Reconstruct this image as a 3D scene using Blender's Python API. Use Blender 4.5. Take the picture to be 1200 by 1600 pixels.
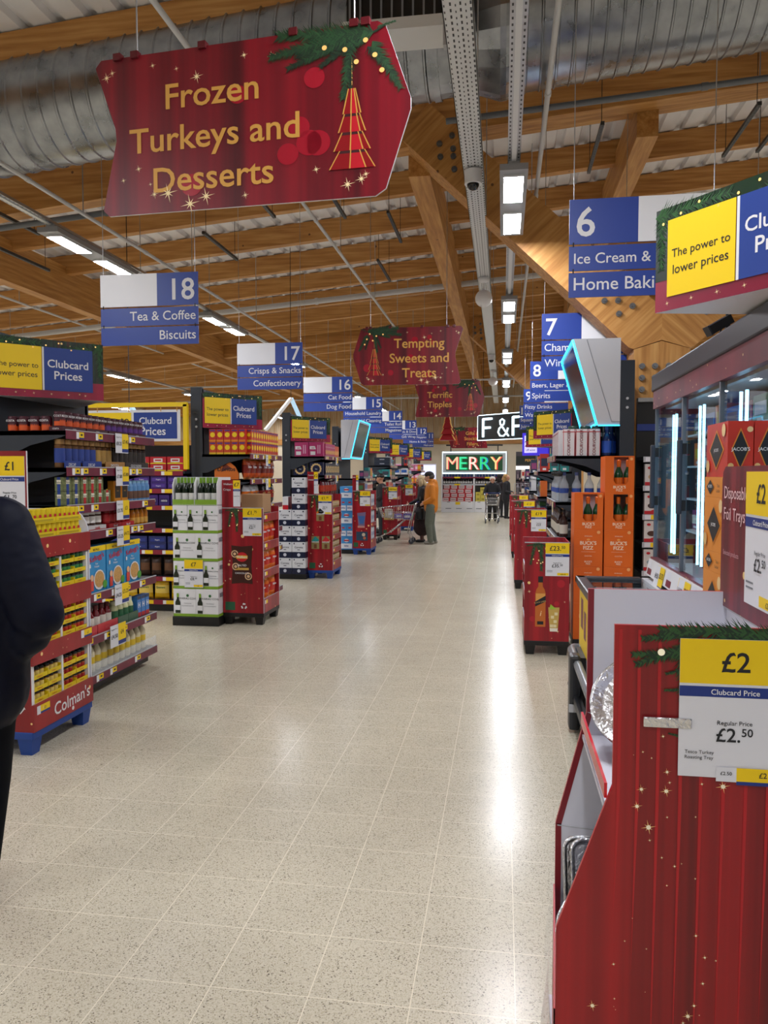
import bpy, bmesh, math, random
from mathutils import Vector, Matrix
random.seed(7)
S = bpy.context.scene
C = S.collection
for o in list(bpy.data.objects):
    bpy.data.objects.remove(o)
PI = math.pi

# ------------------------------------------------------------------ camera, world, exposure
cam_data = bpy.data.cameras.new('camera')
cam = bpy.data.objects.new('camera', cam_data)
C.objects.link(cam)
cam.location = (0, 0, 1.65)
cam.rotation_euler = (math.radians(90 - 2.858), 0, math.radians(8.786))
cam_data.sensor_fit = 'VERTICAL'
cam_data.sensor_height = 36
cam_data.lens = 27.045
cam_data.clip_start = 0.05
S.camera = cam
w = bpy.data.worlds.new('world')
S.world = w
w.use_nodes = True
w.node_tree.nodes['Background'].inputs[0].default_value = (0.9, 0.95, 1, 1)
w.node_tree.nodes['Background'].inputs[1].default_value = 0.25
S.view_settings.view_transform = 'Standard'
S.view_settings.look = 'None'
S.view_settings.gamma = 1
S.view_settings.exposure = 0.8
LED_STRENGTH = 70.0

# ------------------------------------------------------------------ materials
def lin(h):
    h = h.lstrip('#')
    out = []
    for i in (0, 2, 4):
        c = int(h[i:i+2], 16) / 255
        out.append(c / 12.92 if c <= 0.04045 else ((c + 0.055) / 1.055) ** 2.4)
    return (*out, 1)

MATS = {}
def M(col, rough=.5, metal=0., em=0., spec=.5, alpha=1., trans=0., noise=.0, nscale=20., coat=0., emcol=None):
    key = (col, rough, metal, em, spec, alpha, trans, noise, nscale, coat, emcol)
    if key in MATS:
        return MATS[key]
    m = bpy.data.materials.new('surface_' + col.lstrip('#'))
    m.use_nodes = True
    nt = m.node_tree
    b = nt.nodes['Principled BSDF']
    b.inputs['Base Color'].default_value = lin(col)
    b.inputs['Roughness'].default_value = rough
    b.inputs['Metallic'].default_value = metal
    b.inputs['Specular IOR Level'].default_value = spec
    b.inputs['Coat Weight'].default_value = coat
    if alpha < 1:
        b.inputs['Alpha'].default_value = alpha
    if trans:
        b.inputs['Transmission Weight'].default_value = trans
        b.inputs['IOR'].default_value = 1.45
    if em:
        b.inputs['Emission Color'].default_value = lin(emcol or col)
        b.inputs['Emission Strength'].default_value = em
    if noise:
        tc = nt.nodes.new('ShaderNodeTexCoord')
        n = nt.nodes.new('ShaderNodeTexNoise')
        n.inputs['Scale'].default_value = nscale
        n.inputs['Detail'].default_value = 4
        mr = nt.nodes.new('ShaderNodeMapRange')
        mr.inputs[1].default_value = .3; mr.inputs[2].default_value = .7
        mr.inputs[3].default_value = 1 - noise; mr.inputs[4].default_value = 1 + noise
        mx = nt.nodes.new('ShaderNodeVectorMath'); mx.operation = 'SCALE'
        mx.inputs[0].default_value = lin(col)[:3]
        nt.links.new(tc.outputs['Object'], n.inputs['Vector'])
        nt.links.new(n.outputs['Fac'], mr.inputs[0])
        nt.links.new(mr.outputs[0], mx.inputs['Scale'])
        nt.links.new(mx.outputs[0], b.inputs['Base Color'])
    MATS[key] = m
    return m

def nodemat(name):
    m = bpy.data.materials.new(name)
    m.use_nodes = True
    nt = m.node_tree
    return m, nt, nt.nodes['Principled BSDF']

def N(nt, kind, **kw):
    n = nt.nodes.new(kind)
    for k, v in kw.items():
        if k.startswith('i_'):
            n.inputs[int(k[2:])].default_value = v
        else:
            setattr(n, k, v)
    return n

def ramp(nt, stops, interp='LINEAR'):
    r = nt.nodes.new('ShaderNodeValToRGB')
    r.color_ramp.interpolation = interp
    el = r.color_ramp.elements
    while len(el) < len(stops):
        el.new(.5)
    for e, (p, c) in zip(el, stops):
        e.position = p
        e.color = lin(c) if isinstance(c, str) else (c, c, c, 1)
    return r

def floor_material():
    m, nt, b = nodemat('terrazzo_tiles')
    tc = N(nt, 'ShaderNodeTexCoord')
    mp = N(nt, 'ShaderNodeMapping')
    mp.inputs['Location'].default_value = (-0.05 + .16, -2.285 + .16, 0)
    nt.links.new(tc.outputs['Object'], mp.inputs['Vector'])
    sep = N(nt, 'ShaderNodeSeparateXYZ')
    nt.links.new(mp.outputs[0], sep.inputs[0])
    T = .323
    gs = []
    for ax in (0, 1):
        a = N(nt, 'ShaderNodeMath', operation='ADD'); a.inputs[1].default_value = -.16 + T * 200
        nt.links.new(sep.outputs[ax], a.inputs[0])
        d = N(nt, 'ShaderNodeMath', operation='MODULO'); d.inputs[1].default_value = T
        nt.links.new(a.outputs[0], d.inputs[0])
        s = N(nt, 'ShaderNodeMath', operation='SUBTRACT'); s.inputs[1].default_value = T / 2
        nt.links.new(d.outputs[0], s.inputs[0])
        ab = N(nt, 'ShaderNodeMath', operation='ABSOLUTE')
        nt.links.new(s.outputs[0], ab.inputs[0])
        g = N(nt, 'ShaderNodeMath', operation='GREATER_THAN'); g.inputs[1].default_value = T / 2 - .0016
        nt.links.new(ab.outputs[0], g.inputs[0])
        gs.append(g)
    grout = N(nt, 'ShaderNodeMath', operation='MAXIMUM')
    nt.links.new(gs[0].outputs[0], grout.inputs[0]); nt.links.new(gs[1].outputs[0], grout.inputs[1])
    # chips
    v = N(nt, 'ShaderNodeTexVoronoi'); v.inputs['Scale'].default_value = 250
    nt.links.new(tc.outputs['Object'], v.inputs['Vector'])
    sc = N(nt, 'ShaderNodeSeparateColor')
    nt.links.new(v.outputs['Color'], sc.inputs[0])
    r = ramp(nt, [(0, '#6f675a'), (.015, '#978d7c'), (.07, '#b4ab94'), (.16, '#c6bea9'), (.5, '#cfc7b3'), (.9, '#bdb49d')], 'CONSTANT')
    nt.links.new(sc.outputs[0], r.inputs[0])
    n = N(nt, 'ShaderNodeTexNoise'); n.inputs['Scale'].default_value = 2.2; n.inputs['Detail'].default_value = 5
    nt.links.new(tc.outputs['Object'], n.inputs['Vector'])
    mr = N(nt, 'ShaderNodeMapRange'); mr.inputs[1].default_value = .3; mr.inputs[2].default_value = .7
    mr.inputs[3].default_value = .94; mr.inputs[4].default_value = 1.04
    nt.links.new(n.outputs['Fac'], mr.inputs[0])
    sca = N(nt, 'ShaderNodeVectorMath', operation='SCALE')
    nt.links.new(r.outputs[0], sca.inputs[0]); nt.links.new(mr.outputs[0], sca.inputs['Scale'])
    mix = N(nt, 'ShaderNodeMix', data_type='RGBA')
    nt.links.new(grout.outputs[0], mix.inputs[0])
    nt.links.new(sca.outputs[0], mix.inputs[6])
    mix.inputs[7].default_value = lin('#e6ddc8')
    nt.links.new(mix.outputs[2], b.inputs['Base Color'])
    b.inputs['Roughness'].default_value = .22
    b.inputs['Specular IOR Level'].default_value = .29
    return m

def wood_material(name, axis, base=('#a36d33', '#bb8443', '#cd9a58'), rot=0):
    m, nt, b = nodemat(name)
    tc = N(nt, 'ShaderNodeTexCoord')
    mp = N(nt, 'ShaderNodeMapping')
    s = [14., 14., 14.]; s[axis] = .9
    mp.inputs['Scale'].default_value = s
    rm = N(nt, 'ShaderNodeMapping'); rm.inputs['Rotation'].default_value = (0, rot, 0)
    nt.links.new(tc.outputs['Object'], rm.inputs['Vector']); nt.links.new(rm.outputs[0], mp.inputs['Vector'])
    n = N(nt, 'ShaderNodeTexNoise'); n.inputs['Scale'].default_value = 1.6; n.inputs['Detail'].default_value = 6
    nt.links.new(mp.outputs[0], n.inputs['Vector'])
    r = ramp(nt, [(.3, base[0]), (.5, base[1]), (.7, base[2])])
    nt.links.new(n.outputs['Fac'], r.inputs[0])
    # knots
    v = N(nt, 'ShaderNodeTexVoronoi'); v.inputs['Scale'].default_value = 2.6
    nt.links.new(tc.outputs['Object'], v.inputs['Vector'])
    lt = N(nt, 'ShaderNodeMath', operation='LESS_THAN'); lt.inputs[1].default_value = .05
    nt.links.new(v.outputs['Distance'], lt.inputs[0])
    mix = N(nt, 'ShaderNodeMix', data_type='RGBA')
    nt.links.new(lt.outputs[0], mix.inputs[0]); nt.links.new(r.outputs[0], mix.inputs[6])
    mix.inputs[7].default_value = lin('#6b4526')
    nt.links.new(mix.outputs[2], b.inputs['Base Color'])
    b.inputs['Roughness'].default_value = .55
    return m

def promo_material(name='festive_red', dark='#6a0c16', mid='#901420', lite='#b01b26', dots=True, wav=9., dscale=7., rough=.35):
    m, nt, b = nodemat(name)
    tc = N(nt, 'ShaderNodeTexCoord')
    sep = N(nt, 'ShaderNodeSeparateXYZ')
    nt.links.new(tc.outputs['Object'], sep.inputs[0])
    ad = N(nt, 'ShaderNodeMath', operation='ADD')
    nt.links.new(sep.outputs[0], ad.inputs[0]); nt.links.new(sep.outputs[1], ad.inputs[1])
    n = N(nt, 'ShaderNodeTexNoise', noise_dimensions='1D'); n.inputs['Scale'].default_value = wav; n.inputs['Detail'].default_value = 3
    nt.links.new(ad.outputs[0], n.inputs['W'])
    r = ramp(nt, [(.3, dark), (.5, mid), (.72, lite)])
    nt.links.new(n.outputs['Fac'], r.inputs[0])
    out = r.outputs[0]
    if dots:
        v = N(nt, 'ShaderNodeTexVoronoi'); v.inputs['Scale'].default_value = dscale
        nt.links.new(tc.outputs['Object'], v.inputs['Vector'])
        sc = N(nt, 'ShaderNodeSeparateColor'); nt.links.new(v.outputs['Color'], sc.inputs[0])
        th = N(nt, 'ShaderNodeMath', operation='MULTIPLY'); th.inputs[1].default_value = .13
        nt.links.new(sc.outputs[0], th.inputs[0])
        lt = N(nt, 'ShaderNodeMath', operation='LESS_THAN')
        nt.links.new(v.outputs['Distance'], lt.inputs[0]); nt.links.new(th.outputs[0], lt.inputs[1])
        mix = N(nt, 'ShaderNodeMix', data_type='RGBA')
        nt.links.new(lt.outputs[0], mix.inputs[0]); nt.links.new(out, mix.inputs[6])
        mix.inputs[7].default_value = lin('#f3cf86')
        out = mix.outputs[2]
    nt.links.new(out, b.inputs['Base Color'])
    b.inputs['Roughness'].default_value = rough
    return m

def duct_material():
    m, nt, b = nodemat('galvanised_steel')
    tc = N(nt, 'ShaderNodeTexCoord')
    n = N(nt, 'ShaderNodeTexNoise'); n.inputs['Scale'].default_value = 5; n.inputs['Detail'].default_value = 6
    nt.links.new(tc.outputs['Object'], n.inputs['Vector'])
    r = ramp(nt, [(.3, '#83878c'), (.7, '#abaeb3')])
    nt.links.new(n.outputs['Fac'], r.inputs[0])
    nt.links.new(r.outputs[0], b.inputs['Base Color'])
    b.inputs['Metallic'].default_value = .95
    mr = N(nt, 'ShaderNodeMapRange'); mr.inputs[3].default_value = .2; mr.inputs[4].default_value = .38
    nt.links.new(n.outputs['Fac'], mr.inputs[0]); nt.links.new(mr.outputs[0], b.inputs['Roughness'])
    return m

def foil_material():
    m, nt, b = nodemat('aluminium_foil')
    tc = N(nt, 'ShaderNodeTexCoord')
    n = N(nt, 'ShaderNodeTexNoise'); n.inputs['Scale'].default_value = 60; n.inputs['Detail'].default_value = 3
    nt.links.new(tc.outputs['Object'], n.inputs['Vector'])
    bp = N(nt, 'ShaderNodeBump'); bp.inputs['Strength'].default_value = .5; bp.inputs['Distance'].default_value = .01
    nt.links.new(n.outputs['Fac'], bp.inputs['Height']); nt.links.new(bp.outputs[0], b.inputs['Normal'])
    b.inputs['Base Color'].default_value = lin('#d8d9dc')
    b.inputs['Metallic'].default_value = 1; b.inputs['Roughness'].default_value = .25
    return m

# palette
WHITE = M('#e4e4e6', .45); PAPER = M('#dfe0e6', .5); INNER = M('#d3d4de', .6); BLACK = M('#0b0b0d', .45); RUBBER = M('#1a1c20', .5)
NAVY = M('#1a2129', .5); SLATE = M('#232a33', .45); BLUE = M('#173a8c', .4); SIGNBLUE = M('#1f3f99', .4)
YEL = M('#f5d000', .45); CARDYEL = M('#f3ce00', .45); DBLUE = M('#12307f', .4); INK = M('#15171c', .5); GOLD = M('#d6a04a', .4, .1)
RED = M('#a5121d', .4); BRED = M('#c01826', .4); MAROON = M('#7a1f33', .4); GREEN = M('#1d4a22', .5); FIR = M('#16351c', .6); FIR2 = M('#2c5a2b', .6)
STEEL = M('#b9bcc0', .3, .9); CHROME = M('#d5d7da', .15, 1.); WARM = M('#ffe6b0', .4, em=.6); STARC = M('#ffe9b5', .4); GREY = M('#7d8086', .5)
LGREY = M('#b5b7bb', .5); TRIMWHITE = M('#d8d9da', .4); BROWN = M('#5a3a22', .6); CARD = M('#a8825a', .7); ORANGE = M('#e2660c', .45)
SKIN = M('#c89478', .5, noise=.06); SKINB = M('#b98468', .5, noise=.06)
PROMO = promo_material(); PROMO_PLAIN = promo_material('festive_red_plain', dots=False)
CURTAIN = promo_material('festive_curtain', dark='#5e0b11', mid='#881118', lite='#ac161d', dots=False, wav=12, rough=.32)
SIGNRED = promo_material('festive_sign', dark='#430310', mid='#72061a', lite='#8e0b20', dots=False, wav=7, rough=.36)
STRIP = promo_material('shelf_strip', dark='#5c1830', mid='#701d36', lite='#7e2540', dots=True, wav=3, dscale=22)
FREEZERSTRIP = promo_material('freezer_strip', dark='#5f1c2a', mid='#72222f', lite='#7e2a36', dots=True, wav=3, dscale=16)
DUCT = duct_material(); FOIL = foil_material(); FLOOR = floor_material()
WOODX = wood_material('glulam_x', 0); WOODY = wood_material('glulam_y', 1); WOODZ = wood_material('glulam_z', 2); WOODA = wood_material('glulam_arm_a', 0, rot=-.75); WOODB = wood_material('glulam_arm_b', 0, rot=.75)
CLAD = wood_material('cladding', 2, ('#a98f6b', '#bfa784', '#cdb796'))
LED = M('#ffffff', .5, em=LED_STRENGTH, emcol='#f6f8ff')
CYAN = M('#39c6ff', .4, em=1.3)
NEON = M('#d8f4ff', .4, em=1.6)
GLASS = M('#ffffff', .03, trans=1., spec=.5); GLASS.node_tree.nodes['Principled BSDF'].inputs['IOR'].default_value = 1.1
PLASTIC = M('#e8eef2', .12, alpha=.28, spec=.6)
SCREEN = M('#14161f', .18, spec=.7)
# ------------------------------------------------------------------ mesh building
TEXT = {}
def text_geo(s, bold):
    k = (s, bold)
    if k not in TEXT:
        cu = bpy.data.curves.new('lettering', 'FONT')
        cu.body = s; cu.offset = bold; cu.resolution_u = 3
        ob = bpy.data.objects.new('lettering', cu)
        C.objects.link(ob)
        dg = bpy.context.evaluated_depsgraph_get()
        me = ob.evaluated_get(dg).to_mesh()
        vs = [(v.co.x, v.co.y) for v in me.vertices]
        fs = [tuple(p.vertices) for p in me.polygons]
        ob.evaluated_get(dg).to_mesh_clear()
        bpy.data.objects.remove(ob); bpy.data.curves.remove(cu)
        if not vs: vs = [(0, 0)]
        x0 = min(v[0] for v in vs); x1 = max(v[0] for v in vs)
        TEXT[k] = (vs, fs, x0, x1)
    return TEXT[k]

class Fr:
    """a flat frame on a surface: origin, right, up; the normal is right x up"""
    def __init__(s, o, u, v):
        s.o = Vector(o); s.u = Vector(u).normalized(); s.v = Vector(v).normalized(); s.n = s.u.cross(s.v)
    def p(s, x, y, e=0):
        return s.o + s.u * x + s.v * y + s.n * e

class MB:
    def __init__(s):
        s.v = []; s.f = []; s.mi = []; s.mats = []; s.sm = []
    def slot(s, m):
        if m not in s.mats: s.mats.append(m)
        return s.mats.index(m)
    def add(s, vs, fs, m, smooth=False):
        b = len(s.v); k = s.slot(m)
        s.v += [tuple(v) for v in vs]
        for f in fs:
            s.f.append(tuple(b + i for i in f)); s.mi.append(k); s.sm.append(smooth)
        return s
    def box(s, x0, y0, z0, x1, y1, z1, m, bev=0):
        if x0 > x1: x0, x1 = x1, x0
        if y0 > y1: y0, y1 = y1, y0
        if z0 > z1: z0, z1 = z1, z0
        if bev:
            bm = bmesh.new()
            bmesh.ops.create_cube(bm, size=1)
            for v in bm.verts:
                v.co = Vector(((x0 + x1) / 2 + v.co.x * (x1 - x0), (y0 + y1) / 2 + v.co.y * (y1 - y0), (z0 + z1) / 2 + v.co.z * (z1 - z0)))
            bmesh.ops.bevel(bm, geom=bm.edges[:] + bm.verts[:], offset=bev, segments=2, profile=.6, affect='EDGES')
            bm.verts.index_update()
            s.add([v.co for v in bm.verts], [[v.index for v in f.verts] for f in bm.faces], m)
            bm.free()
            return s
        vs = [(x0, y0, z0), (x1, y0, z0), (x1, y1, z0), (x0, y1, z0), (x0, y0, z1), (x1, y0, z1), (x1, y1, z1), (x0, y1, z1)]
        return s.add(vs, [(3, 2, 1, 0), (4, 5, 6, 7), (0, 1, 5, 4), (1, 2, 6, 5), (2, 3, 7, 6), (3, 0, 4, 7)], m)
    def bar(s, a, b, wx, wz, m, up=(0, 0, 1)):
        a = Vector(a); b = Vector(b); d = (b - a).normalized(); up = Vector(up)
        if abs(d.dot(up)) > .98: up = Vector((1, 0, 0)) if abs(d.x) < .9 else Vector((0, 1, 0))
        r = d.cross(up).normalized() * wx / 2; t = r.cross(d).normalized() * wz / 2
        vs = [a - r - t, a + r - t, a + r + t, a - r + t, b - r - t, b + r - t, b + r + t, b - r + t]
        return s.add(vs, [(0, 1, 2, 3), (7, 6, 5, 4), (4, 5, 1, 0), (5, 6, 2, 1), (6, 7, 3, 2), (7, 4, 0, 3)], m)
    def cyl(s, a, b, r0, m, r1=None, seg=16, smooth=True):
        r1 = r0 if r1 is None else r1
        a = Vector(a); b = Vector(b); d = (b - a).normalized()
        q = d.orthogonal().normalized(); t = d.cross(q)
        vs = []
        for k in range(seg):
            an = 2 * PI * k / seg; e = q * math.cos(an) + t * math.sin(an)
            vs += [a + e * r0, b + e * r1]
        fs = [(2 * k, 2 * ((k + 1) % seg), 2 * ((k + 1) % seg) + 1, 2 * k + 1) for k in range(seg)]
        s.add(vs, fs, m, smooth)
        s.add([vs[2 * k] for k in range(seg)], [tuple(range(seg - 1, -1, -1))], m)
        s.add([vs[2 * k + 1] for k in range(seg)], [tuple(range(seg))], m)
        return s
    def lathe(s, prof, m, c=(0, 0, 0), seg=16, mats=None, smooth=True):
        """prof: (r, z) bottom to top; mats: material per segment"""
        vs = []; n = len(prof)
        for r, z in prof:
            for k in range(seg):
                a = 2 * PI * k / seg
                vs.append((c[0] + r * math.cos(a), c[1] + r * math.sin(a), c[2] + z))
        for j in range(n - 1):
            mm = mats[j] if mats else m
            fs = [(j * seg + k, j * seg + (k + 1) % seg, (j + 1) * seg + (k + 1) % seg, (j + 1) * seg + k) for k in range(seg)]
            used = sorted({i for f in fs for i in f}); mp = {i: q for q, i in enumerate(used)}
            s.add([vs[i] for i in used], [tuple(mp[i] for i in f) for f in fs], mm, smooth)
        s.add(vs[:seg], [tuple(range(seg - 1, -1, -1))], mats[0] if mats else m)
        s.add(vs[-seg:], [tuple(range(seg))], mats[-1] if mats else m)
        return s
    def tube(s, pts, r, m, seg=8, closed=False):
        pts = [Vector(p) for p in pts]; n = len(pts); vs = []
        q = None
        for i, p in enumerate(pts):
            a = pts[i - 1] if (i or closed) else p; b = pts[(i + 1) % n] if (i < n - 1 or closed) else p
            d = (b - a).normalized()
            q = d.orthogonal().normalized() if q is None else (q - d * q.dot(d)).normalized()
            t = d.cross(q)
            for k in range(seg):
                an = 2 * PI * k / seg
                vs.append(p + (q * math.cos(an) + t * math.sin(an)) * r)
        fs = []
        for i in range(n if closed else n - 1):
            j = (i + 1) % n
            fs += [(i * seg + k, i * seg + (k + 1) % seg, j * seg + (k + 1) % seg, j * seg + k) for k in range(seg)]
        if not closed:
            fs.append(tuple(range(seg - 1, -1, -1))); fs.append(tuple(range((n - 1) * seg, n * seg)))
        return s.add(vs, fs, m, True)
    def sphere(s, c, r, m, seg=16, ring=10, sc=(1, 1, 1)):
        vs = []; fs = []
        for i in range(ring + 1):
            th = PI * i / ring
            for k in range(seg):
                a = 2 * PI * k / seg
                vs.append((c[0] + r * sc[0] * math.sin(th) * math.cos(a), c[1] + r * sc[1] * math.sin(th) * math.sin(a), c[2] - r * sc[2] * math.cos(th)))
        for i in range(ring):
            for k in range(seg):
                fs.append((i * seg + k, i * seg + (k + 1) % seg, (i + 1) * seg + (k + 1) % seg, (i + 1) * seg + k))
        return s.add(vs, fs, m, True)
    def prism(s, fr, poly, depth, m, mside=None, e=0):
        """polygon in a frame, front at e, back at e - depth"""
        n = len(poly)
        a = [fr.p(x, y, e) for x, y in poly]; b = [fr.p(x, y, e - depth) for x, y in poly]
        s.add(a, [tuple(range(n))], m); s.add(b, [tuple(range(n - 1, -1, -1))], mside or m)
        s.add(a + b, [(i, n + i, n + (i + 1) % n, (i + 1) % n) for i in range(n)], mside or m)
        return s
    def poly(s, fr, pts, m, e=.001):
        return s.add([fr.p(x, y, e) for x, y in pts], [tuple(range(len(pts)))], m)
    def rect(s, fr, x0, y0, x1, y1, m, e=.001):
        return s.poly(fr, [(x0, y0), (x1, y0), (x1, y1), (x0, y1)], m, e)
    def disc(s, fr, x, y, r, m, e=.001, seg=18, sy=1):
        return s.poly(fr, [(x + r * math.cos(2 * PI * k / seg), y + r * sy * math.sin(2 * PI * k / seg)) for k in range(seg)], m, e)
    def star(s, fr, x, y, r, m, e=.0015, n=8):
        pts = []
        for k in range(2 * n):
            rr = (r if k % 4 == 0 else r * .6) if k % 2 == 0 else r * .16
            pts.append((x + rr * math.cos(PI * k / n + .2), y + rr * math.sin(PI * k / n + .2)))
        b = [fr.p(x, y, e)] + [fr.p(*q, e) for q in pts]
        return s.add(b, [(0, k + 1, (k + 1) % (2 * n) + 1) for k in range(2 * n)], m)
    def text(s, fr, x, y, size, st, m, align='c', e=.0015, bold=.0, rot=0, maxw=None):
        vs, fs, x0, x1 = text_geo(st, bold)
        if maxw and (x1 - x0) * size > maxw: size = maxw / (x1 - x0)
        dx = {'c': -(x0 + x1) / 2, 'l': -x0, 'r': -x1}[align]
        cr, sr = math.cos(rot), math.sin(rot); out = []
        for a, b in vs:
            a = (a + dx) * size; b = b * size
            out.append(fr.p(x + a * cr - b * sr, y + a * sr + b * cr, e))
        return s.add(out, fs, m)
    def fir(s, fr, x, y, ang, ln, m1, m2, e=.002, seed=1, dens=1.):
        rnd = random.Random(seed); k = int(ln * 260 * dens) + 12
        for i in range(k):
            t = i / k
            bx, by = x + math.cos(ang) * ln * t, y + math.sin(ang) * ln * t
            for sd in (-1, 1):
                a = ang + sd * rnd.uniform(.5, 1.1); l = ln * rnd.uniform(.13, .2) * (1.15 - .6 * t)
                ex, ey = bx + math.cos(a) * l, by + math.sin(a) * l; wd = .006 * (ln / .3) ** .5
                px, py = -math.sin(a) * wd * .5, math.cos(a) * wd * .5
                ee = e + rnd.uniform(0, .002)
                s.add([fr.p(bx - px, by - py, ee), fr.p(bx + px, by + py, ee), fr.p(ex, ey, ee)], [(0, 1, 2)], rnd.choice((m1, m2)))
        return s
    def mesh(s, name='shape'):
        me = bpy.data.meshes.new(name)
        me.from_pydata(s.v, [], s.f)
        for m in s.mats: me.materials.append(m)
        me.polygons.foreach_set('material_index', s.mi)
        me.polygons.foreach_set('use_smooth', s.sm)
        me.update()
        return me

# ------------------------------------------------------------------ objects
ORD = 'first second third fourth fifth sixth seventh eighth ninth tenth eleventh twelfth thirteenth fourteenth fifteenth sixteenth seventeenth eighteenth nineteenth twentieth'.split()
def link(name, data, parent=None, loc=(0, 0, 0), rz=0):
    o = bpy.data.objects.new(name, data)
    C.objects.link(o)
    o.location = loc; o.rotation_euler = (0, 0, rz)
    if parent is not None: o.parent = parent
    return o
def tag(o, label, cat, group=None):
    o['label'] = label; o['category'] = cat
    if group: o['group'] = group
    return o
def thing(name, label, cat, loc=(0, 0, 0), rz=0, group=None):
    o = link(name, None, None, loc, rz)
    o.empty_display_size = .05
    return tag(o, label, cat, group)
def part(name, mb, parent, loc=(0, 0, 0), rz=0, label=None):
    o = link(name, mb.mesh(name) if isinstance(mb, MB) else mb, parent, loc, rz)
    if label: o['label'] = label
    return o
def solo(name, mb, label, cat, loc=(0, 0, 0), rz=0, group=None):
    return tag(link(name, mb.mesh(name) if isinstance(mb, MB) else mb, None, loc, rz), label, cat, group)
def struct(name, mb, loc=(0, 0, 0)):
    o = link(name, mb.mesh(name), None, loc); o['kind'] = 'structure'
    return o

class Kind:
    """a kind of product: a root mesh and its parts, shared by every copy"""
    def __init__(s, name, cat, body, parts=()):
        s.name = name; s.cat = cat; s.body = body.mesh(name)
        s.parts = [(n, b.mesh(n)) for n, b in parts]
    def put(s, loc, rz, label, group=None):
        o = tag(link(s.name, s.body, None, loc, rz), label, s.cat, group)
        for n, me in s.parts: link(n, me, o)
        return o
def row(kind, n, p0, step, rz, desc, where, group, jit=.0, start=0):
    for i in range(n):
        p = (p0[0] + step[0] * i + random.uniform(-jit, jit), p0[1] + step[1] * i + random.uniform(-jit, jit), p0[2] + (step[2] * i if len(step) > 2 else 0))
        k = i + start
        kind.put(p, rz + random.uniform(-.03, .03) * (jit > 0), f'{desc}, {ORD[k] if k < 20 else k + 1} {where}', group)

EAST, WEST, SOUTH = PI / 2, -PI / 2, 0       # which way a product's front turns: right, left, to the camera
def FRONT(w, d, h): return Fr((-w / 2, -d / 2, 0), (1, 0, 0), (0, 0, 1))
def SIDE_L(w, d, h): return Fr((-w / 2, d / 2, 0), (0, -1, 0), (0, 0, 1))
def SIDE_R(w, d, h): return Fr((w / 2, -d / 2, 0), (0, 1, 0), (0, 0, 1))
def TOP(w, d, h): return Fr((-w / 2, -d / 2, h), (1, 0, 0), (0, 1, 0))

def carton(w, d, h, m, prints=(), bev=0, faces='flr'):
    """a printed box; prints on each face in 0..1 of the face: r(ect) x0 y0 x1 y1, d(isc) x y r, t(ext) x y size string, p(oly) pts"""
    b = MB(); b.box(-w / 2, -d / 2, 0, w / 2, d / 2, h, m, bev)
    FRS = {'f': (FRONT(w, d, h), w, h), 'l': (SIDE_L(w, d, h), d, h), 'r': (SIDE_R(w, d, h), d, h), 't': (TOP(w, d, h), w, d)}
    for i, q in enumerate(prints):
        fs, k = q[0], q[1]
        for fc in fs:
            fr, W, H = FRS[fc]; e = .0012 + .0007 * i
            if k == 'r': b.rect(fr, q[2] * W, q[3] * H, q[4] * W, q[5] * H, q[6], e)
            elif k == 'd': b.disc(fr, q[2] * W, q[3] * H, q[4] * min(W, H), q[5], e, 14, q[6] if len(q) > 6 else 1)
            elif k == 't': b.text(fr, q[2] * W, q[3] * H, q[4] * H, q[5], q[6], 'c', e, q[7] if len(q) > 7 else 0, q[8] if len(q) > 8 else 0, maxw=(W * .92 if not (len(q) > 8 and q[8]) else None))
            elif k == 'p': b.poly(fr, [(a * W, c * H) for a, c in q[2]], q[3], e)
    return b

def pillow_bag(w, h, d, m, band=None, text=None, tm=None, foil=None, seed=0):
    """a crisp bag: pillow with flat crimped ends, standing"""
    b = MB(); nx, nz = 8, 10; rnd = random.Random(seed)
    def pt(i, j, sd):
        u = i / nx * 2 - 1; v = j / nz * 2 - 1
        bul = (1 - abs(u) ** 2.2) ** .5 * (1 - abs(v) ** 2.6) ** .55 if abs(u) < 1 and abs(v) < 1 else 0
        zz = h / 2 + v * h / 2
        xx = u * w / 2 * (1 - .07 * (1 - v * v))
        return (xx, sd * (d / 2) * bul + rnd.uniform(-.003, .003) * (bul > 0), zz)
    for sd in (-1, 1):
        vs = [pt(i, j, sd) for j in range(nz + 1) for i in range(nx + 1)]
        for j in range(nz):
            mm = m
            if band and 0.30 <= (j + .5) / nz <= .72: mm = band
            if foil and (j == 0 or j == nz - 1): mm = foil
            fs = []
            for i in range(nx):
                f = (j * (nx + 1) + i, j * (nx + 1) + i + 1, (j + 1) * (nx + 1) + i + 1, (j + 1) * (nx + 1) + i)
                fs.append(f if sd < 0 else f[::-1])
            us = sorted({i for f in fs for i in f}); mp = {q: k for k, q in enumerate(us)}
            b.add([vs[i] for i in us], [tuple(mp[i] for i in f) for f in fs], mm, True)
    if text:
        fr = Fr((-w / 2, -d / 2 - .002, 0), (1, 0, 0), (0, 0, 1))
        b.text(fr, w / 2, h * .55, h * .16, text, tm or WHITE, bold=.02, maxw=w * .6)
    return b

def bottle(r, h, neck, m, label=None, cap=None, caph=.03, shoulder=.55, l0=.15, l1=.5, seg=14, nr=.35):
    body = MB(); sh = h * shoulder
    body.lathe([(r * .85, 0), (r, .006), (r, sh * .98), (r * .93, sh + (h - sh) * .12), (r * nr * 1.15, sh + (h - sh) * .5), (r * nr, sh + (h - sh) * .6), (r * nr, h)], m, seg=seg)
    parts = []
    if label:
        lb = MB(); lb.lathe([(r * 1.015, h * l0), (r * 1.015, h * l1)], label, seg=seg)
        parts.append(('label', lb))
    if cap:
        cb = MB(); cb.lathe([(r * nr * 1.12, h - caph), (r * nr * 1.12, h + .002)], cap, seg=seg)
        parts.append(('cap', cb))
    return body, parts

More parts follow.
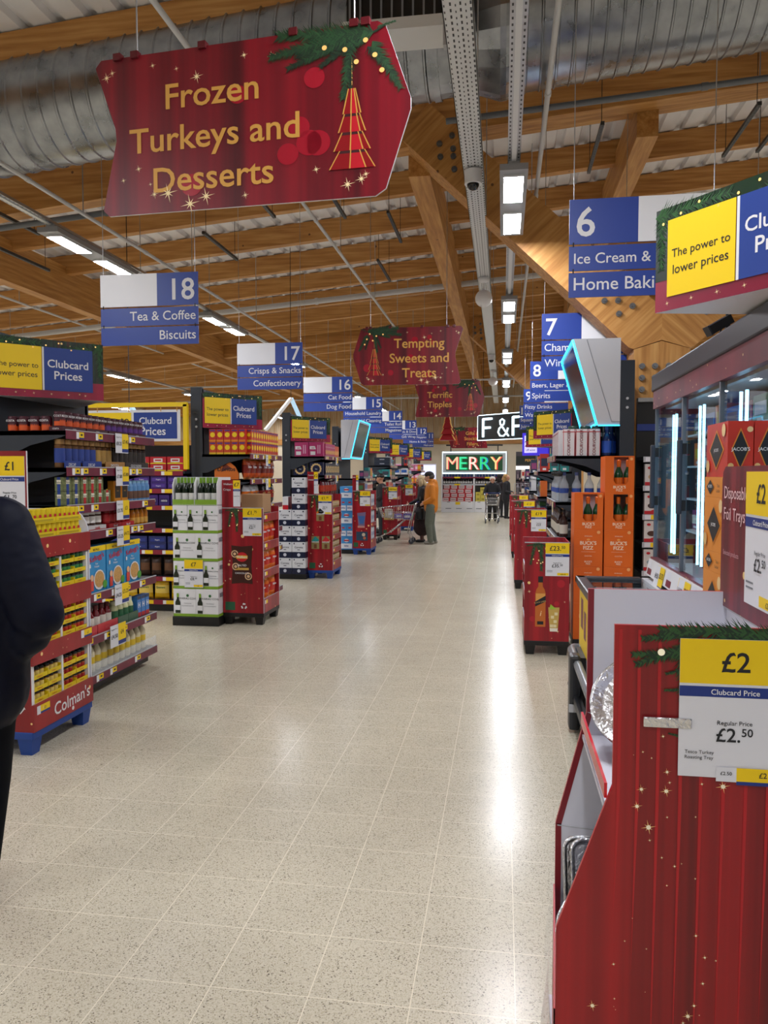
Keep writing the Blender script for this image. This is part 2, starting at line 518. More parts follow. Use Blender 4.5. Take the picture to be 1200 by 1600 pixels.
def jar(r, h, m, lid, label=None, lidh=.02, seg=12):
    body = MB(); body.lathe([(r * .9, 0), (r, .006), (r, h - lidh - .01), (r * .88, h - lidh)], m, seg=seg)
    lb = MB(); lb.lathe([(r * .95, h - lidh), (r * .95, h - .003), (r * .9, h)], lid, seg=seg)
    parts = [('lid', lb)]
    if label:
        q = MB(); q.lathe([(r * 1.015, h * .18), (r * 1.015, h * .68)], label, seg=seg); parts.append(('label', q))
    return body, parts
# ================================================================== THE HALL
XL, XR, YN, YF = -20., 15., -9., 37.5
TILT = .085
def roof(x): return 6.15 + TILT * x

b = MB(); b.add([(XL, YN, 0), (XR, YN, 0), (XR, YF, 0), (XL, YF, 0)], [(0, 1, 2, 3)], FLOOR); struct('floor', b)
# profiled steel roof deck, ribs along the hall
DECK = M('#efeff2', .5, noise=.05, nscale=3)
b = MB(); vs = []; x = XL; prof = []
while x < XR + .3:
    prof += [(x, 0), (x + .19, 0), (x + .215, .06), (x + .295, .06)]; x += .32
for px, dz in prof: vs += [(px, YN, roof(px) + dz), (px, YF, roof(px) + dz)]
b.add(vs, [(2 * i, 2 * i + 1, 2 * i + 3, 2 * i + 2) for i in range(len(prof) - 1)], DECK); struct('ceiling', b)
WALLP = M('#b9b2a4', .7, noise=.04, nscale=2); CREAM = M('#d8cbb2', .7, noise=.03, nscale=2)
b = MB(); b.box(XL, YF, 3.3, XR, YF + .2, 8, CLAD); b.box(XL, YF, 0, XR, YF + .2, 3.3, CREAM)
for i in range(110):
    xx = XL + .32 * i; b.box(xx, YF - .012, 3.35, xx + .02, YF, 7.5, WOODZ)
struct('wall_far', b)
b = MB(); b.box(XL, YF - .1, 3.08, XR, YF - .001, 3.36, WOODX); struct('trim_1', b)
b = MB(); b.box(XL - .2, YN, 0, XL, YF, 7, WALLP); struct('wall_left', b)
b = MB(); b.box(XR, YN, 0, XR + .2, YF, 8.5, WALLP); struct('wall_right', b)
b = MB(); b.box(XL, YN - .2, 0, XR, YN, 8, WALLP); struct('wall_near', b)
# purlins across the hall
for k in range(-14, 17):
    y = 12.8 + 1.5 * k
    if not YN < y < YF: continue
    b = MB(); b.bar((XL, y, roof(XL) - .18), (XR, y, roof(XR) - .18), .14, .32, WOODX); struct('ceiling_purlin', b)
# long beams towards the far wall
for x, bz, tw in ((-7.75, .65, .22), (-1.03, .62, .26), (1.62, .55, .24)):
    b = MB(); zt = roof(x) - .3
    b.box(x - tw / 2, YN if x < -2 else 9.45, zt - bz + .1, x + tw / 2, YF, zt + .1, WOODY); struct('ceiling_beam', b)
# deep girders across
for y in (-3., 9.3, 20.6, 31.9):
    b = MB()
    b.bar((XL, y, 6.08 + .1 * XL), (-.95, y, 5.98), .24, .95, WOODX)
    struct('ceiling_girder', b)
    b = MB(); b.bar((-.95, y, 6.0), (XR, y, 6.0 + .085 * (XR + .95)), .24, .8, WOODX); struct('ceiling_girder', b)
# tree columns with bolted arms
BOLT = M('#7e8184', .35, .8)
for y in (9.3, 20.6):
    JX, JZ = 1.75, 3.14
    fr = Fr((JX, y - .2, 0), (1, 0, 0), (0, 0, 1))
    b = MB(); b.prism(fr, [(-.3, 0), (.3, 0), (.3, 3.05), (0, 3.14), (-.3, 3.05)], .4, WOODZ)
    for zz in (2.86, 2.73, 2.6, 1.5, 1.33):
        for xx in (-.21, -.07, .08, .21):
            b.cyl((JX + xx, y - .2, zz), (JX + xx, y - .225, zz), .034, BOLT, seg=10)
            b.cyl((JX + xx, y - .22, zz), (JX + xx, y - .24, zz), .017, BOLT, seg=6)
    struct('column', b)
    for sx, tx, tz in ((-1, -1.05, 5.75), (1, 5.0, 6.1)):
        ex, ez = tx - JX, tz - JZ; L_ = math.hypot(ex, ez); dx, dz = ex / L_, ez / L_
        px, pz = (-dz, dx) if sx < 0 else (dz, -dx)   # towards the underside
        b = MB()
        lo = .29
        fr = Fr((JX, y - .2, 0), (1, 0, 0), (0, 0, 1))
        wd = .5
        nx_, nz_ = -sx * dz * sx, dx * sx
        nrm = Vector((-dz, dx)) if dx > 0 else Vector((dz, -dx))
        up_ = Vector((dx, dz)) * .0 + nrm
        c0 = Vector((0, 3.15)); far = Vector((ex, tz))
        P = [c0, Vector((sx * .3, 3.055)), Vector((sx * .34, 3.06)) + Vector((dx, dz)) * .02, far - up_ * wd * .5, far + up_ * wd * .5, c0 + Vector((0, .36))]
        P = [(q.x, q.y) for q in P]
        if sx > 0: P = P[::1]
        else: P = P[::-1]
        b.prism(fr, P, .4, WOODA if sx > 0 else WOODB)
        for t0, n in ((.55, 8), (L_ - .75, 8)):
            for k in range(n):
                t = t0 + (k % 4) * .11 - (k // 4) * .05; o = (.09 if k // 4 else -.07) + .0 * k
                q = c0 + Vector((dx, dz)) * t + up_ * (o + .1 * (k % 2 - .5) + (.02 if t0 < 1 else 0))
                b.cyl((JX + q.x, y - .2, q.y), (JX + q.x, y - .225, q.y), .034, BOLT, seg=10)
                b.cyl((JX + q.x, y - .22, q.y), (JX + q.x, y - .24, q.y), .017, BOLT, seg=6)
        struct('column_arm', b)

# ------------------------------------------------------------------ services under the roof
def duct_z(x): return 5.62 + .1 * x
t = thing('ventilation_duct', 'huge spiral galvanised steel ventilation duct crossing above the aisle', 'duct', (0, 7.1, 5.62))
def duct_mesh(x0, x1, r, pitch=.16):
    b = MB(); vs = []; seg = 56; x = x0; rings = []
    while x < x1:
        for dx, rr in ((0, r), (pitch * .8, r), (pitch * .86, r + .012), (pitch * .94, r + .012)):
            if x + dx < x1: rings.append((x + dx, rr))
        x += pitch
    rings.append((x1, r))
    for px, rr in rings:
        for k in range(seg):
            a = 2 * PI * k / seg; vs.append((px, rr * math.cos(a), .1 * px + rr * math.sin(a)))
    for i in range(len(rings) - 1):
        b.add(vs[i * seg:(i + 2) * seg], [((k + 1) % seg, k, seg + k, seg + (k + 1) % seg) for k in range(seg)], DUCT, True)
    return b
part('duct_run', duct_mesh(-8.2, -.62, .5), t); part('duct_run', duct_mesh(.05, 11, .56, .13), t)
b = MB(); seg = 24; vs = []
for px, rr in ((-.64, .52), (-.58, .52), (-.58, .5), (-.3, .5), (-.05, .6), (.0, .6), (.06, .58)):
    for k in range(seg):
        a = 2 * PI * k / seg; vs.append((px, rr * math.cos(a), .1 * px + rr * math.sin(a)))
b.add(vs, [(i * seg + (k + 1) % seg, i * seg + k, (i + 1) * seg + k, (i + 1) * seg + (k + 1) % seg) for i in range(6) for k in range(seg)], DUCT)
part('reducer', b, t)
b = MB()
for x in (-7.6, -6.2, -3.4, -2.0, 1.6, 4.2): b.cyl((x, 0, duct_z(x) - 5.62 + .45), (x, 0, roof(x) - 5.62), .006, BLACK, seg=6)
part('hanger_wire', b, t)
# dark grille box with white rim in front of the duct
t = thing('air_unit', 'dark slatted air grille box with white rim above the large red sign', 'air vent', (-.85, 6.25, 5.05))
b = MB(); b.box(-.42, 0, .2, .4, .3, .85, BLACK); part('casing', b, t)
b = MB(); b.box(-.45, -.03, .12, .42, .3, .21, TRIMWHITE); b.box(.36, -.06, -.05, .43, .02, .9, LGREY); part('rim', b, t)
b = MB()
for i in range(9): b.box(-.4 + i * .085, -.01, .22, -.385 + i * .085, .0, .85, GREY)
b.box(-.4, -.012, .5, .36, 0, .52, GREY); part('slat', b, t)

# perforated cable tray over the aisle
HOLE = M('#3a3b3d', .6)
t = thing('cable_tray', 'long white perforated cable tray running down the middle of the aisle', 'cable tray', (-.31, 0, 4.62))
b = MB(); b.box(-.1, -3, 0, .1, 33, .006, TRIMWHITE); b.box(-.1, -3, 0, -.094, 33, .06, TRIMWHITE); b.box(.094, -3, 0, .1, 33, .06, TRIMWHITE)
fr = Fr((0, 0, 0), (1, 0, 0), (0, -1, 0))
for i in range(150):
    y = 3.0 + i * .07
    for j, xx in enumerate((-.085, -.045, -.012, .02, .053, .085)):
        if j % 2: b.rect(fr, xx - .006, -y - .018, xx + .006, -y + .018, HOLE, .001)
        else: b.rect(fr, xx - .004, -y - .03, xx + .004, -y - .005, HOLE, .001)
part('tray', b, t)
for y in range(0, 33, 3):
    for s in (-.097, .097):
        b = MB(); b.cyl((s, y, .05), (s, y, roof(-.31) - 4.62), .005, STEEL, seg=6); part('hanger_rod', b, t)
def dome_camera(y, n):
    t = thing('dome_camera', f'{n} white dome security camera under the cable tray', 'security camera', (-.31, y, 4.6))
    b = MB(); b.cyl((0, 0, 0), (0, 0, -.13), .085, WHITE, seg=20); part('housing', b, t)
    b = MB(); b.sphere((0, 0, -.13), .06, M('#101114', .1), 16, 10); part('lens_dome', b, t)
dome_camera(7.7, 'nearer'); dome_camera(19.5, 'farther')
def globe(y, n):
    t = thing('globe_lamp', f'{n} white plastic globe hanging under the cable tray', 'globe lamp', (-.31, y, 4.6))
    b = MB(); b.sphere((0, 0, -.02), .09, WHITE, 16, 8, (1, 1, .6)); part('cap', b, t)
    b = MB(); b.cyl((0, 0, -.05), (0, 0, -.2), .012, WHITE, seg=8); part('stem', b, t)
    b = MB(); b.sphere((0, 0, -.3), .13, M('#e9e9ec', .3), 20, 14); part('globe', b, t)
globe(11.9, 'nearer'); globe(22.5, 'farther')

# pipes and channels
PIPE = M('#c8c9ca', .4); DPIPE = M('#6c6f73', .45)
def pipe(a, c, r, m, label, name='conduit_pipe', cat='pipe', grp=None):
    b = MB(); a = Vector(a); c = Vector(c); b.cyl((0, 0, 0), c - a, r, m, seg=10)
    d = (c - a).normalized(); L_ = (c - a).length
    for k in range(1, int(L_ / 2.5) + 1):
        p = d * (k * 2.5); b.cyl(p - d * .03, p + d * .03, r * 1.25, m, seg=10)
    o = solo(name, b, label, cat, a, 0, grp)
    h = MB()
    for k in range(1, int(L_ / 3)):
        p = d * (k * 3.)
        if 6.4 < (a + p).y < 7.9: continue
        zt = roof((a + p).x) - a.z
        if zt > p.z + .1: h = MB(); h.cyl(p, (p.x, p.y, zt), .006, STEEL, seg=6); part('hanger_rod', h, o)
    return o
pipe((-2.33, 2, 4.8), (-2.33, 34, 4.8), .022, PIPE, 'thin white pipe passing under the purlins behind the large red sign')
pipe((-4.58, 2, 4.5), (-4.58, 34, 4.5), .022, PIPE, 'thin white pipe running beside the left row of lights')
pipe((-9.4, 2, 5.0), (-9.4, 34, 5.0), .022, PIPE, 'thin white pipe farthest left under the roof')
pipe((.36, 2, 4.95), (.36, 30, 4.95), .025, PIPE, 'white pipe with spotlights just right of the main light row')
pipe((3.3, 2, 5.2), (3.3, 34, 5.2), .022, PIPE, 'thin white pipe above the aisle six sign')
pipe((-14, 16.5, 4.6), (10, 16.5, 6.5), .06, PIPE, 'thick white pipe crossing the roof beyond the first girder')
pipe((-.6, 8.0, 5.22), (10, 8.0, 5.9), .03, DPIPE, 'dark grey pipe crossing above the aisle six sign')
pipe((-9.5, 7.6, 3.9), (-2.8, 9.3, 5.15), .035, DPIPE, 'slanting dark grey rod left of the large red sign')
pipe((-13, 25, 4.55), (10, 25, 4.75), .03, PIPE, 'white pipe crossing behind the hanging red signs')
pipe((-13, 29.4, 4.5), (10, 29.4, 4.6), .03, PIPE, 'white pipe crossing in front of the far clad wall')
UN = M('#4a4d50', .45, .6)
spots = [(-2.2, 10, 'left of the middle beam'), (-3.1, 9.6, 'above the aisle eighteen sign'), (-1.6, 11.4, 'close to the middle beam'), (-4.2, 11.2, 'between aisle signs eighteen and seventeen'),
         (-2.1, 13.6, 'over the tempting sweets sign'), (-6.2, 9.0, 'left of the left light row'), (-7.0, 10.5, 'far left over the coffee shelves'), (1.05, 9.6, 'left of the right beam'),
         (2.7, 9.7, 'right of the right beam, nearer the beam'), (3.1, 9.7, 'right of the right beam, farther from it')]
for i, (x, y, wh) in enumerate(spots):
    b = MB(); b.box(-.02, -.7, -.02, .02, .7, .02, UN)
    for k in range(18): b.box(-.008, -.68 + k * .075, -.0215, .008, -.64 + k * .075, -.0205, HOLE)
    for s in (-.6, .6): b.cyl((0, s, .02), (0, s, .7), .004, BLACK, seg=6)
    solo('channel_strut', b, f'short dark slotted channel under the purlins, {wh}', 'steel channel', (x, y, roof(x) - .75), 0, 'steel channels under the roof')

# ------------------------------------------------------------------ rows of lights on rails
ROWS = [(.075, 0, 'over the main aisle'), (-5.0, .98, 'in the left row'), (-10.5, 2.2, 'in the far left row'), (5.2, 0, 'in the added right row'), (10.4, 0, 'in the added far right row'), (-15.5, 1.1, 'in the added left wall row')]  # right, far right and left wall rows are unseen, added for enough light
HOUS = M('#9a9c9f', .4, .4)
for x, off, wh in ROWS:
    t = thing('light_rail', f'long steel rail carrying the lights {wh}', 'light rail', (x, 0, 4.42))
    b = MB(); b.box(-.055, -8, 0, -.02, 33, .03, STEEL); b.box(.02, -8, 0, .055, 33, .03, STEEL); b.box(-.02, -8, -.01, .02, 33, .05, TRIMWHITE)
    if abs(x) < 6:
        fr = Fr((0, 0, 0), (1, 0, 0), (0, -1, 0))
        for i in range(120):
            y = 3 + i * .07
            for s in (-.038, .038): b.rect(fr, s - .006, -y - .014, s + .006, -y + .014, HOLE, .001)
    part('rail', b, t)
    for k in [q for q in range(-3, 13) if q != 3]:
        b = MB(); b.cyl((0, k * 2.55, .04), (0, k * 2.55, roof(x) - 4.42), .005, STEEL, seg=6); part('hanger_rod', b, t)
    n = 0
    for k in range(-3, 6):
        y = 7.95 + off + (4.55 if x == -5.0 else 5.1) * k
        lab = f'twin panel ceiling light, {ORD[k]} {wh}' if k >= 0 else f'unseen twin panel ceiling light behind the camera {wh}, {ORD[-k - 1]} back'  # near lights of each row are out of view, added to illuminate the hall
        l = thing('ceiling_light', lab, 'ceiling light', (x, y, 4.3), 0, 'twin panel ceiling lights')
        b = MB(); b.box(-.125, -.95, .02, .125, .95, .075, HOUS); b.box(-.05, -.9, .075, .05, .9, .12, HOUS); part('housing', b, l)
        for s in (-.5, .5):
            b = MB(); b.box(-.09, s - .33, .001, .09, s + .33, .0195, WHITE); b.rect(Fr((-.09, s + .33, 0), (1, 0, 0), (0, -1, 0)), .004, .004, .176, .656, LED, 0); part('diffuser', b, l)
        n += 1

# ------------------------------------------------------------------ aisle signs
def aisle_sign(num, lines, x0, y, left):
    W, ztop = 1.0, 3.58
    t = thing('aisle_sign', f'blue hanging aisle sign number {num} reading {lines[0]}', 'aisle sign', (x0, y, ztop), 0, 'hanging aisle signs')
    SGW = M('#eceef3', .4)
    z = -.31
    b = MB(); b.box(0, 0, -.31, W, .012, 0, SIGNBLUE)
    fr = Fr((0, 0, 0), (1, 0, 0), (0, 0, 1))
    if left: b.rect(fr, 0, -.31, .585, 0, SGW, .001); b.text(fr, .965, -.255, .285, str(num), WHITE, 'r', .002, .012)
    else: b.rect(fr, .47, -.31, 1, 0, SGW, .001); b.text(fr, .05, -.255, .285, str(num), WHITE, 'l', .002, .012)
    part('number_board', b, t)
    for i, s in enumerate(lines):
        za = -.325 - .185 * i
        b = MB(); b.box(0, 0, za - .172, W, .012, za, SIGNBLUE)
        b.text(fr, .975 if left else .035, za - .122, .125, s, WHITE, 'r' if left else 'l', .002, .006, maxw=.92)
        part('name_board', b, t)
    for xx in (.03, .97):
        b = MB(); b.cyl((xx, .006, -.0), (xx, .006, (duct_z(x0 + xx) - .5 if 6.7 < y < 7.5 else roof(x0)) - ztop), .0035, STEEL, seg=6)
        for i in range(len(lines)): b.cyl((xx, -.003, -.33 - .185 * i), (xx, -.003, -.3 - .185 * i), .005, BLACK, seg=6)
        part('hanging_wire', b, t)
LS = [(18, ['Tea & Coffee', 'Biscuits']), (17, ['Crisps & Snacks', 'Confectionery']), (16, ['Cat Food', 'Dog Food']), (15, ['Household Laundry', 'Household Cleaning']),
      (14, ['Toilet Roll', 'Magazines']), (13, ['Cook & Dine', 'Gift Wrap']), (12, ['Nappies', 'Home & Baby']), (11, ['Home & Care', 'Haircare'])]
for (n, ln), y, x in zip(LS, (7.1, 11.1, 15.15, 19.25, 23.6, 27.9, 32.2, 36.3), (-3.9, -3.93, -3.98, -4.02, -4.08, -4.12, -4.16, -4.25)):
    aisle_sign(n, ln, x, y, True)
RS = [(6, ['Ice Cream & Desserts', 'Home Baking']), (7, ['Champagne', 'Wine']), (8, ['Beers, Lager & Cider', 'Spirits']), (9, ['Fizzy Drinks', 'Water']), (10, ['Squash', 'Juice'])]
for (n, ln), y in zip(RS, (5.67, 9.6, 13.6, 18.0, 22.3)):
    aisle_sign(n, ln, .45, y, False)

# ------------------------------------------------------------------ hanging red festive signs
BOKEH = M('#a4152b', .25); FABK = M('#0d1a12', .5)
def tree_print(b, fr, x, y, h, e=.003):
    r1, r2 = M('#8d0d18', .3), M('#c01b2b', .3)
    for k in range(4):
        y0 = y + h * (.0 + .22 * k); hw = h * (.27 - .055 * k); tw = hw * .38; hh = h * .3
        b.poly(fr, [(x - hw, y0), (x + hw, y0), (x + tw, y0 + hh), (x - tw, y0 + hh)], r1, e + .0004 * k)
        b.poly(fr, [(x - hw * .1, y0 - .0), (x + hw * .6, y0), (x + tw * .6, y0 + hh), (x - tw * .05, y0 + hh)], r2, e + .0004 * k + .0002)
        if k < 3: b.poly(fr, [(x - hw * .62, y0 + hh * .62), (x + hw * .62, y0 + hh * .62), (x + tw, y0 + hh), (x - tw, y0 + hh)], M('#3a0610', .5), e + .0004 * k + .00025)
        for q in (-1, -.1, .6, 1):
            b.poly(fr, [(x + hw * q - h * .008, y0), (x + hw * q + h * .008, y0), (x + tw * q + h * .006, y0 + hh), (x + tw * q - h * .006, y0 + hh)], GOLD, e + .0004 * k + .0003)
def festive_sign(lines, c, ang, label, mirror=False, tilt=0., sx=1.):
    W, H = 1.5, .77
    t = thing('festive_sign', label, 'hanging sign', c, ang); t.scale = (sx, 1, 1)
    fr = Fr((-W / 2, 0, 0), (1, 0, tilt), (0, 0, 1))
    mx = (lambda x: W - x) if mirror else (lambda x: x)
    P = [(.03, .03), (.06, 0), (1.34, 0), (1.385, .03), (1.49, .37), (1.49, .42), (1.385, .745), (1.35, .77), (.03, .77), (.0, .735), (.1, .43), (.105, .37)]
    P = [(mx(x), y) for x, y in P]
    if mirror: P = P[::-1]
    b = MB(); b.prism(fr, P, .012, SIGNRED, WHITE)
    cx = mx(.57); n = len(lines)
    for i, s in enumerate(lines):
        b.text(fr, cx + (.02 if sx > 1 else -.02), (.495 if n == 3 else .405) - .198 * i, .178 if sx == 1 else .168, s, GOLD, 'c', .003, .012)
    rnd = random.Random(len(lines[0]))
    for k in range(7): b.disc(fr, mx(rnd.uniform(.2, 1.3)), rnd.uniform(.12, .65), rnd.uniform(.03, .065), BOKEH, .0015)
    for x, y, r in ((.06, .68, .03), (.09, .7, .02), (.3, .71, .018), (.42, .68, .015), (.52, .63, .035), (.75, .7, .02), (.88, .68, .025), (.22, .22, .02), (.14, .17, .016), (.3, .09, .025),
                    (.37, .09, .05), (.48, .03, .05), (.56, .06, .045), (.75, .05, .02), (1.08, .14, .02), (1.22, .06, .035), (1.28, .08, .03), (1.3, .1, .02), (1.2, .2, .012), (.28, .14, .012)):
        b.star(fr, mx(x), y, r, STARC, .0035)
    part('board', b, t)
    b = MB(); tx = mx(1.24 if sx > 1 else 1.2)
    sg = -1 if mirror else 1
    for k, (dx, dy, a, l) in enumerate(((.12, .72, PI - .1, .42), (.1, .74, PI + .35, .3), (.03, .7, -PI / 2 - .15, .26), (.12, .68, -PI / 2 + .5, .25), (.14, .74, 0.2, .08), (.0, .72, PI + .15, .34))):
        b.fir(fr, tx + sg * (dx - .03), dy, a if not mirror else PI - a, l, FIR, M('#214a26', .6), .004, k, 1.1); b.fir(fr, tx + sg * (dx - .05), dy - .02, (a if not mirror else PI - a) + .22, l * .75, M('#0e2415', .6), FIR, .0036, k + 20, 1.1)
    for dx, dy in ((-.03, .66), (.06, .69), (.1, .62), (-.12, .68), (.02, .6), (.13, .55)): b.disc(fr, tx + sg * dx, dy, .011, M('#e0a860', .4, em=.4), .007)
    b.cyl(fr.p(tx, .5, .004), fr.p(tx, .62, .004), .0015, GOLD, seg=4)
    part('fir_print', b, t)
    b = MB(); tree_print(b, fr, tx, .13, .37, .0045); part('tree_print', b, t)
    for x in (.12, .21, .55, .98, 1.25, 1.3):
        b = MB(); p = fr.p(mx(x), .77, 0); b.box(p.x - .018, -.015, p.z - .015, p.x + .018, .02, p.z + .018, M('#5a0a16', .4)); part('clip', b, t)
    for x in (.22, 1.25):
        b = MB(); p = fr.p(mx(x), .77, 0); b.cyl((p.x, 0, p.z), (p.x, 0, roof(c[0]) - c[2]), .004, STEEL, seg=6); part('hanging_wire', b, t)
festive_sign(['Frozen', 'Turkeys and', 'Desserts'], (-1.225, 3.6, 2.95), -.135, 'large red hanging sign reading Frozen Turkeys and Desserts', False, -.03, 1.1)
festive_sign(['Tempting', 'Sweets and', 'Treats'], (-1.29, 10.4, 2.85), .02, 'red hanging sign reading Tempting Sweets and Treats', True, .0)
festive_sign(['Terrific', 'Tipples'], (-1.14, 16.4, 2.85), .0, 'red hanging sign reading Terrific Tipples', False, .0)
festive_sign(['Gifts &', 'Stocking', 'Fillers'], (-1.3, 29.0, 2.6), .0, 'small far red hanging sign reading Gifts and Stocking Fillers', True, .0)
# red tree ornament hung beyond
t = thing('tree_ornament', 'hanging red tiered tree ornament with gold edges above the far aisle', 'ornament', (-2.0, 28, 2.85))
b = MB(); R1 = M('#8e0f1b', .35)
for k in range(4):
    z0 = .22 * k; w0 = .28 - .055 * k; w1 = w0 * .42
    vs = [(-w0, -w0, z0), (w0, -w0, z0), (w0, w0, z0), (-w0, w0, z0), (-w1, -w1, z0 + .3), (w1, -w1, z0 + .3), (w1, w1, z0 + .3), (-w1, w1, z0 + .3)]
    b.add(vs, [(3, 2, 1, 0), (4, 5, 6, 7), (0, 1, 5, 4), (1, 2, 6, 5), (2, 3, 7, 6), (3, 0, 4, 7)], R1)
    for i in range(4): b.cyl(vs[i], vs[i + 4], .014, GOLD, seg=6)
part('tier', b, t)
b = MB(); b.cyl((0, 0, .94), (0, 0, 3.2), .006, GOLD, seg=6); part('cord', b, t)

# ------------------------------------------------------------------ wedge signs on the shelf ends
GARL = promo_material('garland', dark='#0d1d14', mid='#13301c', lite='#3a1a18', dots=True, wav=20, dscale=14, rough=.25)
PLUM = promo_material('plum_border', dark='#7d1230', mid='#941638', lite='#a81c40', dots=True, wav=4, dscale=18, rough=.25)
def wedge_sign(p0, p1, p2, z0, label, flip=False, pole=None):
    """plan triangle p0 (left end of the seen face), p1 (right end of it), p2 behind"""
    h = .42; o = Vector((p0[0], p0[1], z0))
    t = thing('price_promise_sign', label, 'promotional sign', o)
    a, bq, c = Vector((0, 0, 0)), Vector((p1[0] - p0[0], p1[1] - p0[1], 0)), Vector((p2[0] - p0[0], p2[1] - p0[1], 0))
    up = Vector((0, 0, h))
    b = MB(); b.add([a, bq, c, a + up, bq + up, c + up], [(2, 1, 0), (3, 4, 5), (0, 1, 4, 3), (1, 2, 5, 4), (2, 0, 3, 5)], WHITE); part('casing', b, t)
    yw = .4 if pole else .42
    for q0, q1 in ((a, bq),):
        W = (q1 - q0).length; fr = Fr(q0, q1 - q0, (0, 0, 1))
        b = MB()
        b.rect(fr, 0, 0, W, h, PLUM, .002); b.rect(fr, .0, h * .84, W, h, GARL, .003); b.rect(fr, 0 if flip else W * .9, h * .3, W * .1 if flip else W, h * .9, GARL, .003)
        b.fir(fr, .0, h * .93, .0, W * .45, FIR, FIR2, .004, 1, .5); b.fir(fr, W, h * .93, PI + .15, W * .45, FIR, FIR2, .004, 2, .5)
        b.fir(fr, W - .03 if not flip else .03, h, -PI / 2, h * .6, FIR, FIR2, .004, 3, .6)
        for k in range(9): b.disc(fr, W * (.05 + .11 * k), h * (.9 + .05 * (k % 3 - 1)), .006, M('#f0c070', .4, em=.5), .0065, 8)
        for k in range(6): b.star(fr, W * (.08 + .15 * k), h * .07, .012, STARC, .004)
        part('border_print', b, t)
        s = (.08 if pole else .1) if flip else .03
        b = MB(); b.rect(fr, W * s, h * .13, W * (s + yw), h * .87, YEL, .0065); b.text(fr, W * (s + yw / 2), h * .5, h * .15, 'The power to', INK, 'c', .0075, .004, maxw=W * yw * .86); b.text(fr, W * (s + yw / 2), h * .34, h * .15, 'lower prices', INK, 'c', .0075, .004, maxw=W * yw * .82); s += yw - .42
        part('yellow_panel', b, t)
        b = MB(); b.rect(fr, W * (s + .425), h * .13, W * (s + .44), h * .87, WHITE, .0065); b.rect(fr, W * (s + .44), h * .13, W * (s + .87), h * .87, BLUE, .0065)
        b.text(fr, W * (s + .65), h * .53, h * .2, 'Clubcard', WHITE, 'c', .0075, .012, maxw=W * .36); b.text(fr, W * (s + .65), h * .33, h * .2, 'Prices', WHITE, 'c', .0075, .012, maxw=W * .3)
        part('blue_panel', b, t)
    if pole:
        b = MB(); b.tube([(pole[0] - p0[0], pole[1] - p0[1], .02), (pole[0] - p0[0] + .06, pole[1] - p0[1], 0), (pole[0] - p0[0] + .09, pole[1] - p0[1], -.05), (pole[0] - p0[0] + .09, pole[1] - p0[1], pole[2] - z0)], .02, BLACK)
        part('pole', b, t)
    else:
        b = MB(); m_ = (a + c) / 2; sx = -1 if p0[0] < 0 else 1
        b.bar(m_ + Vector((0, 0, h * .5)), m_ + Vector((sx * .09, 0, h * .5)), .03, .03, BLACK); part('bracket', b, t)
LY = [4.9, 8.79, 12.65, 16.5, 20.3, 24.2, 28.1, 32.0]      # near ends of the left shelf ends
RY = [4.0, 8.0, 11.95, 15.9, 19.9, 23.8]                    # and of the right ones
for k, wh in ((0, 'above the coffee shelves at far left'), (1, 'above the crisps shelf end'), (2, 'above the biscuit tins shelf end'), (4, 'fourth along the left shelf ends'), (5, 'fifth along the left shelf ends'), (6, 'sixth along the left shelf ends'), (7, 'farthest along the left shelf ends')):
    y = LY[k]; wedge_sign((-3.55, y - .0), (-3.0, y + .58), (-3.55, y + 1.16), 2.2, f'yellow and blue price promise wedge sign {wh}')
wedge_sign((.63, 3.42), (1.12, 2.8), (1.28, 3.55), 2.325, 'large yellow and blue price promise wedge sign on pole over the freezer', True, (1.03, 3.5, 2.3))
for k, wh in ((2, 'behind the tilted screen on the right'), (3, 'small, far on the right behind another')):
    y = RY[k]; wedge_sign((.47, y + .5), (1.02, y - .05), (1.02, y + 1.05), 2.2, f'yellow and blue price promise wedge sign {wh}', True)

# ------------------------------------------------------------------ neon signs and screens
t = thing('neon_sign', 'black hanging sign with two letters and ampersand in white neon tubes', 'neon sign', (0.0, 26, 2.77), -.72)
b = MB(); b.box(-1.35, 0, 0, 1.35, .12, 1.02, M('#060d0e', .3)); part('board', b, t)
b = MB(); b.tube([(-1.33, -.01, .02), (1.33, -.01, .02), (1.33, -.01, 1.0), (-1.33, -.01, 1.0)], .016, NEON, 6, True); part('border_tube', b, t)
b = MB()
def neon_stroke(pts, r=.045): b.tube(pts, r, NEON, 6)
for x in (-1.02, .5):
    neon_stroke([(x, -.03, .14), (x, -.03, .86)]); neon_stroke([(x, -.03, .84), (x + .46, -.03, .84)]); neon_stroke([(x, -.03, .5), (x + .38, -.03, .5)])
amp = [(.3, .14), (-.12, .62), (-.13, .74), (-.02, .8), (.09, .73), (.06, .6), (-.17, .44), (-.22, .3), (-.12, .16), (.05, .15), (.2, .26), (.27, .45)]
neon_stroke([(x - .02, -.03, z) for x, z in amp], .03)
part('letter_tube', b, t)
t.scale = (.87, .87, .87)
for x in (-1.1, 1.1):
    b = MB(); b.cyl((x, .06, 1.02), (x, .06, 3.95), .008, BLACK, seg=6); part('hanging_wire', b, t)

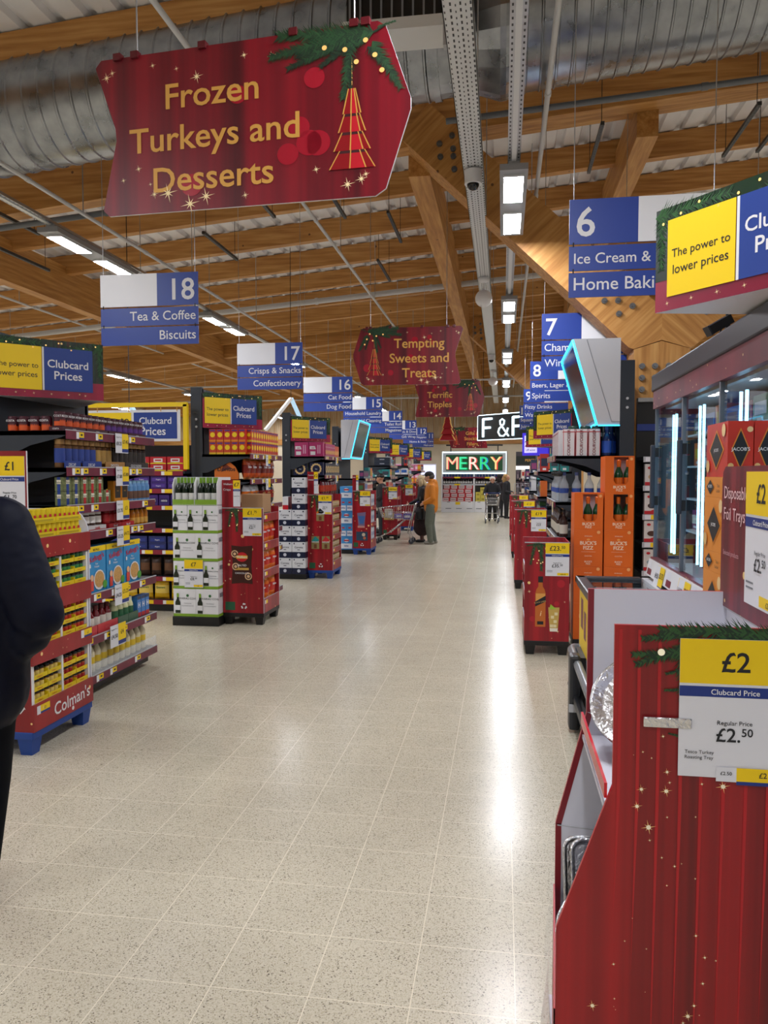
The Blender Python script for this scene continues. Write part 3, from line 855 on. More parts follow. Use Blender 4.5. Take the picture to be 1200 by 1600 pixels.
t = thing('letter_screen', 'wide lit screen at the aisle end showing MERRY in coloured letters', 'screen', (-1.22, 33.0, 1.65))
b = MB(); b.box(-1.36, 0, 0, 1.36, .3, .92, LGREY); part('casing', b, t)
b = MB(); b.tube([(-1.35, -.012, .01), (1.35, -.012, .01), (1.35, -.012, .91), (-1.35, -.012, .91)], .022, NEON, 6, True); part('light_border', b, t)
b = MB(); fr = Fr((-1.2, 0, .12), (1, 0, 0), (0, 0, 1)); b.rect(fr, 0, 0, 2.4, .68, M('#0f3a20', .4, em=.35), .004); part('display', b, t)
b = MB()
for i, (ch, c1, c2) in enumerate((('M', '#d83a4a', '#e9c9a0'), ('E', '#16a05a', '#3fe0a0'), ('R', '#d84a4a', '#f0e0d0'), ('R', '#1f8fd0', '#2fd080'), ('Y', '#e03a3a', '#e8d08a'))):
    x = .28 + .46 * i
    bo = 0 if ch == 'M' else .012
    b.text(fr, x + .03, .05, .78, ch, M(c1, .4, em=.3), 'c', .02, bo); b.text(fr, x - .01, .06, .78, ch, M(c2, .4, em=.4), 'c', .05, 0)
part('letter', b, t)
b = MB()
for x in (-1.0, 1.0): b.bar((x, .15, .92), (x, .15, 1.2), .04, .04, BLACK)
b.box(-1.2, .1, 1.18, 1.2, .2, 1.24, BLACK); part('mount', b, t)

def tilted_screen(xb, xt, xbk, y0, y1, zb, zt, label):
    t = thing('tilted_screen', label, 'screen', (xbk, y0, zb))
    h = zt - zb; L_ = y1 - y0; s = 1 if xb > xbk else -1
    B, T = xb - xbk, xt - xbk
    b = MB(); vs = [(0, 0, 0), (B, 0, 0), (T, 0, h), (0, 0, h), (0, L_, 0), (B, L_, 0), (T, L_, h), (0, L_, h)]
    fs = [(0, 1, 2, 3), (7, 6, 5, 4), (1, 5, 6, 2), (3, 2, 6, 7), (0, 3, 7, 4), (1, 0, 4, 5)]
    if s < 0: fs = [f[::-1] for f in fs]
    b.add(vs, fs, M('#c4c5ca', .45))
    fr = Fr((0, 0, 0), (1, 0, 0), (0, 0, 1))
    b.bar((T - .13 * s + .0, -.002, h - .01), (B - .13 * s, -.002, .03), .006, .004, GREY); b.bar((B - .13 * s, -.002, .03), (0, -.002, .03), .006, .004, GREY)
    part('casing', b, t)
    q = [Vector(vs[i]) for i in ((2, 6, 5, 1) if s > 0 else (6, 2, 1, 5))]
    u = (q[1] - q[0]); fr = Fr(q[3], u, q[0] - q[3]); W = u.length; Hh = (q[0] - q[3]).length
    b = MB(); b.prism(fr, [(.06, .06), (W - .06, .06), (W - .06, Hh - .06), (.06, Hh - .06)], .01, SCREEN, BLACK, .012); part('display', b, t)
    b = MB(); b.tube([fr.p(.012, .012, .012), fr.p(W - .012, .012, .012), fr.p(W - .012, Hh - .012, .012), fr.p(.012, Hh - .012, .012)], .013, CYAN, 6, True); b.bar((0, .0, -.008), (B, .0, -.008), .02, .012, CYAN); part('light_border', b, t)
    b = MB(); b.bar((0, L_ / 2, h * .4), (-s * .06, L_ / 2, h * .4), .3, .3, BLACK); part('bracket', b, t)
tilted_screen(.94, .69, 1.15, 8.0, 9.5, 2.14, 3.0, 'large tilted screen in white casing with cyan edge on the right shelf end')
tilted_screen(-3.3, -3.1, -3.5, 16.5, 17.9, 1.98, 2.82, 'tilted screen in white casing with cyan edge among the left shelf ends')
# pitched white light frames
for x, y, z, s, lb in ((-3.92, 14.0, 3.05, 1., 'white gable shaped light frame hanging above the crisps shelf end'), (-5.2, 10.2, 2.62, .6, 'white gable shaped light frame hanging above the yellow header frame')):
    t = thing('gable_light', lb, 'hanging light', (x, y, z))
    b = MB(); b.bar((0, 0, 0), (-.38 * s, -.35 * s, -.6 * s), .09, .05, M('#e9e6e0', .5, em=.15)); part('light_bar', b, t)
    b = MB(); b.bar((0, .02, 0), (.1 * s, .3 * s, -.36 * s), .06, .05, M('#bfe4ff', .5, em=.3)); part('light_bar', b, t)
    b = MB(); b.cyl((0, 0, 0), (0, 0, roof(x) - z), .006, BLACK, seg=6); part('cord', b, t)

# yellow framed header in the aisle
t = thing('header_frame', 'yellow framed price promise header above the chocolate shelves', 'header sign', (-3.68, 8.6, 0))
b = MB()
for a, c in (((0, 0, 1.7), (0, 0, 2.46)), ((-1.7, 0, 1.7), (-1.7, 0, 2.46)), ((-1.72, 0, 2.46), (.02, 0, 2.46))): b.bar(a, c, .05, .05, YEL)
part('frame', b, t)
fr = Fr((-1.6, -.02, 2.06), (1, 0, 0), (0, 0, 1))
b = MB(); b.prism(fr, [(0, -.03), (1.54, -.03), (1.54, .34), (0, .34)], .01, WHITE); b.rect(fr, .03, .01, .93, .31, YEL, .002); b.rect(fr, .96, .0, 1.5, .31, BLUE, .002)
b.text(fr, 1.23, .175, .135, 'Clubcard', WHITE, 'c', .003, .012, maxw=.4); b.text(fr, 1.2, .045, .135, 'Prices', WHITE, 'c', .003, .012, maxw=.33)
b.text(fr, .55, .18, .125, 'The power to', INK, 'c', .003, .006, maxw=.7); b.text(fr, .55, .05, .125, 'lower prices', INK, 'c', .003, .006, maxw=.7)
part('board', b, t)
b = MB()
for x in (-1.5, -1.1, -.7, -.3, -.1): b.cyl((x, -.02, 2.38), (x, -.02, 2.45), .006, GOLD, seg=6)
part('hook', b, t)
# ================================================================== DISPLAY FIXTURES
TICK = (M('#e8e8ea', .5), CARDYEL)
def price_text(b, fr, x, y, size, st, e, maxw):
    """pounds large, pence small and raised"""
    if '.' not in st: b.text(fr, x, y, size, st, INK, 'c', e, .012, maxw=maxw); return
    a, c = st.split('.'); a += '.'
    g = text_geo(a, .012); h = text_geo(c, .012); wa, wc = g[3] - g[2], (h[3] - h[2]) * .58
    if (wa + wc) * size > maxw: size = maxw / (wa + wc)
    x0 = x - (wa + wc + .06) * size / 2
    b.text(fr, x0, y, size, a, INK, 'l', e, .012); b.text(fr, x0 + (wa + .06) * size, y + size * .3, size * .58, c, INK, 'l', e, .012)
def card_print(b, fr, x, y, w, h, price, reg, e=.002, extra=True, t=.004):
    """price card: yellow top with the price, blue band, white foot with the regular price"""
    b.prism(fr, [(x, y), (x + w, y), (x + w, y + h), (x, y + h)], t, PAPER, PAPER, e)
    e += .0008
    b.rect(fr, x, y + h * .68, x + w, y + h, CARDYEL, e); b.rect(fr, x, y + h * .585, x + w, y + h * .66, DBLUE, e)
    price_text(b, fr, x + w / 2, y + h * .77, h * .2, price, e + .0008, w * .85)
    b.text(fr, x + w / 2, y + h * .603, h * .055, 'Clubcard Price', WHITE, 'c', e + .0008, .01, maxw=w * .8)
    b.text(fr, x + w / 2, y + h * .385, h * .045, 'Regular Price', INK, 'c', e + .0008, .004)
    price_text(b, fr, x + w / 2, y + h * .265, h * .14, reg, e + .0008, w * .6)
    if extra:
        b.rect(fr, x + w * .5, y + h * .02, x + w * .98, y + h * .1, CARDYEL, e); b.text(fr, x + w * .75, y + h * .035, h * .055, price, INK, 'c', e + .0008, .008)
        for k in range(2): b.rect(fr, x + w * .06, y + h * (.12 + .04 * k), x + w * .3, y + h * (.135 + .04 * k), GREY, e)
def recycle(b, fr, x, y, r, m, e=.003):
    for k in range(3):
        a = PI / 2 + k * 2 * PI / 3
        def q(rr, an): return (x + rr * math.cos(an), y + rr * math.sin(an))
        b.poly(fr, [q(r * .55, a - .75), q(r, a - .55), q(r, a + .15), q(r * .55, a + .2)], m, e)
        b.poly(fr, [q(r * 1.12, a + .15), q(r * .75, a + .72), q(r * .4, a + .2)], m, e)
def bauble_fir(b, fr, x, y, s, seed=0, e=.003):
    for k, (a, l) in enumerate(((-PI / 2 - .2, 1.), (-PI / 2 + .35, .8), (-.3, .6), (PI + .2, .6), (-PI / 2, 1.25))):
        b.fir(fr, x + (k - 2) * s * .07, y, a, s * l, FIR, FIR2, e, seed * 7 + k, .55)
    for k in range(6): b.disc(fr, x + s * random.uniform(-.35, .35), y - s * random.uniform(.1, 1.), s * .03, M('#e8c98a', .4, em=.3), e + .003, 8)

def shelf_end(side, y0, y1, zs, label, near_x=None, cards=(), depth=.59, ztop=2.68, tick=True, xf=None, name='end_display_shelving'):
    s = 1 if side == 'L' else -1
    xf = (-2.97 if s > 0 else .53) if xf is None else xf
    xb = xf - s * depth
    t = thing(name, label, 'shelving', (xb, y0, 0))
    Lh = y1 - y0; D = depth * s
    b = MB(); b.box(-.05 * s, 0.02, .02, 0, Lh - .02, ztop - .02, NAVY); part('back_panel', b, t)
    for yy in (0, Lh - .06):
        b = MB(); b.box(-.14 * s, yy, 0, 0, yy + .06, ztop, SLATE, .004)
        for z in (ztop - .38, ztop - .47):
            b.cyl((-.07 * s, yy, z), (-.07 * s, yy - .006, z), .014, LGREY, seg=10)
        b.bar((-.07 * s, yy - .001, ztop - .32), (-.07 * s - .001, yy - .001, ztop - .321), .14, .003, BLACK)
        part('upright', b, t)
    b = MB(); b.box(0, .03, .03, D * .9, Lh - .03, zs[0] - .03, BLACK); part('plinth', b, t)
    for i, z in enumerate(zs):
        b = MB(); b.box(0, .0, z - .03, D, Lh, z, SLATE)
        if i:
            fr = Fr((0, .0, 0), (1, 0, 0), (0, 0, 1)); 
            for yy in (0, Lh - .012):
                P = [(0, z - .22), (.06, z - .22), (depth * .55, z - .1), (depth * .95, z - .045), (depth, z - .03), (depth, z), (0, z)]
                if s < 0: P = [(-a, c) for a, c in P][::-1]
                b.prism(Fr((0, yy, 0), (1, 0, 0), (0, 0, 1)), P, .012, SLATE)
        sh = part('shelf', b, t)
        if tick:
            fr = Fr((D, 0 if s > 0 else Lh, z - .045), (0, s, 0), (0, 0, 1))
            b = MB(); b.prism(fr, [(0, -.012), (Lh, -.012), (Lh, .048), (0, .048)], .008, STRIP, STRIP, .012)
            b.prism(fr, [(0, .048), (Lh, .048), (Lh, .054), (0, .054)], .012, LGREY, LGREY, .014)
            rnd = random.Random(int(z * 100) + int(y0 * 10)); x = rnd.uniform(.03, .12)
            while x < Lh - .14:
                b.rect(fr, x, -.006, x + .035, .042, TICK[0], .0135); b.rect(fr, x + .035, .004, x + .1, .042, TICK[1], .0135); b.rect(fr, x + .035, -.006, x + .1, .004, DBLUE, .0135)
                b.rect(fr, x + .055, .017, x + .08, .03, INK, .0145)
                x += rnd.choice((.11, .2, .26, .4))
            part('edge_strip', b, sh)
            for ci, yc, w, h, a, c in cards:
                if ci != i: continue
                b = MB(); yy = yc - y0 if s > 0 else y1 - yc
                fr2 = Fr(fr.p(yy, -.09, .02), (0, s, 0), (0, 0, 1))
                b.prism(fr2, [(0, 0), (w, 0), (w, h), (0, h)], .002, PAPER, PAPER, .004); b.rect(fr2, w * .5, h * .22, w, h, CARDYEL, .005); b.rect(fr2, w * .5, h * .04, w, h * .22, DBLUE, .005)
                b.text(fr2, w * .25, h * .4, h * .26, a, INK, 'c', .006, .01, maxw=w * .42); b.text(fr2, w * .75, h * .5, h * .28, c, INK, 'c', .006, .01, maxw=w * .42)
                b.text(fr2, w * .25, h * .78, h * .1, 'Regular Price', INK, 'c', .006, 0, maxw=w * .45)
                part('price_card', b, sh)
    return t

def pallet(t, w, d, m, h=.13):
    b = MB(); b.box(-w / 2, -d / 2, h - .045, w / 2, d / 2, h, m, .006); part('pallet_deck', b, t)
    for sx in (-1, 1):
        for sy in (-1, 1):
            b = MB(); cx, cy = sx * (w / 2 - .055), sy * (d / 2 - .055)
            vs = []
            for z, r in ((0, .036), (h - .045, .048)):
                vs += [(cx - r, cy - r, z), (cx + r, cy - r, z), (cx + r, cy + r, z), (cx - r, cy + r, z)]
            b.add(vs, [(3, 2, 1, 0), (4, 5, 6, 7), (0, 1, 5, 4), (1, 2, 6, 5), (2, 3, 7, 6), (3, 0, 4, 7)], m); part('foot', b, t)

def red_display(label, x0, x1, y0, y1, ztop, pm, side, card, draw=None, levels=None, hutch=None, fir=True, rec=True, cardpos=None, arch=False, rim=True):
    """festive cardboard floor display; the printed side panel turns to the camera, the open side to the aisle"""
    w, d = x1 - x0, y1 - y0; s = 1 if side == 'L' else -1; zb = .13
    t = thing('promotional_display', label, 'floor display', ((x0 + x1) / 2, (y0 + y1) / 2, 0))
    pallet(t, w, d, pm)
    fr = Fr((-w / 2, -d / 2, 0), (1, 0, 0), (0, 0, 1))
    # near and far side panels
    for nm, yy in (('side_panel', -d / 2), ('side_panel', d / 2 - .012)):
        f2 = Fr((-w / 2, yy, 0), (1, 0, 0), (0, 0, 1))
        top = [(w, ztop), (0, ztop)]
        if arch: top = [(w, ztop - .16), (w * .93, ztop - .06), (w * .75, ztop), (0, ztop)]
        b = MB(); b.prism(f2, [(0, zb), (w, zb)] + top, .012, PROMO, INNER)
        if nm == 'side_panel' and yy < 0:
            bm_ = MB()
            for k in range(7): b.star(fr, random.uniform(.06, .94) * w, zb + random.uniform(.02, .6) * (ztop - zb), random.uniform(.008, .02), STARC, .002)
            if draw: draw(b, fr, w, zb, ztop)
            if rec:
                b.rect(fr, w * .06, zb + .03, w * .3, zb + .12, M('#1f5a3a', .5), .002); recycle(b, fr, w * .52, zb + .075, .035, WHITE)
            if rim: b.rect(fr, 0, ztop - .008, w, ztop + .001, LGREY, .002)
        part(nm, b, t)
    if fir:
        b = MB(); bauble_fir(b, fr, w * .3, ztop - .01, .2, int(abs(y0) * 3)); part('fir_print', b, t)
    if card:
        b = MB(); cw, ch = .21, .3
        cx, cy = cardpos or (w - cw - .015, ztop - ch - .005)
        card_print(b, fr, cx, cy, cw, ch, card[0], card[1], .004); part('price_card', b, t)
    xo = s * w / 2; xi = -s * w / 2
    b = MB(); b.box(xi, -d / 2 + .013, zb, xi + s * .012, d / 2 - .013, ztop, PROMO); part('back_panel', b, t)
    levels = levels or [zb + .12 + (ztop - zb - .12) * k / 4 for k in range(4)]
    for z in levels:
        b = MB(); b.box(xi + s * .013, -d / 2 + .013, z - .01, xo - s * .013, d / 2 - .013, z, INNER); part('tray_board', b, t)
        fo = Fr((xo, -d / 2 if s > 0 else d / 2, 0), (0, s, 0), (0, 0, 1))
        b = MB(); lo = zb if z == levels[0] else z - .055
        b.prism(fo, [(0.013, lo), (d - .013, lo), (d - .013, z + .035), (.013, z + .035)], .008, PROMO, INNER, .0)
        b.rect(fo, .05, z - .025, .085, z + .015, TICK[0], .001); b.rect(fo, .085, z - .025, .15, z + .015, CARDYEL, .001)
        part('front_lip', b, t)
    if hutch:
        hx0, hx1, hz, txt, card2 = hutch
        b = MB(); b.box(hx0 * w - w / 2, -d / 2 + .0, ztop, hx1 * w - w / 2, -d / 2 + .012, hz, PROMO)
        f3 = Fr((hx0 * w - w / 2, -d / 2, ztop), (1, 0, 0), (0, 0, 1)); hw, hh = (hx1 - hx0) * w, hz - ztop
        for k, q in enumerate(txt): b.text(f3, hw * .08, hh * (.82 - .2 * k), hh * .11, q, WHITE, 'l', .002, .006, maxw=hw * .5)
        if card2: card_print(b, f3, hw * .62, hh * .04, hw * .38, hh * .95, card2, '', .003, False)
        part('header_card', b, t)
    return t, xo, levels, d, s

# ------------------------------------------------------------------ FIRST LEFT SHELF END: coffee, cereal, sauces
A0, A1 = 4.9, 6.24
ZA = [.16, .45, .765, 1.225, 1.425, 1.69, 1.945]
shelf_end('L', A0, A1, ZA, 'navy end shelving at far left stocked with coffee, cereal and sauces',
          cards=[(6, 5.55, .2, .15, '£8.25', '£7.45'), (5, 5.55, .2, .15, '£7.80', '£5.80'), (4, 5.55, .2, .15, '£3.75', '£3'), (3, 5.55, .2, .15, '£5.25', '£4.72'), (2, 5.5, .22, .16, '£4.25', '£3.25'), (1, 5.42, .24, .17, '£4.50', '£4')])
XF = -2.99
MRN = M('#431021', .35)
def can_kind(name, base):
    b = MB(); r, h = .037, .098
    b.lathe([(r * .93, 0), (r, .005), (r, .036), (r, h - .006), (r * .93, h)], MRN, mats=[MRN, base, MRN, MRN])
    fr = Fr((0, -r, 0), (1, 0, 0), (0, 0, 1))
    for k in range(7):
        a = -PI / 2 + (k - 3) * .3; b.add([(r * 1.01 * math.cos(a - .15), r * 1.01 * math.sin(a - .15), .036), (r * 1.01 * math.cos(a + .15), r * 1.01 * math.sin(a + .15), .036), (r * 1.01 * math.cos(a), r * 1.01 * math.sin(a), .05)], [(0, 1, 2)], base)
    for ang in (0, -1.2):
        b.text(Fr((r * 1.02 * math.sin(ang), -r * 1.02 * math.cos(ang), 0), (math.cos(ang), math.sin(ang), 0), (0, 0, 1)), 0, .066, .02, 'COSTA', WHITE, 'c', .001, .01)
    lb = MB(); lb.lathe([(r * .96, h), (r * .96, h + .006), (r * .9, h + .006)], MRN, seg=16)
    return Kind(name, 'coffee can', b, [('lid', lb)])
can_o, can_p = can_kind('coffee_can', M('#d8561c', .4)), can_kind('coffee_can', M('#5b2a86', .4))
zt = ZA[6]
tray_c = Kind('can_tray', 'display tray', carton(.3, .1, .03, MRN, [('flr', 't', .5, .3, .5, 'COSTA', WHITE, .01)]))
row(tray_c, 4, (XF - .055, 5.06, zt + .0005), (0, .315, 0), EAST, 'maroon tray under the coffee cans', 'from the near end of the top shelf', 'trays on the top coffee shelf')
row(can_o, 7, (XF - .055, 4.96, zt + .031), (0, .089, 0), EAST, 'maroon can with orange base', 'along the front of the top coffee shelf', 'orange based coffee cans')
row(can_p, 7, (XF - .055, 5.585, zt + .031), (0, .089, 0), EAST, 'maroon can with purple base', 'along the front of the top coffee shelf', 'purple based coffee cans')
row(can_o, 4, (XF - .15, 4.96, zt + .0005), (-.085, .0, 0), SOUTH, 'maroon can with orange base', 'back from the front, near end of the top shelf', 'orange based coffee cans')
GLD = M('#b08a5a', .3, .7)
def coffee_jar(lab, jm):
    b, p = jar(.036, .2, jm, GLD, lab, .035, 14); return Kind('coffee_jar', 'coffee jar', b, p)
AMB = M('#2a1409', .15)
jb, jg, jk = coffee_jar(M('#27408f', .4), M('#6b4a2c', .15)), coffee_jar(M('#b08a45', .4), M('#5a3a1e', .15)), coffee_jar(M('#2b2420', .4), AMB)
zt = ZA[5]
for k, (kd, n, y, ds) in enumerate(((jb, 6, 4.96, 'tall coffee jar with blue label'), (jg, 3, 5.44, 'tall coffee jar with gold label'), (jk, 4, 5.71, 'tall dark brown coffee jar'), (jk, 3, 6.02, 'tall dark brown coffee jar'))):
    row(kd, n, (XF - .06, y, zt), (0, .081 if k < 2 else .078, 0), EAST, ds, 'from the near end, second shelf from top', 'coffee jars', start=4 if k == 3 else 0)
for i, (y, w_, m, s_) in enumerate(((5.02, .2, BLUE, 'DECAF'), (5.28, .26, BLUE, 'DECAF'), (5.62, .3, M('#a8793f', .4), 'SMOOTH'), (5.98, .4, M('#2a2320', .4), 'GOLD BLEND'))):
    solo('shelf_guard', carton(w_, .006, .05, m, [('f', 't', .45, .25, .6, s_, WHITE, .01)]), f"low {('blue decaf', 'second blue decaf', 'tan smooth', 'dark brown')[i]} guard before the coffee jars", 'shelf guard', (XF + .0, y, zt), EAST)
# coffee packs
zt = ZA[4]
PK = M('#6d7548', .4, noise=.35, nscale=60); PKD = M('#3a4020', .5)
cp = lambda c: Kind('coffee_pack', 'coffee pack', carton(.1, .07, .1, PK, [('fl', 'r', .3, 0, .62, 1, c), ('fl', 'r', .24, .52, .7, .8, M('#e9e4d0', .5)), ('fl', 't', .46, .58, .16, 'Taylors', INK, .006)], .006))
cpr, cpb = cp(BRED), cp(BLUE)
for lay in (0, 1):
    row(cpb, 2, (XF - .045, 4.97, zt + .101 * lay), (0, .107, 0), EAST, 'green coffee pack with blue stripe', ('along the lower layer of the third shelf', 'along the upper layer of the third shelf')[lay], 'coffee packs')
    row(cpr, 3 + (lay == 0), (XF - .045, 5.19, zt + .101 * lay), (0, .107, 0), EAST, 'green coffee pack with red stripe', ('along the lower layer of the third shelf', 'along the upper layer of the third shelf')[lay], 'coffee packs')
ob = Kind('coffee_bag', 'coffee bag', carton(.105, .06, .17, M('#d98a1c', .35), [('f', 'r', .1, .2, .9, .78, M('#1d1712', .4)), ('f', 't', .5, .84, .1, 'ROAST', INK, .01), ('f', 't', .5, .5, .08, 'BOLD', GOLD, .01)], .008))
row(ob, 2, (XF - .045, 5.68, zt), (0, .115, 0), EAST, 'orange and black coffee bag', 'of two on the third shelf', 'orange and black coffee bags')
bb, pp = bottle(.036, .165, .02, M('#5d93c9', .35), M('#6b4a3a', .4), M('#8fbde0', .35), .02, .75, .12, .5, 12, .7)
row(Kind('drink_tub', 'drink tub', bb, pp), 5, (XF - .05, 5.92, zt), (0, .075, 0), EAST, 'light blue chocolate drink tub', 'toward the far end of the third shelf', 'blue drink tubs')
# spreads
zt = ZA[3]
nb, np_ = jar(.036, .1, M('#3a1d10', .3), M('#e8e8e8', .4), M('#e8e4e0', .4), .02)
row(Kind('spread_jar', 'jar', nb, np_), 6, (XF - .07, 5.02, zt + .0385), (0, .085, 0), EAST, 'chocolate spread jar with white lid', 'along the spreads shelf', 'spread jars')
ntr = Kind('spread_tray', 'display tray', carton(.255, .09, .038, M('#d9d4d2', .4), [('f', 'r', .0, .0, 1, .25, BRED), ('f', 't', .5, .3, .7, 'nutella', BRED, .02)]))
row(ntr, 2, (XF - .06, 5.105, zt), (0, .26, 0), EAST, 'white spread tray with red lettering', 'from the near end of the spreads shelf', 'spread trays')
rb, rp = jar(.036, .1, M('#a01a20', .25), M('#8c1218', .3), M('#c42a30', .4), .02)
row(Kind('jam_jar', 'jar', rb, rp), 5, (XF - .06, 5.56, zt + .0385), (0, .08, 0), EAST, 'red spread jar', 'along the spreads shelf', 'red spread jars')
row(Kind('spread_tray', 'display tray', carton(.2, .09, .038, BRED, [('f', 't', .5, .3, .6, 'Biscoff', WHITE, .02)])), 2, (XF - .06, 5.64, zt), (0, .205, 0), EAST, 'red spread tray', 'from the near end of the spreads shelf', 'spread trays')
hb, hp = bottle(.03, .15, .02, M('#b8701a', .15), M('#d9a648', .4), M('#3a2a12', .4), .025, .65, .1, .4, 12, .6)
row(Kind('honey_bottle', 'bottle', hb, hp), 4, (XF - .05, 5.97, zt), (0, .075, 0), EAST, 'amber honey bottle', 'toward the far end of the spreads shelf', 'honey bottles')
# cereal boxes
zt = ZA[2]
RICE = M('#c99a5a', .6, noise=.2, nscale=150); SKY = M('#2f8fc9', .4)
cer = Kind('cereal_box', 'cereal box', carton(.268, .09, .345, SKY, [
    ('flr', 'r', 0, .88, 1, 1, YEL), ('f', 't', .5, .905, .06, 'BIG PACK', INK, .02), ('f', 't', .53, .7, .17, "Kellogg's", M('#c8102e', .4), .01, .16), ('f', 't', .5, .6, .06, 'Rice', WHITE, .01), ('f', 't', .5, .54, .06, 'Krispies', WHITE, .01),
    ('f', 'd', .62, .26, .3, WHITE, .95), ('f', 'd', .62, .27, .26, RICE, .9), ('f', 'd', .22, .33, .09, M('#e8b890', .5)), ('f', 'r', .12, .05, .3, .26, M('#d6483a', .5)), ('f', 'r', .08, .55, .16, .63, WHITE), ('f', 'd', .9, .14, .12, M('#4f9a3a', .5))]))
row(cer, 4, (XF - .055, 5.04, zt), (0, .282, 0), EAST, 'blue rice cereal box with yellow top band', 'from the near end of its shelf', 'cereal boxes', .004)
# sauces
zt = ZA[1]
kb, kp = bottle(.034, .2, .02, M('#6d0d12', .2), M('#dcd6cc', .4), M('#5a0a10', .4), .03, .6, .2, .6, 12, .5)
row(Kind('ketchup_bottle', 'bottle', kb, kp), 7, (XF - .055, 5.04, zt + .002), (0, .085, 0), EAST, 'dark red ketchup bottle', 'along the sauce shelf', 'ketchup bottles')
row(Kind('bottle_tray', 'display tray', carton(.3, .01, .07, M('#c43a40', .45), [('f', 't', .5, .3, .4, 'HEINZ', M('#d86a6a', .5), .01)])), 2, (XF, 5.15, zt), (0, .31, 0), EAST, 'pale red cardboard front before the ketchup', 'from the near end', 'sauce trays')
mb_, mp = bottle(.036, .19, .02, M('#d8d8a8', .3), M('#2f6a45', .4), M('#dedec0', .4), .03, .65, .25, .6, 12, .6)
row(Kind('dressing_bottle', 'bottle', mb_, mp), 4, (XF - .055, 5.65, zt + .002), (0, .085, 0), EAST, 'pale dressing bottle with green label', 'along the sauce shelf', 'dressing bottles')
row(Kind('bottle_tray', 'display tray', carton(.165, .01, .07, M('#41604a', .45))), 2, (XF, 5.7, zt), (0, .17, 0), EAST, 'grey green cardboard front before the dressing', 'from the near end', 'sauce trays')
row(Kind('drink_carton', 'carton', carton(.065, .06, .17, M('#3f7fc4', .35), [('f', 'r', 0, 0, 1, .2, M('#c23a3a', .4)), ('f', 't', .5, .45, .35, 'H', WHITE, .04), ('f', 'r', 0, .85, 1, 1, M('#31405c', .4))])), 3, (XF - .05, 6.02, zt + .002), (0, .075, 0), EAST, 'blue carton with white letter', 'toward the far end of the sauce shelf', 'blue cartons')
zt = ZA[0]
yb, yp = bottle(.037, .235, .02, M('#d9cfae', .35), M('#e7c53a', .4), M('#c9bd96', .4), .03, .62, .3, .5, 12, .45)
row(Kind('mayonnaise_bottle', 'bottle', yb, yp), 13, (XF - .06, 5.02, zt + .002), (0, .092, 0), EAST, 'cream mayonnaise bottle with yellow label', 'along the bottom shelf', 'mayonnaise bottles')
b = MB(); b.box(0, 0, 0, .004, 1.3, .09, PLASTIC); solo('clear_guard', b, 'clear plastic guard along the bottom sauce shelf', 'shelf guard', (-2.962, A0 + .02, zt + .002))

# ------------------------------------------------------------------ mustard display on a blue pallet
PB = M('#17418f', .5)
x0, x1, y0, y1 = -3.3, -2.7, 4.05, 4.7
t = thing('mustard_display', 'red mustard floor display on a blue pallet at far left, full of yellow trays', 'floor display', ((x0 + x1) / 2, (y0 + y1) / 2, 0))
w_, d_ = x1 - x0, y1 - y0
pallet(t, w_ + .01, d_ + .01, PB, .14)
b = MB()
f2 = Fr((-w_ / 2, -d_ / 2, 0), (1, 0, 0), (0, 0, 1)); CLRD = promo_material('mustard_red', dark='#80141a', mid='#951a20', lite='#a52228', dots=True, wav=4, dscale=9)
b.prism(f2, [(0, .13), (w_, .13), (w_, 1.78), (.0, 1.78)], .012, CLRD, WHITE); recycle(b, f2, w_ - .1, .3, .06, WHITE)
for k in range(9): b.star(f2, w_ - random.uniform(.03, .4), random.uniform(.3, .9), .012, STARC, .002)
part('side_panel', b, t)
b = MB(); f3 = Fr((-w_ / 2, d_ / 2 - .0, 0), (1, 0, 0), (0, 0, 1))
P = [(0, .13), (w_, .13), (w_, 1.25)] + [(w_ - .14 + .14 * math.cos(a), 1.25 + .17 * math.sin(a)) for a in [k * PI / 12 for k in range(1, 7)]] + [(0, 1.42)]
b.prism(f3, P, .012, INNER); part('side_panel', b, t)
b = MB(); b.box(-w_ / 2, -d_ / 2 + .013, .14, -w_ / 2 + .012, d_ / 2 - .013, 1.45, WHITE); part('back_panel', b, t)
b = MB(); card_print(b, f2, w_ - .2, 1.4, .19, .35, '£1', '£1.70', .003); part('price_card', b, t)
fo = Fr((w_ / 2, -d_ / 2, 0), (0, 1, 0), (0, 0, 1))
bands = [(.14, .30), (.53, .64), (.83, .95), (1.15, 1.27)]
for i, (za, zb_) in enumerate(bands):
    b = MB(); b.prism(fo, [(.0, za), (d_ + .005, za), (d_ + .005, zb_), (.0, zb_)], .012, CLRD, CLRD, .012)
    for k in range(4): b.star(fo, random.uniform(.05, d_ - .03), random.uniform(za + .02, zb_ - .02), .008, STARC, .014)
    if i == 0: b.text(fo, d_ * .63, .185, .115, "Colman's", WHITE, 'c', .0135, .012, .04, maxw=d_ * .62); b.disc(fo, d_ * .63, .165, .013, WHITE, .0135)
    if i in (0, 1):
        xx, zz = (.03, .235) if i == 0 else (d_ - .13, .585)
        b.rect(fo, xx, zz, xx + .035, zz + .05, PAPER, .0135); b.rect(fo, xx + .035, zz + .012, xx + .13, zz + .05, CARDYEL, .0135); b.rect(fo, xx + .035, zz, xx + .13, zz + .012, DBLUE, .0135); b.text(fo, xx + .08, zz + .02, .022, '£1', INK, 'c', .0145, .01)
    part('front_band', b, t)
    b = MB(); b.box(-w_ / 2 + .013, -d_ / 2 + .013, zb_ - .012, w_ / 2 - .001, d_ / 2 - .013, zb_ - .002, INNER); part('shelf_board', b, t)
for yy in (.013, d_ / 2 - .008, d_ - .029):
    b = MB(); b.box(w_ / 2 - .2, -d_ / 2 + yy, .301, w_ / 2 - .001, -d_ / 2 + yy + .016, 1.139, WHITE); part('divider', b, t)
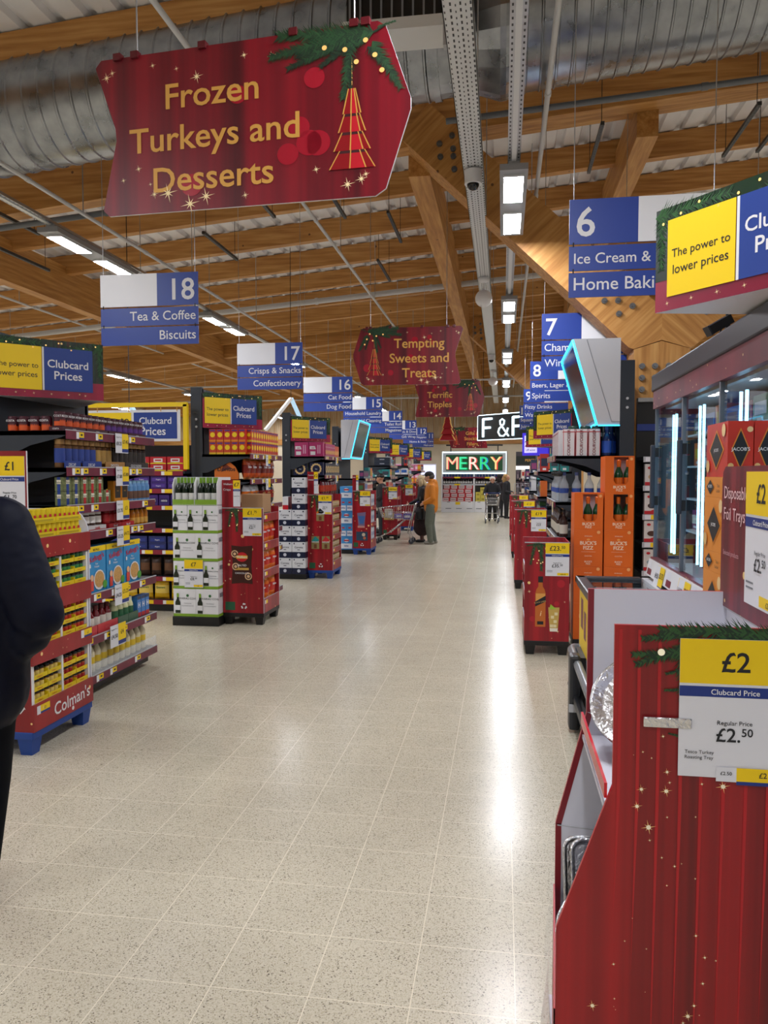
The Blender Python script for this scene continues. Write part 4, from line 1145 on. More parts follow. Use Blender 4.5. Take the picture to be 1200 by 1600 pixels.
YT = M('#e3c80c', .45); tr = MB(); tr.box(-.07, -.03, 0, .07, .03, .004, YT); tr.box(-.07, -.032, 0, .07, -.03, .026, YT); tr.box(-.07, -.032, 0, -.067, .03, .04, YT); tr.box(.067, -.032, 0, .07, .03, .04, YT)
tr.text(Fr((-.07, -.032, 0), (1, 0, 0), (0, 0, 1)), .06, .008, .014, "Colman's", BRED, 'c', .001, .01)
KT = Kind('mustard_tray', 'display tray', tr)
def mj(body, lab):
    b, p = jar(.019, .058, body, INK, lab, .014, 10); return Kind('mustard_jar', 'jar', b, p)
JS = [mj(M('#b57a2a', .25), M('#e8d070', .4)), mj(M('#c99048', .25), M('#b02a24', .4)), mj(M('#a86a35', .25), M('#c0301c', .4)), mj(M('#1f4a2c', .25), M('#3a8a48', .4))]
secs = [(.298, 'bottom', 0, 1), (.638, 'middle', 2, 2), (.948, 'upper', 3, 3)]
for z0_, sn, ja, jb_ in secs:
    for lay in range(3):
        z = z0_ + .0705 * lay
        for col in range(2):
            for q in range(2):
                yy = y0 + .033 + .31 * col + .07 + .146 * q
                wh = f"{('lowest', 'middle', 'top')[lay]} layer of the {sn} tier, {ORD[col * 2 + q]} from left"
                KT.put((x1 - .038, yy, z), EAST, f'yellow mustard tray, {wh}', 'mustard trays')
                kd = JS[ja if col == 0 else jb_]
                for r_ in range(3):
                    kd.put((x1 - .037, yy - .045 + .045 * r_, z + .0045), EAST, f'mustard jar, {ORD[r_]} in its tray, {wh}', 'mustard jars')
tin = MB(); tin.lathe([(.022, 0), (.023, .004), (.023, .074), (.022, .078)], YT, seg=12); tin.rect(Fr((-.02, -.0235, 0), (1, 0, 0), (0, 0, 1)), .008, .02, .032, .045, BRED)
KTN = Kind('mustard_tin', 'tin', tin)
for lay in range(2):
    KT2 = Kind('tin_tray', 'display tray', carton(.28, .006, .028, YT, [('f', 'r', .1, .2, .9, .6, M('#b8a010', .5))])) if lay == 0 else KT2
    for q in range(2): KT2.put((x1 - .02, y0 + .17 + .285 * q, 1.27 + .088 * lay), EAST, f"yellow tray front before the mustard tins, {('lower', 'upper')[lay]} {('left', 'right')[q]}", 'tin trays')
    for r_ in range(2):
        row(KTN, 11, (x1 - .05 - .052 * r_, y0 + .06, 1.27 + .088 * lay), (0, .052, 0), EAST, 'yellow mustard tin', f"from left, {('lower', 'upper')[lay]} layer, {('front', 'back')[r_]} row", 'mustard tins')
    if lay == 0:
        b = MB(); b.box(-.06, -.28, 0, .06, .28, .006, YT); solo('layer_board', b, 'thin yellow board between the two layers of mustard tins', 'board', (x1 - .076, (y0 + y1) / 2, 1.35))
# ------------------------------------------------------------------ wine carton stack
WG = M('#7fa62a', .4); WB = M('#e6e6e8', .45); DGL = M('#12200f', .12)
def bottle_print(b, fr, x, y, h, m=DGL, lab=WHITE, e=.003):
    r = h * .13
    b.poly(fr, [(x - r, y), (x + r, y), (x + r, y + h * .55), (x + r * .4, y + h * .72), (x + r * .4, y + h), (x - r * .4, y + h), (x - r * .4, y + h * .72), (x - r, y + h * .55)], m, e)
    b.rect(fr, x - r, y + h * .15, x + r, y + h * .4, lab, e + .001); b.rect(fr, x - r * .42, y + h * .8, x + r * .42, y + h, WG if m is DGL else m, e + .001)
def wine_carton(w, h=.3, d=.42):
    b = carton(w, d, h, WB, [('flr', 'r', 0, 0, 1, .1, WG), ('f', 't', .64, .62, .1 if w > .2 else .06, 'WAIRAU COVE', INK, .004), ('f', 't', .64, .46, .06, 'Chardonnay', GREY, 0), ('f', 't', .64, .37, .05, 'SAUVIGNON BLANC', GREY, 0), ('f', 'd', .64, .76, .06, M('#2f6a35', .5)), ('r', 'r', .1, .7, .35, .85, GREY)], .003)
    bottle_print(b, FRONT(w, d, h), w * .2, h * .12, h * .72, e=.006); return Kind('wine_carton', 'wine carton', b)
K2, K3 = wine_carton(.253), wine_carton(.167)
t = thing('stack_base', 'black base under the white and green wine cartons', 'plinth', (-3.28, 8.08, 0))
b = MB(); b.box(-.265, -.225, 0, .265, .225, .1, BLACK, .01); part('block', b, t)
for lay, (kd, n) in enumerate(((K2, 2), (K3, 3), (K2, 2), (K3, 3))):
    wv = .51 / n
    for i in range(n):
        kd.put((-3.535 + wv * (i + .5), 8.08 + random.uniform(-.004, .004), .1005 + .3025 * lay), 0, f'white and green wine carton, {ORD[i]} from left, {ORD[lay]} layer from the floor', 'wine cartons')
open_c = MB(); w_, d_, h_ = .25, .42, .3
open_c.box(-w_ / 2, -d_ / 2, 0, w_ / 2, d_ / 2, .01, WB); open_c.box(-w_ / 2, -d_ / 2, 0, w_ / 2, -d_ / 2 + .005, .06, WG)
for s in (-1, 1): open_c.prism(Fr((s * w_ / 2 - (.005 if s > 0 else 0), d_ / 2, 0), (0, -1, 0), (0, 0, 1)), [(0, 0), (d_, 0), (d_, .22), (d_ - .06, .3), (0, .3)], .005, WB, WB, 0)
open_c.box(-w_ / 2, d_ / 2 - .005, 0, w_ / 2, d_ / 2, .3, WB)
KO = Kind('open_wine_case', 'wine case', open_c)
wb, wp = bottle(.036, .285, .02, DGL, M('#dcdcd8', .5), M('#6f9a1f', .4), .085, .58, .12, .42, 14, .4); KW = Kind('wine_bottle', 'wine bottle', wb, wp)
for i in range(2):
    cx = -3.535 + .255 * (i + .5)
    KO.put((cx, 8.08, .1005 + .3025 * 4), 0, f"open white wine case on the stack top, {('left', 'right')[i]} one", 'open wine cases')
    for q in range(3):
        for r_ in range(2):
            KW.put((cx - .077 + .077 * q, 7.93 + .09 * r_, .1005 + .3025 * 4 + .0105), 0, f"green capped wine bottle, {ORD[q]} from left, {('front', 'back')[r_]} row, {('left', 'right')[i]} open case", 'wine bottles')
t = thing('wine_price_card', 'yellow and white £7 price card taped to the wine cartons', 'price card', (-3.4, 7.858, .42))
b = MB(); fr = Fr((0, 0, 0), (1, 0, 0), (0, 0, 1)); card_print(b, fr, 0, 0, .21, .3, '£7', '£8.50', .002, True, .002); part('card', b, t)

# ------------------------------------------------------------------ red crisps display
def draw_crisps(b, fr, w, zb, zt):
    BR = M('#3f1a12', .35); x0_, y0_ = w * .22, zb + .32; ww, hh = w * .52, .42
    b.poly(fr, [(x0_, y0_), (x0_ + ww * .5, y0_ + .012), (x0_ + ww, y0_), (x0_ + ww * .94, y0_ + hh * .5), (x0_ + ww, y0_ + hh), (x0_ + ww * .5, y0_ + hh - .012), (x0_, y0_ + hh), (x0_ + ww * .06, y0_ + hh * .5)], BR, .003)
    cx = x0_ + ww / 2
    b.disc(fr, cx, y0_ + hh * .7, ww * .27, M('#c8202a', .35), .0045, 18, .8); b.rect(fr, cx - ww * .27, y0_ + hh * .66, cx + ww * .27, y0_ + hh * .74, M('#e8b830', .4), .005); b.text(fr, cx, y0_ + hh * .675, .035, 'Walkers', WHITE, 'c', .006, .01, maxw=ww * .5)
    CRM = M('#d9b48a', .5)
    for px, py in ((.16, .78), (.8, .2), (.2, .45)):
        for k in range(3): b.disc(fr, x0_ + ww * px, y0_ + hh * py, ww * (.17 - .05 * k), CRM if k % 2 == 0 else BR, .0045 + .0005 * k, 14)
    b.rect(fr, cx - ww * .32, y0_ + hh * .36, cx + ww * .32, y0_ + hh * .42, M('#c9a24a', .4), .005); b.text(fr, cx, y0_ + hh * .46, .03, 'SALTED', WHITE, 'c', .006, .01); b.text(fr, cx, y0_ + hh * .26, .026, 'CHOCOLATE', WHITE, 'c', .006, .005)
t, xo, lv, d, s = red_display('red festive crisps display with a brown crisp bag print, beside the wine stack', -3.02, -2.56, 8.0, 8.6, 1.28, BLACK, 'L', ('£1.75', '£2.15'), draw_crisps, [.25, .56, .87, 1.18], (0, .45, 1.58, ['Walkers', 'Crisps'], '£7'))
OBAG = M('#d8641a', .25); OB2 = M('#b8281c', .25)
KB = Kind('crisp_bag', 'crisp bag', pillow_bag(.18, .24, .08, OBAG, OB2, 'Walkers', WHITE, M('#e8a050', .25), 1))
for lay in range(3):
    for q in range(3): KB.put((-2.63 + random.uniform(-.01, .01), 8.11 + .19 * q, lv[lay] + .001), EAST + random.uniform(-.2, .2), f'orange and red crisp bag, {ORD[q]} from the near side, {ORD[lay]} tray of the crisps display', 'bags in the crisps display')
b = carton(.3, .25, .24, CARD, [('f', 'r', .1, .1, .9, .16, BROWN)]); solo('brown_carton', b, 'open brown cardboard box on top of the red crisps display', 'cardboard box', (-2.75, 8.35, lv[3] + .001), EAST)

# ------------------------------------------------------------------ SECOND LEFT SHELF END: snacks
B0, B1 = 8.79, 10.1
ZB = [.13, .68, .94, 1.26, 1.58, 1.88]
shelf_end('L', B0, B1, ZB, 'navy end shelving of crisps and snack boxes behind the red crisps display', cards=[(5, 9.35, .18, .14, '£2', '£1.50'), (4, 9.35, .18, .14, '£3', '£2'), (3, 9.3, .18, .14, '£2.50', '£2')])
sbox = lambda c, c2: carton(.085, .06, .15, c, [('fl', 'd', .5, .55, .36, YEL), ('fl', 'r', 0, 0, 1, .16, c2), ('fl', 'r', .1, .84, .9, .94, M('#3f2f80', .4))])
ks1, ks2 = Kind('snack_box', 'snack box', sbox(M('#c8281e', .35), M('#e0821a', .35))), Kind('snack_box', 'snack box', sbox(M('#d0461c', .35), M('#e8c020', .35)))
zt = ZB[5]
for lay in range(2):
    row(ks1 if lay else ks2, 5, (-3.08, 8.87, zt + .152 * lay), (-.092, 0, 0), SOUTH, 'red snack box with yellow disc', f"from aisle, {('lower', 'upper')[lay]} layer, snacks top shelf", 'snack boxes')
    row(ks2 if lay else ks1, 12, (-3.02, 8.96, zt + .152 * lay), (0, .093, 0), EAST, 'orange and red snack box', f"from the near end, {('lower', 'upper')[lay]} layer, snacks top shelf", 'snack boxes')
# orange hood at the shelf end
DO = M('#e0741c', .4); b = MB()
P = [(0, 0), (.3, 0), (.3, .07), (.26, .15), (.2, .2), (.1, .235), (0, .245)]
fr = Fr((-3.42, 8.81, ZB[4]), (1, 0, 0), (0, 0, 1)); b.prism(Fr((0, 0, 0), (1, 0, 0), (0, 0, 1)), P, .01, DO); f3 = Fr((0, 0, 0), (1, 0, 0), (0, 0, 1))
b.poly(f3, [(.08, .09), (.22, .13), (.12, .2)], M('#7a2a10', .4), .001); b.text(f3, .15, .1, .075, 'Doritos', INK, 'c', .003, .015, maxw=.22)
solo('snack_hood', b, 'orange rounded end card with black lettering on the snacks shelf', 'end card', (-3.42, 8.82, ZB[4]))
KD = Kind('tortilla_bag', 'crisp bag', pillow_bag(.2, .25, .09, M('#c8501a', .25), M('#7a1f14', .25), 'Doritos', WHITE, M('#e08a40', .25), 2))
row(KD, 6, (-3.08, 8.98, ZB[4] + .001), (0, .2, 0), EAST, 'orange tortilla chip bag', 'from the near end behind the orange end card', 'tortilla bags', .012)
KC1 = Kind('crisp_bag', 'crisp bag', pillow_bag(.19, .25, .09, M('#c9cdd4', .25), M('#c8641a', .25), 'kettle', INK, None, 3)); KC2 = Kind('crisp_bag', 'crisp bag', pillow_bag(.19, .25, .09, M('#1b1716', .25), M('#8a1f18', .25), 'sensations', GOLD, None, 4))
row(KC1, 3, (-3.08, 8.95, ZB[3] + .001), (0, .19, 0), EAST, 'silver and orange crisp bag', 'on the third shelf of the snacks end', 'silver crisp bags', .012)
row(KC2, 3, (-3.08, 9.53, ZB[3] + .001), (0, .19, 0), EAST, 'black and red crisp bag', 'on the third shelf of the snacks end', 'black crisp bags', .012)
for zi, c1, c2, tx in ((2, '#b02a1c', '#d8a020', 'red'), (1, '#d8701c', '#1d1a18', 'orange and black'), (0, '#2f6a2a', '#c8c8b8', 'green')):
    kd = Kind('crisp_bag', 'crisp bag', pillow_bag(.19, .22 if zi else .3, .08, M(c1, .25), M(c2, .25), None, None, None, 5 + zi))
    row(kd, 6, (-3.06, 8.93, ZB[zi] + .001), (0, .2, 0), EAST, f'{tx} snack bag', f"on the {('bottom', 'second lowest', 'third lowest')[zi]} shelf of the snacks end", f'{tx} snack bags', .01)

# ------------------------------------------------------------------ aisle side of that run: chocolate, biscuits, crisps
zs = [.14, .42, .74, 1.0, 1.27, 1.47, 1.68]
t = thing('aisle_shelving', 'maroon edged aisle shelves of chocolate and biscuits under the yellow header', 'shelving', (-3.72, 8.64, 0))
b = MB(); b.box(-1.9, .42, 0.02, 0, .46, 2.0, BLACK); part('back_panel', b, t)
for z in zs:
    b = MB(); b.box(-1.9, 0, z - .03, -.0, .418, z, SLATE); sh = part('shelf', b, t)
    b = MB(); fr = Fr((-1.9, 0, z - .045), (1, 0, 0), (0, 0, 1)); b.prism(fr, [(0, -.01), (1.88, -.01), (1.88, .045), (0, .045)], .006, M('#8a1532', .4), None, .008)
    x = .05
    while x < 1.75:
        b.rect(fr, x, -.004, x + .04, .04, TICK[0], .01); b.rect(fr, x + .04, -.004, x + .14, .04, CARDYEL, .01); x += .26
    part('edge_strip', b, sh)
b = MB(); b.box(-1.9, .03, 0, 0, .41, .11, BLACK); part('plinth', b, t)
def choc(w, h, c, c2, txt, tc=WHITE): return Kind('snack_pack', 'snack pack', carton(w, .1, h, c, [('f', 'r', .1, .22, .9, .7, c2), ('f', 't', .5, .36, .28, txt, tc, .015)], .004))
PUR = M('#3f1f7a', .35)
rolls = Kind('chocolate_tub', 'chocolate box', carton(.2, .1, .085, BRED, [('f', 'r', .22, .25, .78, .75, WHITE), ('f', 'r', .3, .4, .7, .6, M('#c01826', .4)), ('f', 'p', [(0, 0), (1, 0), (1, .12), (.5, .25), (0, .12)], M('#e8d020', .4))]))
for zi, lay, kd, n, st, nm, ds in ((6, 2, rolls, 8, .215, 'rolls', 'red and white chocolate roll box'), (5, 2, choc(.2, .075, PUR, M('#5a3aa0', .35), 'Fingers'), 8, .215, 'bars', 'purple chocolate bar pack'), (4, 1, choc(.13, .13, PUR, M('#2a1560', .35), 'minis'), 12, .145, 'pouches', 'purple chocolate pouch'),
                                   (2, 2, choc(.22, .08, M('#1f2a6a', .35), M('#28388a', .35), 'fingers'), 7, .24, 'biscuits', 'navy biscuit finger pack')):
    for l in range(lay):
        hh = (.086, .076, .131, .081)[(6, 5, 4, 2).index(zi)]
        row(kd, n, (-3.85, 8.72, zs[zi] + hh * l), (-st, 0, 0), SOUTH, ds, f"from the aisle, {('lower', 'upper')[l] if lay > 1 else 'single'} layer, chocolate shelves", nm)
kd = Kind('coffee_pouch', 'snack pack', pillow_bag(.13, .22, .07, M('#3a2418', .4), M('#6b4528', .4), None, None, None, 9)); row(kd, 11, (-3.83, 8.73, zs[1] + .001), (-.15, 0, 0), SOUTH, 'brown pouch', 'from the aisle on the second lowest aisle shelf', 'brown pouches', .01)
kd = Kind('crisp_bag', 'crisp bag', pillow_bag(.19, .24, .08, M('#e0b018', .25), M('#f0d060', .3), 'Quavers', M('#2a6a3a', .4), M('#c88a10', .3), 10)); row(kd, 8, (-3.85, 8.73, zs[0] + .001), (-.21, 0, 0), SOUTH, 'yellow crisp bag', 'from the aisle on the bottom aisle shelf', 'yellow crisp bags', .01)

# ------------------------------------------------------------------ beer carton stack and hot chocolate display
NV = M('#151b38', .4)
def beer(w, h=.25, d=.36): return Kind('beer_carton', 'beer carton', carton(w, d, h, M('#d9dade', .45), [('flr', 'r', 0, 0, 1, .38, NV), ('f', 't', .5, .62, .17, 'Corona', NV, .01), ('f', 'r', .4, .5, .6, .54, NV), ('f', 'd', .5, .2, .12, M('#c8ccd8', .5)), ('f', 'r', .12, .86, .2, .94, NV), ('f', 'r', .8, .86, .9, .94, NV)], .003))
KB1 = beer(.215)
t = thing('stack_base', 'black base under the white and navy beer cartons', 'plinth', (-3.25, 11.8, 0)); b = MB(); b.box(-.23, -.19, 0, .23, .19, .08, BLACK, .01); part('block', b, t)
for i, n in ((0, 4), (1, 6)):
    for l in range(n): KB1.put((-3.365 + .222 * i, 11.8, .0805 + .2515 * l), 0, f"white and navy beer carton, {('left', 'right')[i]} column, {ORD[l]} from the floor", 'beer cartons')
kd = Kind('white_red_carton', 'carton', carton(.09, .2, .2, M('#d8d6d8', .45), [('f', 'r', 0, .0, 1, .35, BRED), ('r', 'r', .0, 0, 1, 1, M('#7a1a24', .4))])); kd.put((-3.37, 11.78, .0805 + .2515 * 4 + .0005), .0, 'small white and red carton on the left beer column')
def draw_choc(b, fr, w, zb, zt):
    for x, y, c in ((.5, .62, '#e07a1c'), (.3, .25, '#1f8a86'), (.72, .25, '#c82832')):
        px, py = w * x - .06, zb + .1 + (zt - zb) * y - .06; b.rect(fr, px, py, px + .125, py + .2, M('#8a7a4c', .5), .003); b.poly(fr, [(px, py + .12), (px + .06, py + .2), (px + .125, py + .14), (px + .09, py + .11)], M(c, .4), .004)
        b.text(fr, px + .062, py + .1, .035, 'NESCAFE', WHITE, 'c', .0055, .012, maxw=.115); b.rect(fr, px + .04, py + .01, px + .085, py + .075, M('#6b3a1c', .5), .004)
t, xo, lv, d, s = red_display('red festive coffee sachet display on a blue pallet, beside the beer cartons', -3.03, -2.63, 11.75, 12.4, 1.32, PB, 'L', ('£1.50', '£2.75'), draw_choc, [.24, .45, .66, .87, 1.08], (0, .42, 1.68, ['Festive', 'treats'], '£2'), arch=False)
kd = Kind('sachet_box', 'sachet box', carton(.1, .05, .13, M('#b89a62', .4), [('f', 'r', 0, .55, 1, .85, M('#d8c8a8', .4)), ('f', 't', .5, .62, .2, 'NESCAFE', M('#7a1f1c', .4), .01), ('f', 'd', .5, .3, .25, M('#5a3018', .4))]))
for l in range(5): row(kd, 5, (-2.68, 11.85, lv[l] + .001), (0, .115, 0), EAST, 'small tan sachet box', f'from the near side, {ORD[l]} tray of the coffee sachet display', 'sachet boxes')

# ------------------------------------------------------------------ THIRD LEFT SHELF END
C0, C1 = 12.65, 14.0
ZC = [.11, .62, .92, 1.26, 1.62, 1.94]
shelf_end('L', C0, C1, ZC, 'navy end shelving with pink boxes and round biscuit tins behind the beer cartons', cards=[(5, 13.45, .17, .13, '£4', '£3'), (4, 13.45, .17, .13, '£6', '£5')])
PNK = M('#b8286a', .35)
kp1 = Kind('pink_box', 'biscuit box', carton(.24, .12, .24, PNK, [('f', 'r', .1, .1, .45, .35, WHITE), ('f', 'p', [(.05, .5), (.5, .5), (.42, .72), (.05, .72)], WHITE), ('f', 'r', .6, .2, .68, .8, M('#e0a0c0', .4)), ('f', 'r', .74, .2, .82, .8, M('#e0a0c0', .4)), ('f', 't', .27, .55, .14, 'deli', PNK, .015)]))
row(kp1, 2, (-3.12, 12.74, ZC[5]), (-.25, 0, 0), SOUTH, 'pink biscuit box facing the camera', 'from the aisle on the third shelf end', 'pink boxes')
kp2 = Kind('pink_box', 'biscuit box', carton(.1, .1, .22, PNK, [('f', 'd', .5, .35, .4, M('#e8b85a', .4)), ('f', 't', .5, .7, .16, 'mini', WHITE, .01)])); kp3 = Kind('orange_box', 'biscuit box', carton(.1, .1, .2, M('#d8502a', .35), [('f', 'd', .5, .4, .4, M('#f0c070', .4))]))
row(kp2, 7, (-3.04, 12.87, ZC[5]), (0, .108, 0), EAST, 'narrow pink biscuit box', 'along the front of the third shelf end', 'narrow pink boxes')
row(kp3, 3, (-3.04, 13.63, ZC[5]), (0, .108, 0), EAST, 'narrow orange biscuit box', 'along the front of the third shelf end', 'narrow orange boxes')
def tinm(w, d, h):
    b = carton(w, d, h, M('#1b2248', .3), [('f', 'd', .5, .5, .42, M('#c89a4a', .35)), ('f', 'd', .5, .5, .3, M('#161d40', .3)), ('f', 't', .5, .45, .12, 'fine', WHITE, .01)])
    fr = FRONT(w, d, h)
    for k in range(14): b.disc(fr, w / 2 + .36 * min(w, h) * math.cos(k * PI / 7), h / 2 + .36 * min(w, h) * math.sin(k * PI / 7), .018, M('#e8c88a', .4), .006, 8)
    return b
row(Kind('biscuit_tin', 'biscuit tin', tinm(.23, .1, .22)), 2, (-3.12, 12.74, ZC[4]), (-.28, 0, 0), SOUTH, 'navy biscuit tin with ring of gold biscuits, facing the camera', 'from the aisle', 'navy tins')
row(Kind('biscuit_tin', 'biscuit tin', tinm(.13, .1, .21)), 8, (-3.04, 12.88, ZC[4]), (0, .138, 0), EAST, 'narrow navy biscuit tin', 'along the front of the third shelf end', 'narrow navy tins')
for zi, c1, c2, tx in ((3, '#5a1420', '#a8301c', 'dark red'), (2, '#c8501c', '#8a1a1c', 'orange and red'), (1, '#5a2a7a', '#b02848', 'purple'), (0, '#4a2a6a', '#2a2a30', 'dark purple')):
    row(Kind('snack_bag', 'snack bag', pillow_bag(.2, .27 if zi != 1 else .25, .09, M(c1, .25), M(c2, .25), None, None, None, 20 + zi)), 6, (-3.06, 12.8, ZC[zi] + .001), (0, .205, 0), EAST, f'{tx} snack bag', f"on the {('bottom', 'second', 'third', 'fourth')[zi]} shelf up of the third shelf end", f'{tx} bags', .01)

# ------------------------------------------------------------------ kitchen roll stack, jug display, further left displays
def regina(w): return Kind('kitchen_roll_pack', 'kitchen roll pack', carton(w, .28, .26, M('#3f8fd0', .4), [('f', 'r', .08, .1, .92, .5, M('#dfe6ee', .4)), ('f', 'd', .5, .74, .2, M('#d8e4f0', .4), .7), ('f', 'r', .3, .68, .7, .8, M('#b8283a', .4)), ('f', 't', .5, .25, .2, 'blitz', BLUE, .02)], .01))
kr = regina(.27); kr2 = regina(.135)
t = thing('stack_base', 'low black base under the blue kitchen roll packs', 'plinth', (-3.18, 15.65, 0)); b = MB(); b.box(-.15, -.16, 0, .15, .16, .08, BLACK); part('block', b, t)
for l in range(5):
    if l % 2 == 0: kr.put((-3.18, 15.65, .081 + .2615 * l), 0, f'blue and white kitchen roll pack, {ORD[l]} from the floor', 'kitchen roll packs')
    else:
        for q in range(2): kr2.put((-3.2475 + .135 * q, 15.65, .081 + .2615 * l), 0, f"narrow blue kitchen roll pack, {('left', 'right')[q]}, {ORD[l]} layer up", 'kitchen roll packs')
def draw_jug(b, fr, w, zb, zt):
    J = M('#3a3f6a', .3)
    b.poly(fr, [(w * .25, zb + .72), (w * .72, zb + .74), (w * .64, zb + .42), (w * .33, zb + .42)], M('#7a6a8a', .3), .003); b.poly(fr, [(w * .3, zb + .66), (w * .68, zb + .66), (w * .6, zb + .5), (w * .4, zb + .5)], M('#3f6aa8', .3), .004)
    b.rect(fr, w * .28, zb + .42, w * .66, zb + .46, M('#c88a80', .4), .0045); b.rect(fr, w * .2, zb + .16, w * .82, zb + .34, M('#26405a', .4), .003); b.disc(fr, w * .6, zb + .28, .035, M('#c8b8a0', .4), .004); b.disc(fr, w * .65, zb + .21, .03, M('#b86a4a', .4), .004)
t, xo, lv, d, s = red_display('red festive water jug display on a blue pallet', -3.02, -2.64, 15.35, 16.0, 1.3, PB, 'L', ('£23', '£33'), draw_jug, [.28, .62, .96], (0, .32, 1.62, ['Gift'], '£9'))
kj = Kind('jug_box', 'jug box', carton(.16, .12, .26, M('#cfd3da', .4), [('f', 'd', .5, .5, .3, M('#2a4a8a', .4)), ('f', 'r', 0, 0, 1, .12, M('#3a3a4a', .4))]))
for l in range(3): row(kj, 3, (-2.73, 15.48, lv[l] + .001), (0, .19, 0), EAST, 'pale jug box with blue disc', f'from near side, {ORD[l]} tray of jug display', 'jug boxes')
red_display('tall red display with half price card behind the shopping trolley', -2.96, -2.58, 18.9, 19.5, 1.32, BLACK, 'L', ('Half Price', '£5'), None, None, None, rec=True)
red_display('red display with arched top beside the woman in black', -2.99, -2.55, 22.0, 22.7, 1.33, PB, 'L', ('£17', '£25'), None, None, None, arch=True, rec=False)
red_display('farthest red display on the left, partly behind the man in orange', -2.9, -2.5, 25.8, 26.5, 1.33, PB, 'L', ('£12', '£20'), None, None, None, rec=False)

PAL = ['#b8322a', '#2a8a8a', '#d8b020', '#22304a', '#c8c8cc', '#3a6a3a', '#8a3a6a', '#d86a28', '#3a3f4a', '#e0d8c8', '#5a2a1a', '#2a5aa8']
def gift_kind(i, w, h, d=.12):
    c1, c2 = PAL[i % 12], PAL[(i * 5 + 3) % 12]
    return Kind('gift_box', 'gift box', carton(w, d, h, M(c1, .35), [('fl', 'r', .12, .3, .88, .75, M(c2, .4)), ('f', 'r', .3, .08, .7, .2, WHITE)]), ())
CN = {'#b8322a': 'red', '#2a8a8a': 'teal', '#d8b020': 'yellow', '#22304a': 'navy', '#c8c8cc': 'silver', '#3a6a3a': 'green', '#8a3a6a': 'plum', '#d86a28': 'orange', '#3a3f4a': 'charcoal', '#e0d8c8': 'cream', '#5a2a1a': 'brown', '#2a5aa8': 'blue'}
def fill_end(side, y0, y1, zs, xf, seed, endname, hmax=None):
    rnd = random.Random(seed); s = 1 if side == 'L' else -1; used = {}
    for zi, z in enumerate(zs):
        gap = (zs[zi + 1] - z if zi + 1 < len(zs) else .32) - .06
        y = y0 + .08; runs = 0
        while y < y1 - .08:
            i = rnd.randrange(12); n = rnd.randint(2, 4); w = rnd.choice((.09, .11, .14)); h = min(gap, rnd.uniform(.14, .26)); kd = gift_kind(i, w, h, .1)
            for q in range(n):
                if y + w > y1 - .02: break
                key = (CN[PAL[i]], zi); used[key] = used.get(key, 0) + 1
                kd.put((xf - s * .09, y + w / 2, z + .001), EAST if s > 0 else WEST, f"{CN[PAL[i]]} gift box, {ORD[min(used[key] - 1, 19)]} of its colour, {ORD[zi]} shelf up, {endname}", f'gift boxes on the {endname}'); y += w + .008
            y += .012
for k, zs in ((3, [.12, .6, .92, 1.24, 1.54]), (4, [.12, .6, .92, 1.24, 1.56, 1.86]), (5, [.12, .65, 1.0, 1.32, 1.62, 1.9]), (6, [.12, .8, 1.3, 1.75]), (7, [.12, .8, 1.3, 1.75])):
    nm = ('fourth', 'fifth', 'sixth', 'seventh', 'eighth')[k - 3] + ' left shelf end'
    shelf_end('L', LY[k], LY[k] + 1.35, zs, f'dark end shelving of gifts, {ORD[k]} along the left side', tick=True)
    fill_end('L', LY[k], LY[k] + 1.35, zs[1:], -2.97, k, nm)
    kd = gift_kind(k * 3 + 1, .22, .2, .1)
    row(kd, 2, (-3.1, LY[k] + .06, zs[-2] + .001), (-.24, 0, 0), SOUTH, 'wide gift box facing the camera', f'from the aisle on the {nm}', f'wide gift boxes {nm}')
kd = Kind('navy_gift_set', 'gift box', carton(.42, .2, .11, M('#1f2838', .35), [('f', 'r', .35, .4, .65, .6, M('#a8acb8', .4))])); row(kd, 2, (-3.2, 20.45, 1.8615), (0, 0, .1115), SOUTH, 'flat navy gift set', 'up of the stack, fifth left shelf end', 'navy gift sets')
# ================================================================== RIGHT SIDE
# ------------------------------------------------------------------ foreground display of foil trays
FX, FY0, FY1 = .13, 1.78, 2.34
t = thing('foil_tray_display', 'large red festive display of foil roasting trays in the right foreground', 'floor display', (FX, FY0, 0))
W_, D_ = .6, FY1 - FY0
prof = [(0, .03), (W_, .03), (W_, 1.31), (.122, 1.31), (.122, .94), (0, .595)]
f2 = Fr((0, 0, 0), (1, 0, 0), (0, 0, 1))
EDGE = M('#b01722', .35)
b = MB(); b.prism(f2, prof, .01, CURTAIN, EDGE)
b.add([f2.p(x, z, -.0105) for x, z in prof], [tuple(range(6))[::-1]], INNER)
part('side_panel', b, t)
b = MB()
HI = M('#b0161f', .32)
for k, x in enumerate((.131, .172, .216, .265, .309, .357, .404, .45, .5, .55)):
    z0_ = (.62, .5, .1, .2, .05, .3, .12, .4, .1, .2)[k]; b.poly(f2, [(x - .004, z0_), (x + .0075, .9), (x + .008, 1.3), (x + .001, 1.3), (x, .9)], HI, .0012)
